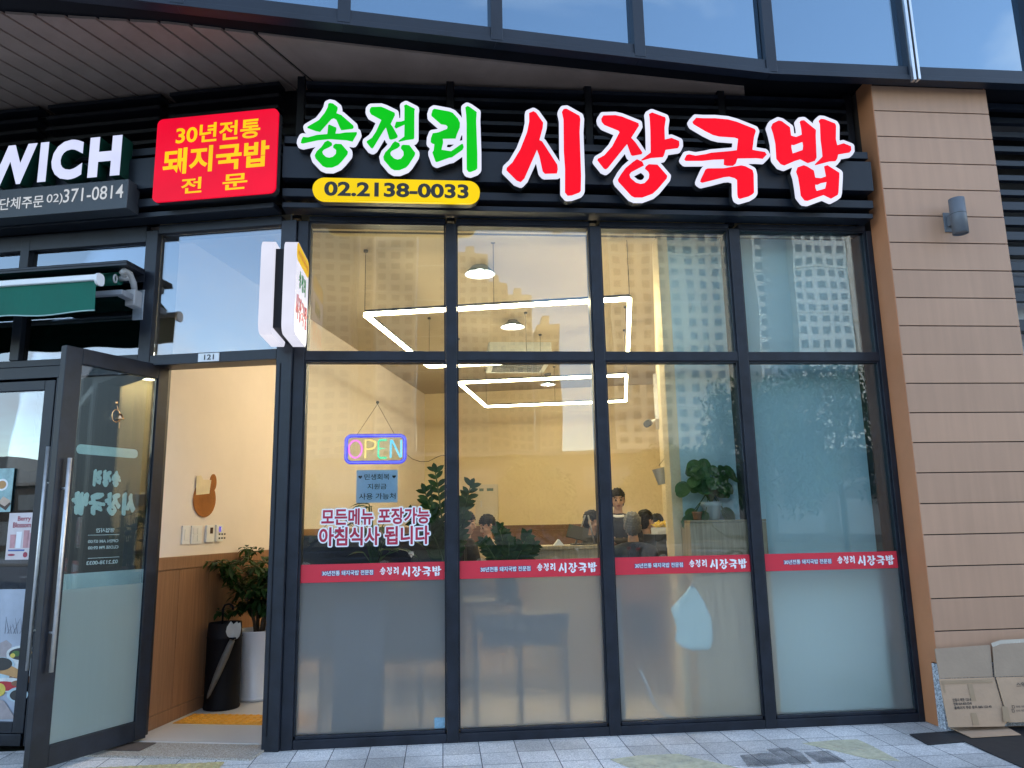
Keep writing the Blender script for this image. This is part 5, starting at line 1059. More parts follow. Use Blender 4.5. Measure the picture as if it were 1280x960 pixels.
w = MB(); w.prism([[(q.y-.15, q.z+.03), (q.y+.06, q.z+.05), (q.y+.08, q.z+.17), (q.y-.05, q.z+.165), (q.y-.09, q.z+.20), (q.y-.16, q.z+.19)]], -.013, -.0105); w.build('paper_tag', mat('tag_paper', (.72, .62, .42), .6), bp_, WL)

# ------------------------------------------------------------------ plants
def leaf(mb, base, d, up, L, W, fold=.15, droop=.25, mi=0, tip=.0, seg=4, round_=False):
    d = d.normalized(); s = d.cross(up)
    if s.length < 1e-4: s = d.orthogonal()
    s.normalize(); u = s.cross(d)
    prev = None
    for i in range(seg+1):
        t = i/seg
        wd = W*(math.sin(math.pi*min(1, t*.93+.07))**.75 if not round_ else math.sqrt(max(0.0, 1-(2*t-1)**2))*.98+.02)
        c = Vector(base)+d*(L*t)-Vector((0, 0, 1))*(droop*L*t*t)
        a = mb.bm.verts.new(c+s*wd/2+u*fold*wd); m_ = mb.bm.verts.new(c); b = mb.bm.verts.new(c-s*wd/2+u*fold*wd)
        if prev:
            for q in ((prev[0], prev[1], m_, a), (prev[1], prev[2], b, m_)):
                f = mb.bm.faces.new(q); f.material_index = mi; f.smooth = True
        prev = (a, m_, b)
ML_ZZ = leafmat('zz_leaf', (.010, .035, .010), (.025, .075, .02), .12)
ML_FIC = leafmat('tree_leaf', (.012, .035, .010), (.035, .085, .02), .2)
ML_PIL = leafmat('round_leaf', (.02, .065, .02), (.065, .15, .05), .15)
M_STEM = mat('green_stem', (.06, .11, .03), .6)
M_BARK = mat('bark', (.10, .075, .05), .9, 0, .3, 20, .4, 60)
M_SOIL = mat('potting_soil', (.03, .022, .016), .95, 0, .3, 60)
def zz_plant(name, base, stems, label, potm, pr=.13, ph=.22, group=None, lf=.105):
    t = thing(name, label, 'potted plant', tuple(base), 0, group)
    MB().lathe([(pr*.78, 0), (pr, ph), (pr*.93, ph), (pr*.9, ph-.03)], tuple(base), 24).lathe([(.001, ph-.03), (pr*.9, ph-.03)], tuple(base), 24).lathe([(.001, 0), (pr*.78, 0)], tuple(base), 24).build('pot', potm, t)
    fo = MB(); st = MB()
    for (ox, oy, lean, az, h) in stems:
        P = []
        for i in range(15):
            k = i/14; rr = lean*k**1.6*h
            P.append(Vector(base)+Vector((ox+rr*math.cos(az), oy+rr*math.sin(az), ph-.03+h*k)))
        st.tube(P, [.011*(1-.75*i/14)+.002 for i in range(15)], 6)
        for i in range(3, 15):
            d = (P[i]-P[i-1]).normalized(); side = d.cross(Vector((0.25, -1, 0.1))).normalized()
            for s_ in (-1, 1):
                Lf = lf*(1.15-.5*abs(i/14-.45))*random.uniform(.9, 1.12)
                dd = (side*s_*.85+d*.75+Vector((random.uniform(-.2, .2), random.uniform(-.35, .25), 0)))
                leaf(fo, P[i]+d*random.uniform(-.01, .01), dd, Vector((0, -1, .4)), Lf, Lf*.44, .12, .12)
        leaf(fo, P[-1], P[-1]-P[-2], Vector((0, -1, .2)), lf, lf*.4)
    fo.build('foliage', ML_ZZ, t); st.build('stem', M_STEM, t)
    return t
M_POTT = mat('dark_teal_pot', (.015, .03, .04), .35); M_POTW = mat('white_pot', (.72, .73, .76), .35, 0, .03); M_POTG = mat('pale_green_pot', (.45, .52, .5), .4, 0, .05)
# low counter just behind the first bays that carries the plants
LC = MB(); zc_ = 0.92
LC.box(-1.0, .55, .32, .62, zc_-.035, zc_, .006)
ls = thing('plant_bench', 'long dark narrow table carrying the plants behind the left window bays', 'table', (-.22, .47, .02)); LC.build('top', M_DARKW, ls)
for x in (-.98, -.25, .51):
    for y in (.34, .58): MB().box(x, x+.022, y, y+.022, .021, zc_-.036, .002).build('leg', M_DARKW, ls)
q = onY(560, 690, .45)
zz_plant('leafy_plant', Vector((q.x, .46, zc_+.001)), [(-.02, 0, .10, R(180), .78), (.05, .02, .20, R(5), .66), (.0, -.03, .2, R(-60), .50), (-.05, .03, .42, R(190), .42), (.03, .05, .3, R(60), .55), (-.06, 0, .2, R(200), .62), (-.02, -.05, .6, R(180), .45), (-.03, -.04, .5, R(230), .34), (.02, .0, .12, R(20), .46)], 'tall dark feathery leaved plant in a dark pot beside the first mullion', M_POTT, .15, .24)
q = onY(634, 700, .47)
zz_plant('leafy_plant', Vector((q.x, .47, zc_+.001)), [(0, 0, .16, R(150), .40), (.04, 0, .35, R(0), .34), (-.04, 0, .5, R(200), .30), (.0, -.03, .2, R(-80), .30), (.06, .03, .6, R(10), .26), (-.02, .03, .1, R(90), .36), (.02, -.02, .4, R(-20), .24)], 'shorter bushy dark leaved plant in the second window bay', M_POTT, .11, .16, None, .095)
q = onY(468, 690, .46)
t = thing('broad_leaf_plant', 'dark broad leaved plant behind the crimson window lettering', 'potted plant', (q.x, .46, zc_+.001))
base = Vector((q.x, .46, zc_+.001))
MB().lathe([(.11, 0), (.14, .2), (.13, .2), (.125, .17), (.001, .17)], tuple(base), 24).lathe([(.001, 0), (.11, 0)], tuple(base), 24).build('pot', M_POTT, t)
fo = MB(); st = MB()
for i in range(26):
    az = i*2.4; ln = .22+.5*((i*7) % 11)/11; le = .15+.7*((i*5) % 9)/9
    tipp = base+Vector((math.cos(az)*le*.33, math.sin(az)*le*.12, .17+ln*(1.05-.45*le)))
    st.tube([base+Vector((0, 0, .16)), base+Vector((math.cos(az)*le*.10, math.sin(az)*le*.05, .17+ln*.55)), tipp], .004, 5)
    leaf(fo, tipp, Vector((math.cos(az), math.sin(az)*.5, .35-le*.6)), Vector((0, -.3, 1)), .15+.06*((i*3) % 5)/5, .055, .15, .4)
leaf(fo, base+Vector((.05, -.06, .12)), Vector((1, -.2, .25)), Vector((0, -.6, 1)), .30, .085, .1, .35, 1)
fo.build('foliage', [ML_ZZ, leafmat('olive_leaf', (.13, .14, .06), (.17, .18, .08), .2)], t); st.build('stem', M_STEM, t)
# entrance tree in its white planter
qb = onZ(318, 879, .021); 
base = Vector((qb.x-.03, qb.y+.20, .021))
t = thing('planter_tree', 'bushy green indoor tree in a tall white planter inside the entrance', 'potted plant', tuple(base))
PH = onP(300, 790, base, Vector((0, 1, 0))).z
MB().lathe([(.001, 0), (.155, 0), (.17, .015), (.163, .03), (.158, .035), (.205, PH-.01), (.205, PH), (.19, PH), (.185, PH-.05), (.001, PH-.05)], tuple(base), 40).build('planter', M_POTW, t)
MB().lathe([(.001, PH-.045), (.186, PH-.045)], tuple(base), 24).build('soil', M_SOIL, t)
st = MB(); fo = MB(); random.seed(11)
tips = []
for k in range(4):
    az = k*1.7+.4; P = [base+Vector((.03*math.cos(az), .03*math.sin(az), PH-.05))]
    for i in range(1, 6): P.append(P[-1]+Vector((math.cos(az)*.018*i, math.sin(az)*.018*i, .115)))
    st.tube(P, [.017, .015, .013, .011, .008, .005], 7)
    for i in range(2, 6):
        for j in range(4):
            a2 = random.uniform(0, 6.28); e = P[i]+Vector((math.cos(a2)*random.uniform(.12, .3), math.sin(a2)*random.uniform(.12, .26), random.uniform(-.08, .2)))
            st.tube([P[i], (P[i]+e)/2+Vector((0, 0, .03)), e], .003, 5); tips.append(e); tips.append((P[i]+e)/2)
e = base+Vector((-.33, -.05, PH+.50)); tips += [e, e+Vector((.08, 0, -.02))]; st.tube([base+Vector((-.05, 0, PH+.2)), base+Vector((-.2, -.03, PH+.42)), e], .004, 5)
for e in tips:
    for j in range(13):
        d = Vector((random.uniform(-1, 1), random.uniform(-1, 1), random.uniform(-.4, .5)))
        leaf(fo, e+d*.03, d, Vector((0, 0, 1)), random.uniform(.06, .105), random.uniform(.03, .048), .12, .35, 0, 0, 3)
fo.build('foliage', ML_FIC, t); st.build('trunk', M_BARK, t)
# umbrella stand
ub = onZ(271, 889, .021); ub = Vector((ub.x, ub.y+.13, .021))
t = thing('umbrella_stand', 'black round umbrella stand beside the white planter', 'umbrella stand', tuple(ub))
UH = onP(275, 778, ub, Vector((0, 1, 0))).z-.021
M_UB = mat('black_vinyl', (.004, .004, .006), .6, 0, .2, 6, 0, 60, .2)
MB().lathe([(.001, 0), (.145, 0), (.15, .015), (.142, .03), (.142, UH*.82), (.146, UH*.83), (.142, UH*.84), (.135, UH), (.128, UH), (.13, .03), (.001, .03)], tuple(ub), 36).build('body', M_UB, t)
MB().tube([ub+Vector((-.03, .02, UH-.05)), ub+Vector((-.03, .02, UH+.11)), ub+Vector((-.015, .02, UH+.14)), ub+Vector((.02, .02, UH+.15)), ub+Vector((.05, .02, UH+.13)), ub+Vector((.055, .02, UH+.10))], .009, 8).build('carry_handle', M_UB, t)
u1 = thing('umbrella', 'folded pale beige umbrella strapped across the front of the black stand', 'umbrella', (ub.x, ub.y-.165, .2))
pA, pB = onP(299, 780, ub+Vector((0, -.165, 0)), Vector((0, 1, 0))), onP(259, 873, ub+Vector((0, -.165, 0)), Vector((0, 1, 0)))
M_UMB = mat('umbrella_cloth', (.12, .115, .10), .6, 0, .2, 20)
dv = pB-pA
MB().tube([pA+dv*.22, pA+dv*.3, pA+dv*.45, pA+dv*.7, pA+dv*.95, pB], [.022, .026, .030, .026, .015, .004], 9).build('canopy', M_UMB, u1)
fr2 = MB()
for k in range(9): leaf(fr2, pA+dv*.2, Vector((math.cos(k*.7)*.35+.2, -.1+.1*math.sin(k*2), 1)), Vector((0, -1, 0)), .10+.02*(k % 3), .085, .3, -.05)
fr2.build('frill', mat('plastic_white', (.55, .52, .46), .4), u1)
MB().tube([pA+dv*.19+Vector((.028*math.cos(R(k*30)), .028*math.sin(R(k*30)), 0)) for k in range(12)], .008, 6, 0, True).build('strap', M_UB, u1)
tag(MB().cyl(ub+Vector((.03, -.02, .06)), ub+Vector((.02, -.01, UH-.05)), .024, .028, 10).ball(ub+Vector((.02, -.01, UH-.03)), .03, (1, 1, 1.5)).build('umbrella', M_UB), 'black folded umbrella standing inside the black stand', 'umbrella')

# ------------------------------------------------------------------ window stickers, OPEN sign, notice
yO = .13; a, b = onY(431, 543, yO), onY(508, 579.5, yO)
os_ = thing('open_sign', 'blue framed coloured neon OPEN sign hanging in the first window bay', 'sign', ((a.x+b.x)/2, yO, b.z))
x0, x1, z0, z1 = a.x, b.x, b.z, a.z
MB().prism([rrect(x0, x1, z0, z1, .05)], yO+.01, yO+.016).build('backing', glass('clear_backing', .05), os_)
w = MB()
for ins, r_ in ((.012, .013),):
    w.tube([(p[0], yO, p[1]) for p in rrect(x0+ins, x1-ins, z0+ins, z1-ins, .04)], r_, 8, 0, True)
w.build('border_tube', emis('neon_blue', (.06, .06, 1.0), 1.3), os_)
w = MB(); w.tube([(p[0], yO-.013, p[1]) for p in rrect(x0+.012, x1-.012, z0+.012, z1-.012, .04)], .003, 6, 0, True); w.build('border_core', emis('neon_core', (.35, .4, 1.0), 1.3), os_)
def nl(name, pts, col, closed=False):
    P = [(x0+(x1-x0)*u, yO-.004, z0+(z1-z0)*v) for u, v in pts]
    MB().tube(P, .0075, 8, 0, closed).build(name, emis(name+'_glow', col, 1.4), os_)
nl('letter_o', [(.175+.105*math.cos(R(k*15)), .50+.29*math.sin(R(k*15))) for k in range(24)], (.95, .25, .85), True)
nl('letter_p', [(.335, .20), (.335, .80), (.42, .80), (.49, .74), (.50, .64), (.48, .55), (.42, .50), (.345, .50)], (1.0, .72, .25))
nl('letter_e', [(.68, .80), (.57, .80), (.545, .74), (.545, .52), (.66, .52), (.545, .50), (.545, .26), (.57, .20), (.68, .20)], (.1, .85, .5))
nl('letter_n', [(.745, .20), (.745, .80), (.76, .80), (.90, .22), (.915, .22), (.915, .80)], (.2, .7, 1.0))
tp = onY(472, 505, yO); sx = onY(440, 543, yO); 
M_WIRE = mat('thin_wire', (.08, .07, .06), .6)
MB().tube([(x0+.09, yO, z1-.005), (tp.x, yO, tp.z)], .0018, 5).tube([(x1-.09, yO, z1-.005), (tp.x, yO, tp.z)], .0018, 5).ball((tp.x, yO, tp.z+.012), .012).tube([(tp.x, yO, tp.z), (tp.x, .062, tp.z+.012)], .003, 5).build('hanging_wire', M_WIRE, os_)
P = [onY(*p, yO) for p in ((508, 568), (516, 574), (525, 577), (535, 577), (545, 572), (552, 569), (561, 569.5))]
tag(MB().tube(P, .0025, 6).build('power_cord', M_WIRE), 'thin dark cord looping from the OPEN sign to the mullion', 'cord')
a, b = onY(446, 588, .07), onY(497, 628, .07)
nt_ = thing('paper_notice', 'light blue paper notice taped inside the glass under the OPEN sign', 'notice', ((a.x+b.x)/2, .07, b.z))
MB().box(a.x, b.x, .058, .0595, b.z, a.z).build('sheet', mat('blue_paper', (.60, .76, .95), .7, 0, .04), nt_)
w = MB(); W2, H2 = b.x-a.x, a.z-b.z
def heart(mb, cx, cz, s_):
    mb.prism([[(cx+s_*16*math.sin(t)**3/16, cz+s_*(13*math.cos(t)-5*math.cos(2*t)-2*math.cos(3*t)-math.cos(4*t))/16) for t in [R(k*15) for k in range(24)]]], .0565, .0575)
put_text(w, '민생회복', a.x+W2*.19, a.x+W2*.80, b.z+H2*.70, b.z+H2*.88, .057, .008); heart(w, a.x+W2*.09, b.z+H2*.79, .014); heart(w, a.x+W2*.91, b.z+H2*.79, .014)
put_text(w, '지원금', a.x+W2*.27, a.x+W2*.73, b.z+H2*.41, b.z+H2*.58, .057, .008); put_text(w, '사용 가능처', a.x+W2*.07, a.x+W2*.95, b.z+H2*.10, b.z+H2*.29, .057, .008)
w.build('writing', M_INK, nt_)
for nm, body, c0, c1, c2, c3, lab in (('window_lettering', '모든메뉴 포장가능', (402, 637), (537, 633), (401, 657), (537, 654), 'upper line of crimson white edged lettering on the first window bay'),
                                      ('window_lettering', '아침식사 됩니다', (399, 660), (537, 656), (398, 683), (537, 679), 'lower and bigger line of crimson white edged lettering on the first window bay')):
    A, B, C_ = onY(*c0, .043), onY(*c1, .043), onY(*c2, .043)
    t = thing(nm, lab, 'lettering', ((A.x+B.x)/2, .043, C_.z))
    w = MB(); halo_text(w, body, A.x, B.x, C_.z, (A.z+B.z)/2, .0442, .03, .010); w.build('white_edge', M_WVINYL, t)
    w = MB(); put_text(w, body, A.x, B.x, C_.z, (A.z+B.z)/2, .0435, .03); w.build('letters', M_CRIM, t)
a, b = onY(543, 897, .045), onY(556, 910, .045)
tag(MB().box(a.x, b.x, .0435, .0445, b.z, a.z).build('small_sticker', mat('blue_sticker', (.22, .38, .48), .4, 0, .3, 60)), 'small bluish sticker low in the corner of the first frosted pane', 'sticker')

# ------------------------------------------------------------------ furniture and things behind the glass
def simple_box(name, px0, py0, px1, py1, y, d, m, label, cat, zbot=None, bev=.006):
    a, b = onY(px0, py0, y), onY(px1, py1, y)
    o = MB().box(a.x, b.x, y, y+d, b.z if zbot is None else zbot, a.z, bev).build(name, m); return tag(o, label, cat)
bq = onY(450, 671, .95)
bn = thing('bench', 'dark upholstered bench back behind the plants in the first bay', 'bench', (-.45, 1.1, .02))
MB().box(-1.32, .12, .95, 1.03, .42, bq.z+.02, .02).build('backrest', M_DARKW, bn); MB().box(-1.02, .15, 1.03, 1.5, .36, .46, .02).build('seat', M_DARKW, bn)
for x in (-1.0, -.45, .08):
    for y in (.99, 1.42): MB().box(x, x+.04, y, y+.04, .021, .36, .004).build('leg', M_DARKW, bn)
# order counter with menu stand
cA, cB = onY(657, 683, 1.5), onY(752, 686, 1.5)
ct = thing('order_counter', 'pale wood order counter behind the second window bay', 'counter', ((cA.x+cB.x)/2, 1.7, .02))
MB().box(cA.x, cB.x, 1.5, 1.95, cA.z-.035, cA.z, .006).build('top', M_OAK, ct); MB().box(cA.x+.03, cB.x-.03, 1.53, 1.93, .021, cA.z-.036, .004).build('body', M_OAK, ct)
ez = onY(735, 686, 1.6); et = onY(733, 644, 1.6); zt_ = cA.z+.001
tb = thing('tablet_stand', 'dark tablet on a slanted metal stand on the pale order counter', 'tablet stand', (ez.x, 1.65, zt_))
xl, xr = onY(716, 686, 1.6).x, onY(747, 686, 1.6).x
for x in (xl+.02, xr-.03): MB().cyl((x, 1.58, zt_), (onY(734, 645, 1.68).x+(x-ez.x)*.15, 1.68, et.z), .009, .008, 8).build('leg', mat('stand_grey', (.2, .2, .21), .4, .6), tb)
MB().box(-.10, .10, -.006, .006, -.075, .075, .004, Matrix.Translation((onY(722, 664, 1.6).x, 1.60, onY(722, 666, 1.6).z)) @ Matrix.Rotation(R(-35), 4, 'X') @ Matrix.Rotation(R(18), 4, 'Y')).build('tablet', M_INK, tb)
MB().box(xl, xr, 1.57, 1.75, zt_, zt_+.012, .003).build('foot', M_INK, tb)
q = onY(699, 682, 1.55)
tag(MB().prism([[(q.x-.05, zt_), (q.x+.05, zt_), (q.x+.045, zt_+.004), (q.x+.0, zt_+.055), (q.x-.006, zt_+.055)]], 1.54, 1.62).build('card_holder', M_WHITEP), 'small white folded card on the left end of the pale order counter', 'card')
# electrical panel on the back wall
nB = WING.to_3x3() @ Vector((0, 1, 0))
def onB(px, py, v=0.0): return WING.inverted() @ onP(px, py, WING @ Vector((0, BWY-.031-v, 0)), nB)
a, b = onB(594, 606), onB(623, 654)
t = thing('electric_panel', 'cream electrical panel door on the back wall above the wood panelling', 'electrical panel', tuple(WING @ Vector(((a.x+b.x)/2, BWY-.03, b.z))), -TH)
b.z = max(b.z, 1.50)
MB().box(a.x, b.x, BWY-.05, BWY-.001, b.z, a.z, .004).build('frame', mat('panel_cream', (.62, .56, .44), .5, 0, .03), t, WING)
MB().box(a.x+.05, b.x-.05, BWY-.058, BWY-.0505, b.z+.05, a.z-.05, .003).build('door', mat('panel_cream'  , (.62, .56, .44)), t, WING)
MB().box(a.x+.10, a.x+.13, BWY-.07, BWY-.0585, (a.z+b.z)/2-.06, (a.z+b.z)/2+.06, .003).build('handle', M_STEEL, t, WING)
MB().box(a.x+.08, a.x+.16, BWY-.0605, BWY-.0585, a.z-.12, a.z-.07).box(b.x-.2, b.x-.08, BWY-.0605, BWY-.0585, a.z-.12, a.z-.07).build('label_plate', mat('plate_green', (.1, .16, .12), .4), t, WING)
# things on the wall running back: picture frame, camera, bucket
def onG(px, py, v=0.0): 
    n = GR.to_3x3() @ Vector((0, 1, 0)); return GR.inverted() @ onP(px, py, GR @ Vector((0, v, 0)), n)
GZ = lambda s, py: CAM.z-(py-656)/FPX*((GR @ Vector((s, 0, 0)))-CAM).dot(_fwd)
for nm, s0, s1, pa, pb_ in (('picture_frame', 3.2, 4.3, 470, 528),):
    t = thing(nm, 'metal framed picture on the cream wall beside the teal board', 'picture', tuple(GR @ Vector(((s0+s1)/2, .01, GZ(3.7, pb_)))), gd)
    z0, z1 = GZ(3.7, pb_), GZ(3.7, pa)
    MB().box(s0, s1, .002, .05, z0, z0+.04).box(s0, s1, .002, .05, z1-.04, z1).box(s0, s0+.04, .002, .05, z0+.04, z1-.04).box(s1-.04, s1, .002, .05, z0+.04, z1-.04).build('frame', M_STEEL, t, GR)
    MB().box(s0+.04, s1-.04, .002, .02, z0+.04, z1-.04).build('picture', mat('picture_grey', (.25, .24, .22), .3, 0, .3, 4), t, GR)
z0 = GZ(4.6, 527)
t = thing('security_camera', 'small dark security camera on the cream wall below the picture', 'security camera', tuple(GR @ Vector((4.6, .1, z0))), gd)
MB().cyl((4.6, .0, z0+.05), (4.6, .14, z0+.02), .016).build('bracket', M_WHITEP, t, GR); MB().cyl((4.66, .13, z0+.02), (4.45, .17, z0-.03), .05, .05, 14).build('body', M_INK, t, GR)
q0 = onY(829, 605, .9)
t = thing('hanging_bucket', 'white plastic bucket hanging on the cream post beside the round leaved plant', 'bucket', (q0.x, .9, q0.z))
s_ = .0068
MB().lathe([(.001, 0), (.042, 0), (.058, .14), (.062, .142), (.056, .14), (.040, .006), (.001, .006)], (0, 0, 0), 24).transform(Matrix.Translation((q0.x, .9, q0.z)) @ Matrix.Rotation(R(-14), 4, 'Y')).build('body', M_WHITEP, t)
MB().tube([(q0.x-.03, .9, q0.z+.16), (q0.x+.02, .905, q0.z+.22), (q0.x+.06, .91, q0.z+.14)], .003, 5).build('bail', M_WIRE, t)
# oak cabinet with the round leaved plant
a, b = onY(862, 653, .09), onY(958, 653, .09)
cb = thing('oak_cabinet', 'tall pale oak cabinet standing in front of the teal board', 'cabinet', ((a.x+b.x)/2, .2, .02))
ctop = 1.475
MB().box(a.x, b.x, .09, .315, .021, ctop, .004).build('body', M_OAK, cb); MB().box(a.x-.0, b.x, .086, .318, ctop+.001, ctop+.02, .004).build('top', M_OAK, cb)
ctop += .0205
def round_plant(px, y, label):
    q = onY(px, 650, y); base = Vector((q.x, y, ctop))
    t = thing('round_leaf_plant', label, 'potted plant', tuple(base))
    MB().lathe([(.001, 0), (.058, 0), (.068, .10), (.08, .105), (.082, .14), (.074, .14), (.07, .12), (.001, .12)], tuple(base), 28).build('pot', M_POTG, t)
    fo = MB(); st = MB(); random.seed(5)
    for i in range(46):
        az = i*2.399; el = random.uniform(.0, 1.35); rad = random.uniform(.13, .31)
        if abs(math.cos(az)) < .5: el = max(el, .6)
        e = base+Vector((math.cos(az)*math.cos(el)*rad*.95, -.02+math.sin(az)*math.cos(el)*rad*.30, .13+math.sin(el)*rad*1.05-(.14 if el < .35 else 0)))
        st.tube([base+Vector((0, 0, .12)), base+Vector((math.cos(az)*.04, math.sin(az)*.03, .2)), e], .0035, 5)
        n = Vector((math.cos(az)*.5, -1.0+random.uniform(-.3, .3), .45+random.uniform(-.3, .3))).normalized()
        d = Vector((math.cos(az), 0, math.sin(el)*.5-.4)); d = (d-n*d.dot(n)).normalized(); D_ = random.uniform(.085, .13)
        leaf(fo, e-d*D_*.35, d, n, D_, D_*.92, .06, .10, 0, 0, 8, True)
    fo.build('foliage', ML_PIL, t); st.build('stem', M_STEM, t)
round_plant(890, .20, 'round leaved plant in a pale pot on the oak cabinet')
q = onY(872, 651, .15)
t = thing('small_pot', 'small terracotta coloured pot beside the round leaved plant', 'pot', (q.x, .15, ctop))
MB().lathe([(.001, 0), (.028, 0), (.036, .05), (.04, .052), (.04, .065), (.034, .065), (.032, .05), (.001, .05)], (q.x, .15, ctop), 20).build('body', mat('terracotta', (.32, .16, .09), .8, 0, .1), t)
# dark fridge counter with the tray of yellow sachets
a, b = onY(819, 668, 2.3), onY(850, 668, 2.3)
fc = thing('fridge_counter', 'dark low fridge counter with a white notice left of the cream post', 'counter', ((a.x+b.x)/2, 2.5, .2))
MB().box(a.x, b.x+.25, 2.3, 2.8, .201, a.z, .006).build('body', mat('dark_steel', (.05, .055, .06), .3, .5), fc)
q0, q1 = onY(833, 676, 2.295), onY(841, 684, 2.295); MB().box(q0.x, q1.x, 2.290, 2.299, q1.z, q0.z).build('notice', M_WVINYL, fc)
tr = thing('sachet_tray', 'white tray full of yellow sachets on the dark fridge counter', 'tray', ((a.x+b.x)/2, 2.45, a.z+.001))
q0, q1 = onY(822, 668, 2.35), onY(846, 668, 2.35)
w = MB(); w.box(q0.x, q1.x, 2.35, 2.6, a.z+.001, a.z+.012); 
for p in ((q0.x, q1.x, 2.35, 2.357), (q0.x, q1.x, 2.593, 2.6), (q0.x, q0.x+.007, 2.357, 2.593), (q1.x-.007, q1.x, 2.357, 2.593)): w.box(*p, a.z+.0125, a.z+.07)
w.build('tray', M_WHITEP, tr)
w = MB(); random.seed(3)
for k in range(60):
    M = Matrix.Translation((random.uniform(q0.x+.03, q1.x-.03), random.uniform(2.38, 2.56), a.z+.06+random.uniform(0, .055))) @ Matrix.Rotation(random.uniform(-1, 1), 4, 'Y') @ Matrix.Rotation(random.uniform(0, 3), 4, 'Z')
    w.box(-.05, .05, -.012, .012, -.004, .004, 0, M)
w.build('sachets', mat('yellow_sachet', (.8, .56, .03), .35, 0, .2, 30), tr)
# shapes seen softly through the frosted panes
simple_box('storage_box', 418, 752, 478, 905, .14, .18, mat('dark_navy_plastic', (.012, .018, .035), .5), 'tall dark navy bin behind the first frosted pane', 'bin', .021)
da, db = onY(592, 768, .40), onY(708, 795, .40)
dk = thing('side_table', 'dark topped table standing behind the second frosted pane', 'table', ((da.x+db.x)/2, .5, .02))
MB().box(da.x, db.x, .30, .62, db.z+.06, da.z, .005).build('tabletop', mat('dark_table', (.03, .032, .04), .4), dk)
MB().box(da.x+.06, db.x-.06, .33, .345, db.z-.05, db.z+.059, .004).build('apron', mat('dark_table', (.03, .032, .04)), dk)
for x in (da.x+.005, db.x-.03):
    for y in (.31, .59): MB().box(x, x+.022, y, y+.02, .021, db.z+.059, .002).build('leg', mat('dark_table', (.03, .032, .04)), dk)
tw = MB(); A = onY(865, 733, .08); random.seed(9)
rows = [(733, 862, 868), (742, 856, 874), (752, 846, 880), (762, 838, 884), (772, 842, 889), (785, 846, 890), (800, 843, 891), (808, 852, 888), (813, 864, 884)]
prev = None
for py, xl_, xr_ in rows:
    row = []
    for k in range(9):
        p = onY(xl_+(xr_-xl_)*k/8, py, .08); row.append(tw.bm.verts.new((p.x, .076+.010*math.sin(k*1.6+py*.02), p.z)))
    if prev:
        for k in range(8): tw.bm.faces.new((prev[k], prev[k+1], row[k+1], row[k])).smooth = True
    prev = row
r_ = bmesh.ops.extrude_face_region(tw.bm, geom=list(tw.bm.faces))
for v in r_['geom']:
    if isinstance(v, bmesh.types.BMVert): v.co.y += .004
tag(tw.build('hanging_towel', mat('pale_blue_cloth', (.50, .68, .72), .9, 0, .06, 8)), 'pale blue cloth hanging just behind the third frosted pane', 'towel')
hk = MB(); hk.cyl((A.x, .08, A.z), (A.x, .08, A.z+.03), .006).cyl((A.x, .08, A.z+.03), (A.x, .057, A.z+.03), .006); tag(hk.build('towel_hook', M_STEEL), 'small metal hook the pale blue cloth hangs from', 'hook')
P = [onY(*p, .13) for p in ((800, 838), (808, 856), (818, 880), (830, 893), (845, 898))]
tag(MB().tube(P, .011, 8).build('hose', mat('pale_hose', (.36, .39, .40), .5)), 'pale curved hose behind the third frosted pane', 'hose')
simple_box('folded_board', 770, 735, 783, 905, .13, .04, mat('grey_board_soft', (.16, .2, .23), .6), 'narrow grey board standing behind the left edge of the third frosted pane', 'board', .021)

# ------------------------------------------------------------------ people
M_SKIN = mat('skin', (.46, .27, .185), .5, 0, .06, 12)
M_HAIRB = mat('black_hair', (.006, .005, .005), .55, 0, .3, 60, 0, 60, .25); M_HAIRG = mat('grey_hair', (.10, .10, .10), .55, 0, .4, 70)
M_LIP = mat('lip', (.30, .11, .09), .5); M_EYE = mat('dark_eye', (.012, .010, .010), .3)
def remesh(bm, vox, smooth=2):
    me = bpy.data.meshes.new('tmp'); bmesh.ops.recalc_face_normals(bm, faces=list(bm.faces)); bm.to_mesh(me); bm.free()
    o = bpy.data.objects.new('tmp', me); COL.objects.link(o)
    md = o.modifiers.new('r', 'REMESH'); md.mode = 'VOXEL'; md.voxel_size = vox; md.use_smooth_shade = True
    sm = o.modifiers.new('s', 'SMOOTH'); sm.iterations = smooth; sm.factor = .5
    dg = bpy.context.evaluated_depsgraph_get(); dg.update()
    r = bpy.data.meshes.new_from_object(o.evaluated_get(dg))
    b = bmesh.new(); b.from_mesh(r); bpy.data.objects.remove(o); bpy.data.meshes.remove(me); bpy.data.meshes.remove(r)
    for f in b.faces: f.smooth = True
    return b
def limb(mb, pts, rs):
    pts = [Vector(p) for p in pts]
    for a, b, ra, rb in zip(pts, pts[1:], rs, rs[1:]): mb.cyl(a, b, ra, rb, 12)
    for p, r in zip(pts, rs): mb.ball(p, r)
def hand(mb, wrist, d, palm_n, side, curl=.6):
    """palm, four fingers of different length, thumb off the side"""
    d = Vector(d).normalized(); n = Vector(palm_n).normalized(); s = d.cross(n).normalized()
    c = Vector(wrist)
    limb(mb, [c, c+d*.04, c+d*.08], [.024, .030, .028]); 
    for k, ln in enumerate((.064, .072, .068, .054)):
        r0 = c+d*.085+s*(k-1.5)*.019
        p1 = r0+(d*math.cos(curl*.5)+n*math.sin(curl*.5))*ln*.55; p2 = p1+(d*math.cos(curl*1.4)+n*math.sin(curl*1.4))*ln*.5
        limb(mb, [r0-d*.02, r0, p1, p2], [.010, .0095, .009, .0075])
    b0 = c+d*.03-s*side*.026; t1 = b0+(d*.6-s*side*.7+n*.35).normalized()*.035; t2 = t1+(d*.8+n*.5-s*side*.1).normalized()*.03
    limb(mb, [b0, t1, t2], [.013, .011, .009])
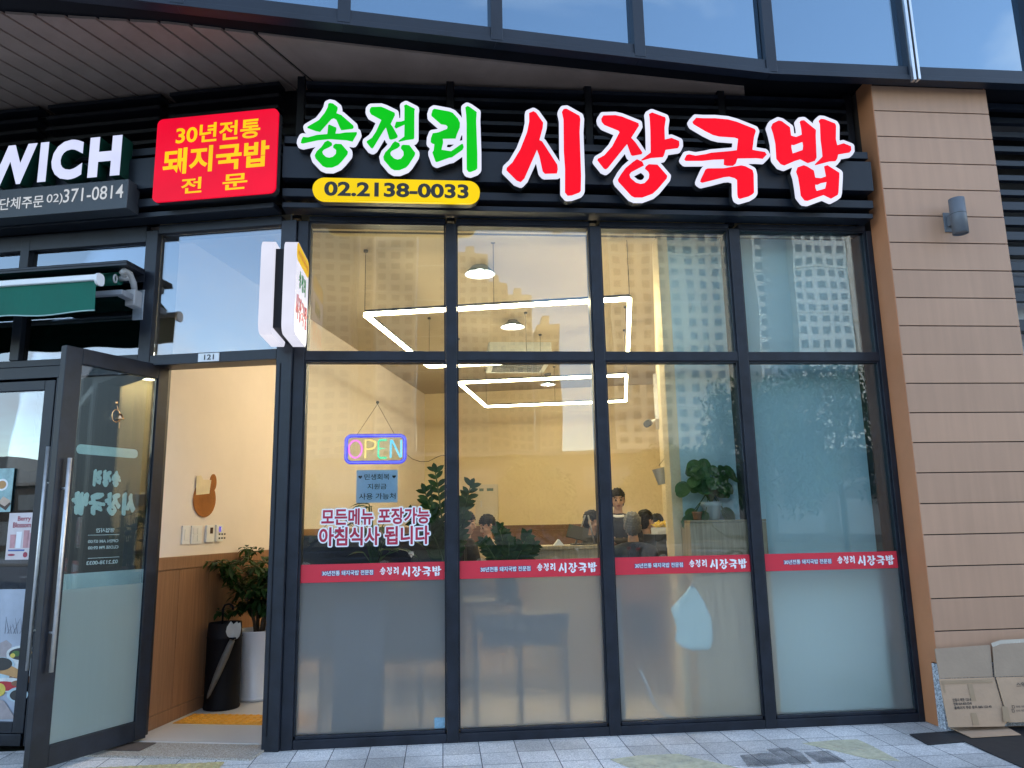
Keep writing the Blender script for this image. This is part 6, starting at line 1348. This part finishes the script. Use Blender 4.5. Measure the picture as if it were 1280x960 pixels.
def person(label, head, facing, pose, top, bottom, hairm, hair='short', nod=0.0, extra=None):
    """head: world place of the head's centre; facing: degrees, 0 looks towards -Y (the street)"""
    fz = .20
    st_ = pose == 'stand'
    hz = 1.545 if st_ else 1.29
    t = thing('person', label, 'person', (head.x, head.y, fz), R(facing))
    Fm = Matrix.Translation((head.x, head.y, head.z-hz)) @ Matrix.Rotation(R(facing), 4, 'Z')
    # local frame: -y forward, x to the person's left
    def P(x, y, z): return Vector((x, -y, z))
    sk = MB()
    hip = .90 if st_ else .60; sh = hz-.215; nk = hz-.15
    lean = 0 if st_ else .03
    H = P(0, .015+lean, hz)
    # trunk, neck
    limb(sk, [P(0, 0, hip), P(0, 0, hip+.17), P(0, .01+lean*.5, sh-.10), P(0, .0+lean, sh-.02)], [.125, .112, .128, .085])
    limb(sk, [P(-.13, lean, sh-.02), P(0, lean, sh+.0), P(.13, lean, sh-.02)], [.055, .06, .055])
    limb(sk, [P(0, lean, sh), P(0, .005+lean, nk+.03)], [.06, .052])
    # head: skull, jaw, nose, ears
    RX = Matrix.Rotation(R(nod), 3, 'X')
    hd = lambda x, y, z: H+RX @ P(x, y, z)
    RH = RX.to_4x4()
    sk.ball(hd(0, -.012, .022), 1, (.076, .092, .092), 3, 0, RH); sk.ball(hd(0, .022, -.045), 1, (.058, .066, .068), 3, 0, RH)
    sk.ball(hd(0, .05, -.088), 1, (.03, .03, .022), 2, 0, RH)
    limb(sk, [hd(0, .083, .006), hd(0, .100, -.03)], [.009, .014])
    for s_ in (-1, 1): sk.ball(hd(s_*.077, -.008, -.012), 1, (.010, .022, .032), 2, 0, RH); sk.ball(hd(s_*.030, .074, .004), .014); sk.ball(hd(s_*.04, .058, -.03), 1, (.022, .022, .022))
    sk.ball(hd(0, .080, -.058), 1, (.024, .014, .012), 2, 0, RH)
    arms = extra['arms'] if extra and 'arms' in extra else [(P(.22, .08, sh-.28), P(.12, .30, sh-.30)), (P(-.22, .08, sh-.28), P(-.12, .30, sh-.30))]
    AR = []
    for s_, (el, wr) in zip((1, -1), arms):
        a = P(s_*.165, lean, sh-.035); limb(sk, [a, (a+el)/2, el, (el*.6+wr*.4), wr], [.052, .046, .038, .037, .025]); AR.append((a, el, wr))
        hand(sk, wr, (wr-el)*.7+P(-s_*.02, .03, 0), P(-s_*.6, 0, .35) if st_ else P(-s_*.3, 0, -.6), s_, .8)
    LG = []
    for s_ in (1, -1):
        if st_: pts = [P(s_*.085, 0, hip-.04), P(s_*.09, .02, .48), P(s_*.09, -.01, .09)]
        else: pts = [P(s_*.09, .02, hip-.02), P(s_*.11, .42, hip-.03), P(s_*.11, .40, .09)]
        LG.append(pts); limb(sk, [pts[0], (pts[0]+pts[1])/2, pts[1], pts[1]*.6+pts[2]*.4, pts[2]], [.085, .072, .054, .055, .038])
        limb(sk, [pts[2]+P(0, -.03, -.03), pts[2]+P(0, .06, -.05), pts[2]+P(0, .15, -.065)], [.038, .036, .024])
    bmx = remesh(sk.bm, .0075, 2)
    for f in bmx.faces:
        c = f.calc_center_median()
        for s_ in (-1, 1):
            if (c-hd(s_*.030, .086, .006)).length < .0125: f.material_index = 2
        e = RX.inverted() @ (c-H)
        if abs(abs(e.x)-.031) < .018 and abs(e.z-.030) < .0055 and -e.y > .06: f.material_index = 2
        if abs(e.x) < .022 and abs(e.z+.058) < .007 and -e.y > .07: f.material_index = 1
    b = MB(); b.bm.free(); b.bm = bmx; b.build('body', [M_SKIN, M_LIP, M_EYE], t, Fm)
    # clothes
    g = MB(); limb(g, [P(0, 0, hip-.02), P(0, 0, hip+.17), P(0, .01+lean*.5, sh-.10), P(0, lean, sh-.015)], [.142, .130, .143, .098])
    limb(g, [P(-.13, lean, sh-.02), P(0, lean, sh+.005), P(.13, lean, sh-.02)], [.068, .068, .068])
    for a, el, wr in AR: limb(g, [a, (a+el)/2, el, el*.55+wr*.45, el*.12+wr*.88], [.066, .062, .054, .050, .040])
    b = MB(); b.bm.free(); b.bm = remesh(g.bm, .013, 3); b.build('jacket', top, t, Fm)
    g = MB()
    for pts in LG: limb(g, [pts[0], (pts[0]+pts[1])/2, pts[1], pts[2]+P(0, 0, .03)], [.105, .088, .068, .055])
    limb(g, [P(-.07, 0, hip), P(.07, 0, hip)], [.115, .115]); b = MB(); b.bm.free(); b.bm = remesh(g.bm, .014, 3); b.build('trousers', bottom, t, Fm)
    g = MB()
    for pts in LG: limb(g, [pts[2]+P(0, -.03, -.035), pts[2]+P(0, .07, -.05), pts[2]+P(0, .16, -.06)], [.046, .044, .03])
    b = MB(); b.bm.free(); b.bm = remesh(g.bm, .012, 2); b.build('shoes', M_INK, t, Fm)
    # hair
    g = MB(); g.ball(hd(0, -.018, .034), 1, (.086, .101, .098), 4, 0, RH)
    if hair == 'bun': g.ball(hd(0, -.115, .0), 1, (.04, .035, .045), 3, 0, RH); g.ball(hd(0, -.045, -.03), 1, (.083, .07, .075), 3, 0, RH)
    elif hair == 'long': g.ball(hd(0, -.05, -.07), 1, (.085, .06, .13), 3, 0, RH)
    else: g.ball(hd(0, -.04, -.02), 1, (.082, .07, .08), 3, 0, RH)
    hb_ = remesh(g.bm, .009, 1)
    kill = []
    for v in hb_.verts:
        e = RX.inverted() @ (v.co-H); y = -e.y
        n_ = .004*math.sin(e.x*190+e.z*60)+.004*math.sin(e.z*240+e.y*130); v.co += (v.co-H).normalized()*n_
        if y > .035 and e.z < .050-.30*abs(e.x) and not (abs(e.x) > .072): kill.append(v)
        elif y > -.005 and e.z < -.005: kill.append(v)
    bmesh.ops.delete(hb_, geom=kill, context='VERTS')
    b = MB(); b.bm.free(); b.bm = hb_; b.build('hair', hairm, t, Fm)
    return t, Fm, P, AR
M_BLK = mat('black_cloth', (.009, .009, .011), .85, 0, .25, 30); M_NVY = mat('navy_cloth', (.010, .014, .028), .85, 0, .2, 25); M_GRY = mat('dark_grey_cloth', (.022, .024, .027), .85, 0, .2, 25)
M_TRS = mat('dark_trousers', (.02, .02, .024), .85); M_BGE = mat('beige_cloth', (.38, .30, .20), .8, 0, .15, 18)
Pw = lambda x, y, z: Vector((x, -y, z))
wh = onY(772, 624.5, 3.0)
t, Fm, P, AR = person('standing woman in black apron and white collar carrying a bowl to the seated diners', wh, -8, 'stand', M_BLK, M_TRS, M_HAIRB, 'bun', 10, {'arms': [(Pw(.24, .05, 1.06), Pw(.11, .25, 1.07)), (Pw(-.24, .05, 1.06), Pw(-.11, .25, 1.07))]})
cl_ = MB(); cl_.tube([Pw(.055*math.cos(R(k*20)), .022+.06*math.sin(R(k*20)), 1.362+.012*math.sin(R(k*20))*-1) for k in range(18)], .019, 8, 0, True); cl_.build('collar', M_WVINYL, t, Fm)
q = Fm @ Pw(0, .37, 1.045)
bo2 = thing('serving_bowl', 'dark stone bowl on a plate carried by the standing woman', 'bowl', tuple(q))
MB().lathe([(.001, 0), (.05, 0), (.085, .03), (.10, .075), (.094, .075), (.08, .034), (.001, .012)], tuple(q), 28).build('bowl', mat('stone_bowl', (.05, .042, .035), .6, 0, .2), bo2)
MB().lathe([(.001, -.014), (.09, -.014), (.125, -.002), (.12, -.001), (.001, -.005)], tuple(q), 28).build('plate', mat('wood_plate', (.16, .10, .06), .6), bo2)
person('seated grey haired man in a navy jacket with his back to the window', onY(791, 657, 1.6), 170, 'sit', M_NVY, M_TRS, M_HAIRG, 'short', 6)
person('seated dark haired diner facing the window behind the tray of sachets', onY(820, 655, 3.9), 4, 'sit', M_GRY, M_TRS, M_HAIRB, 'short', 14)
person('seated diner mostly hidden behind the grey haired man, only black hair showing', onY(804, 651, 3.2), 120, 'sit', M_BLK, M_TRS, M_HAIRB, 'short', 8)
person('seated diner in a dark grey top beyond the tablet stand', onY(736, 652, 3.1), 62, 'sit', M_GRY, M_TRS, M_HAIRB, 'short', 14)
t, Fm, P, AR = person('seated man in a beige top looking down at the phone in his hand', onY(613, 657, 3.3), -62, 'sit', M_BGE, M_TRS, M_HAIRB, 'short', 22, {'arms': [(Pw(.24, .14, .86), Pw(.10, .36, 1.02)), (Pw(-.24, .14, .86), Pw(-.06, .34, 1.02))]})
q = Fm @ Pw(.03, .47, 1.08)
ph = thing('phone', 'pale smartphone held up by the man in the beige top', 'phone', tuple(q), R(-62))
Mp = Matrix.Translation(q) @ Matrix.Rotation(R(-40), 4, 'Z') @ Matrix.Rotation(R(25), 4, 'X')
MB().box(-.038, .038, -.004, .004, -.075, .075, .003).build('case', mat('phone_case', (.5, .5, .52), .3), ph, Mp); MB().box(-.035, .035, -.0055, -.0041, -.071, .071).build('screen', emis('phone_screen', (.7, .75, .8), .7), ph, Mp)
person('seated woman in a black top beside the first mullion facing the man with the phone', onY(579, 654, 2.6), 66, 'sit', M_BLK, M_TRS, M_HAIRB, 'long', 10)
# chairs and tables under the diners
def chair(x, y, rz, label):
    t = thing('dining_chair', label, 'chair', (x, y, .2), R(rz)); F_ = Matrix.Translation((x, y, .2)) @ Matrix.Rotation(R(rz), 4, 'Z')
    MB().box(-.21, .21, -.22, .20, .44, .475, .012).build('seat', M_DARKW, t, F_); MB().box(-.20, .20, .205, .235, .55, .84, .012).build('backrest', M_WAIN, t, F_)
    for sx in (-.18, .18):
        for y0, h in ((-.19, .44), (.205, .85)): MB().box(sx-.017, sx+.017, y0, y0+.03, .001, h, .003).build('leg', M_WAIN, t, F_)
    return t
for (p, yy, f, l) in (((791, 657), 1.6, 170, 'wooden dining chair under the grey haired man'), ((820, 655), 3.9, 4, 'wooden dining chair under the diner behind the sachet tray'), ((804, 651), 3.2, 120, 'wooden dining chair under the mostly hidden diner'),
                      ((736, 652), 3.1, 62, 'wooden dining chair under the diner beyond the tablet stand'), ((613, 657), 3.3, -62, 'wooden dining chair under the man with the phone'), ((579, 654), 2.6, 66, 'wooden dining chair under the woman in black')):
    q = onY(*p, yy); d = Matrix.Rotation(R(f), 3, 'Z') @ Vector((0, .02, 0)); ch = chair(q.x+d.x, q.y+d.y, f, l); ch['group'] = 'wooden dining chairs'
def table(x, y, l, w_, label):
    t = thing('dining_table', label, 'table', (x, y, .2), -TH); F_ = Matrix.Translation((x, y, .2)) @ Matrix.Rotation(-TH, 4, 'Z')
    MB().box(-l/2, l/2, -w_/2, w_/2, .72, .75, .005).build('tabletop', M_OAK, t, F_)
    for sx in (-1, 1):
        for sy in (-1, 1): MB().box(sx*(l/2-.05)-.025, sx*(l/2-.05)+.025, sy*(w_/2-.05)-.025, sy*(w_/2-.05)+.025, .001, .719, .003).build('leg', M_WAIN, t, F_)
qa, qb_ = onY(791, 657, 1.6), onY(820, 655, 3.9)
table((onY(579, 654, 2.6).x+onY(613, 657, 3.3).x)/2+.02, 2.95, .62, .6, 'wooden dining table between the woman in black and the man with the phone')
table(qb_.x-.32, 2.62+.35, .9, .6, 'wooden dining table between the grey haired man and the diner facing the window')
# ------------------------------------------------------------------ the street behind the camera, seen in the glass
VD = 190.0
M_TWIN = mat("tower_window", (.105, .11, .12), .35, 0, .3, .5)
def tower(px0, px1, ptop, vd, depth, wallc, label, cols, floors_h=2.85, name='apartment_tower', side=0, wide=.55, plain=()):
    a, b = onY(px0, ptop, vd), onY(px1, ptop, vd)
    x0, x1, h = a.x, b.x, a.z; yf = .1-vd
    t = thing(name, label, 'building', ((x0+x1)/2, yf-depth/2, -.15), 0, 'apartment towers across the street')
    MB().box(x0, x1, yf-depth, yf, -.15, h).box(x0+(x1-x0)*.3, x0+(x1-x0)*.6, yf-depth*.7, yf-depth*.3, h, h+3.5).build('wall', wallc, t)
    w = MB(); n = int(h/floors_h)
    for k in range(1, n):
        z = k*floors_h
        for i in range(cols):
            if i in plain: continue
            c0 = x0+(x1-x0)*(i+.5-wide/2)/cols; c1 = x0+(x1-x0)*(i+.5+wide/2)/cols
            w.box(c0, c1, yf-.1, yf+.04, z+.5, z+2.1)
            for j in range(0):
                pass
        if side:
            for j in range(3):
                y0 = yf-depth*(j+.3)/3; xs = x1 if side > 0 else x0
                w.box(xs-.05, xs+.05, y0-depth*.12, y0, z+.5, z+2.1)
    o = w.build('window', M_TWIN, t); o['kind'] = 'stuff'
    # floor bands
    s = MB()
    for k in range(1, n, 4): s.box(x0-.15, x1+.15, yf+.041, yf+.16, k*floors_h-.12, k*floors_h+.12)
    s.build('floor_band', M_TPALE, t)
M_TPALE = mat('tower_pale_band', (.56, .53, .47), .8)
TW = mat('tower_beige', (.46, .41, .33), .85, 0, .08, .05); TW2 = mat('tower_tan', (.36, .30, .22), .85, 0, .08, .05); TWW = mat('tower_white', (.52, .54, .54), .8, 0, .06, .05); TWD = mat('tower_grey', (.13, .145, .16), .7)
tower(372, 444, 190, 190, 16, TW, 'pale beige tower at the far left of the row with paired windows', 4, wide=.6, side=1)
tower(447, 470, 210, 215, 14, TW2, 'narrow plain tan tower between two windowed towers', 2, plain=(0,))
tower(473, 519, 225, 180, 16, TW, 'beige tower with three columns of windows in the left half of the row', 3, wide=.6)
tower(522, 572, 235, 225, 14, TW2, 'tan tower with mostly blank front in the left half of the row', 4, plain=(0, 1, 3))
tower(573, 610, 318, 200, 14, TW, 'tallest tower of the descending steps', 3)
tower(611, 634, 352, 210, 12, TW2, 'second of the descending stepped towers', 2)
tower(635, 665, 367, 215, 12, TW, 'third of the descending stepped towers', 3)
tower(672, 699, 404, 230, 12, TW2, 'lowest of the descending stepped towers', 3)
tower(752, 905, 120, 150, 18, TW, 'wide beige tower with a regular window grid', 9, wide=.5, side=-1)
tower(934, 978, 235, 160, 16, TWW, 'white tower with a blank front next to the white gridded tower', 3, plain=(1, 2), side=0)
tower(979, 1046, 200, 157, 16, TWW, 'white tower with a dark grid of windows', 5, wide=.58)
tower(1047, 1066, 190, 165, 14, TWW, 'narrow blank white tower', 2, plain=(0, 1))
tower(1069, 1085, 362, 210, 12, TWD, 'dark grey slim tower at the right end of the row', 2)
for k, (x, h, w_) in enumerate(((-150, 20, 22), (-196, 34, 16), (-250, 26, 26), (-116, 13, 18))):
    t = thing('apartment_tower', ('mid height tower far down the street to the left', 'tallest tower far down the street to the left', 'broad tower farthest down the street to the left', 'lowest tower down the street to the left')[k], 'building', (x, -150-k*9, -.15), 0, 'apartment towers across the street')
    MB().box(x-w_/2, x+w_/2, -160-k*9, -146-k*9, -.15, h).build('wall', TW2 if k % 2 else TWD, t)
    w = MB()
    for f in range(1, int(h/2.9)):
        for i in range(6): w.box(x-w_/2+w_*(i+.25)/6, x-w_/2+w_*(i+.75)/6, -146.1-k*9, -145.95-k*9, f*2.9+.4, f*2.9+1.9)
    w.build('window', M_TWIN, t)['kind'] = 'stuff'

# street trees
ML_ST = leafmat('street_leaf', (.018, .045, .014), (.05, .10, .03), .2)
def tree(name, x, y, h, seed, label):
    random.seed(seed)
    t = thing(name, label, 'tree', (x, y, 0), 0, 'street trees across the road')
    tr = MB(); P = [Vector((x, y, 0)), Vector((x+.05, y, h*.25)), Vector((x-.05, y+.05, h*.5)), Vector((x+.08, y, h*.8))]
    tr.tube(P, [.16, .13, .10, .03], 9)
    cl = []
    for k in range(13):
        a = k*2.399; zz = h*(.34+.5*(k/13)); r_ = h*.30*(1-abs(k/13-.4)*.9); e = Vector((x+math.cos(a)*r_, y+math.sin(a)*r_, zz+random.uniform(-.2, .6)))
        tr.tube([Vector((x, y, zz*.85)), (Vector((x, y, zz*.9))+e)/2+Vector((0, 0, .15)), e], [.05, .03, .012], 6); cl.append((e, h*random.uniform(.11, .17)))
    cl.append((Vector((x, y, h*.86)), h*.14))
    tr.build('trunk', M_BARK, t)
    fo = MB()
    for c, r_ in cl:
        for i in range(230 if h < 7.6 else 420):
            d = Vector((random.gauss(0, 1), random.gauss(0, 1), random.gauss(0, .8))); d = d.normalized()*r_*random.uniform(.35, 1.1)
            n = Vector((random.gauss(0, 1), random.gauss(0, 1), random.gauss(0, 1)))
            leaf(fo, c+d, n, Vector((0, 0, 1)), random.uniform(.2, .36), random.uniform(.11, .19), .1, .3, 0, 0, 2)
    fo.build('crown', ML_ST, t)
TX = [(-34, 6.2), (-28, 7.0), (-22.5, 6.4), (-17, 6.0), (-11.5, 4.6), (-6.5, 4.3), (-1.5, 4.6), (4, 4.4), (9.5, 5.0), (13.6, 8.0), (17.6, 9.0), (23, 8.0), (29, 7.4)]
side = ('leftmost', 'second from the left', 'third from the left', 'fourth from the left', 'fifth from the left', 'sixth from the left', 'in the middle', 'sixth from the right', 'fifth from the right', 'fourth from the right', 'third from the right and tallest', 'second from the right', 'rightmost')
for k, (x, h) in enumerate(TX):
    tree('street_tree', x+.3*math.sin(k*5), -26.5-.8*math.cos(k*3), h, 40+k, 'leafy street tree of the row across the road, %s' % side[k])
# parked cars along the far kerb
def car(x, y, col, name, label):
    t = thing('parked_car', label, 'car', (x, y, -.145), 0, 'cars parked along the far kerb')
    z0 = -.145; m = mat(name, col, .25, .3, .05, 3, 0, 60, .5, (1, 1, 1), None, 0, .6)
    prof = [(-2.2, .35), (-2.25, .62), (-2.1, .86), (-1.35, .95), (-.75, 1.40), (.55, 1.45), (1.25, .98), (2.0, .88), (2.22, .62), (2.2, .35), (1.75, .28), (-1.75, .28)]
    b = MB(); b.prism([[(x+u, z0+v) for u, v in prof]], y-.86, y+.86)
    bmesh.ops.bevel(b.bm, geom=[e for e in b.bm.edges if abs(e.verts[0].co.y-e.verts[1].co.y) < .01 and len(e.link_faces) == 2], offset=.07, segments=2, affect='EDGES')
    b.build('body', m, t)
    for s_ in (-1, 1):
        yy = y+s_*.865
        for gl in ([(-1.18, .97), (-.72, 1.34), (-.12, 1.37), (-.12, .97)], [(-.05, .97), (-.05, 1.37), (.5, 1.38), (1.08, .98)]):
            MB().prism([[(x+u, z0+v) for u, v in gl]], yy-.006, yy+.006).build('window', M_TWIN, t)
        for u in (-1.35, 1.35):
            w = MB(); w.cyl((x+u, yy-.11, z0+.32), (x+u, yy+.03, z0+.32), .32, .32, 22); wo = w.build('wheel', M_INK, t)
            MB().cyl((x+u, yy-.12, z0+.32), (x+u, yy+.036, z0+.32), .2, .2, 16).build('rim', M_STEEL, wo)
        MB().box(x-2.25, x-2.14, y+s_*.62-.17, y+s_*.62+.17, z0+.60, z0+.74, .02).build('tail_light', M_REDF, t); MB().box(x+2.12, x+2.25, y+s_*.62-.17, y+s_*.62+.17, z0+.60, z0+.74, .02).build('headlight', M_WVINYL, t)
    for (u0, v0, u1, v1) in ((-1.33, .985, -.80, 1.385), (1.22, 1.01, .60, 1.425)):
        w = MB(); o_ = .035
        w.quad((x+u0-o_*(1 if u0 < 0 else -1), y-.7, z0+v0+o_*.5), (x+u0-o_*(1 if u0 < 0 else -1), y+.7, z0+v0+o_*.5), (x+u1-o_*(1 if u0 < 0 else -1), y+.62, z0+v1+o_*.5), (x+u1-o_*(1 if u0 < 0 else -1), y-.62, z0+v1+o_*.5)); w.build('windscreen', M_TWIN, t)
car(-9.0, -22.6, (.045, .05, .055), 'car_paint_graphite', 'graphite saloon parked farthest left along the far kerb')
car(-3.4, -22.6, (.02, .03, .06), 'car_paint_navy', 'navy saloon parked second from the left along the far kerb')
car(2.6, -22.6, (.03, .032, .036), 'car_paint_black', 'black saloon parked along the far kerb next to the pale grey car')
car(9.2, -22.6, (.3, .3, .3), 'car_paint_pearl', 'pale grey saloon parked farthest right along the far kerb')

# long low shop block across the street
t = thing('low_shop_block', 'long low dark brown shop block with a flat roof across the street behind the trees', 'building', (0, -54, -.15))
MB().box(-80, 60, -62, -50, -.15, 6.5).build('wall', mat('block_brown', (.045, .038, .033), .85, 0, .25, .3), t)
MB().box(-80.3, 60.3, -62.3, -49.7, 6.501, 6.8).build('roof', mat('block_roof', (.16, .15, .14), .8), t)
for k in range(28):
    MB().box(-78+k*4.9, -74.4+k*4.9, -50.05, -49.95, .4, 2.9).build('shop_window', M_TWIN, t)
    MB().box(-78+k*4.9, -74.4+k*4.9, -50.05, -49.95, 4.0, 5.6).build('window', M_TWIN, t)
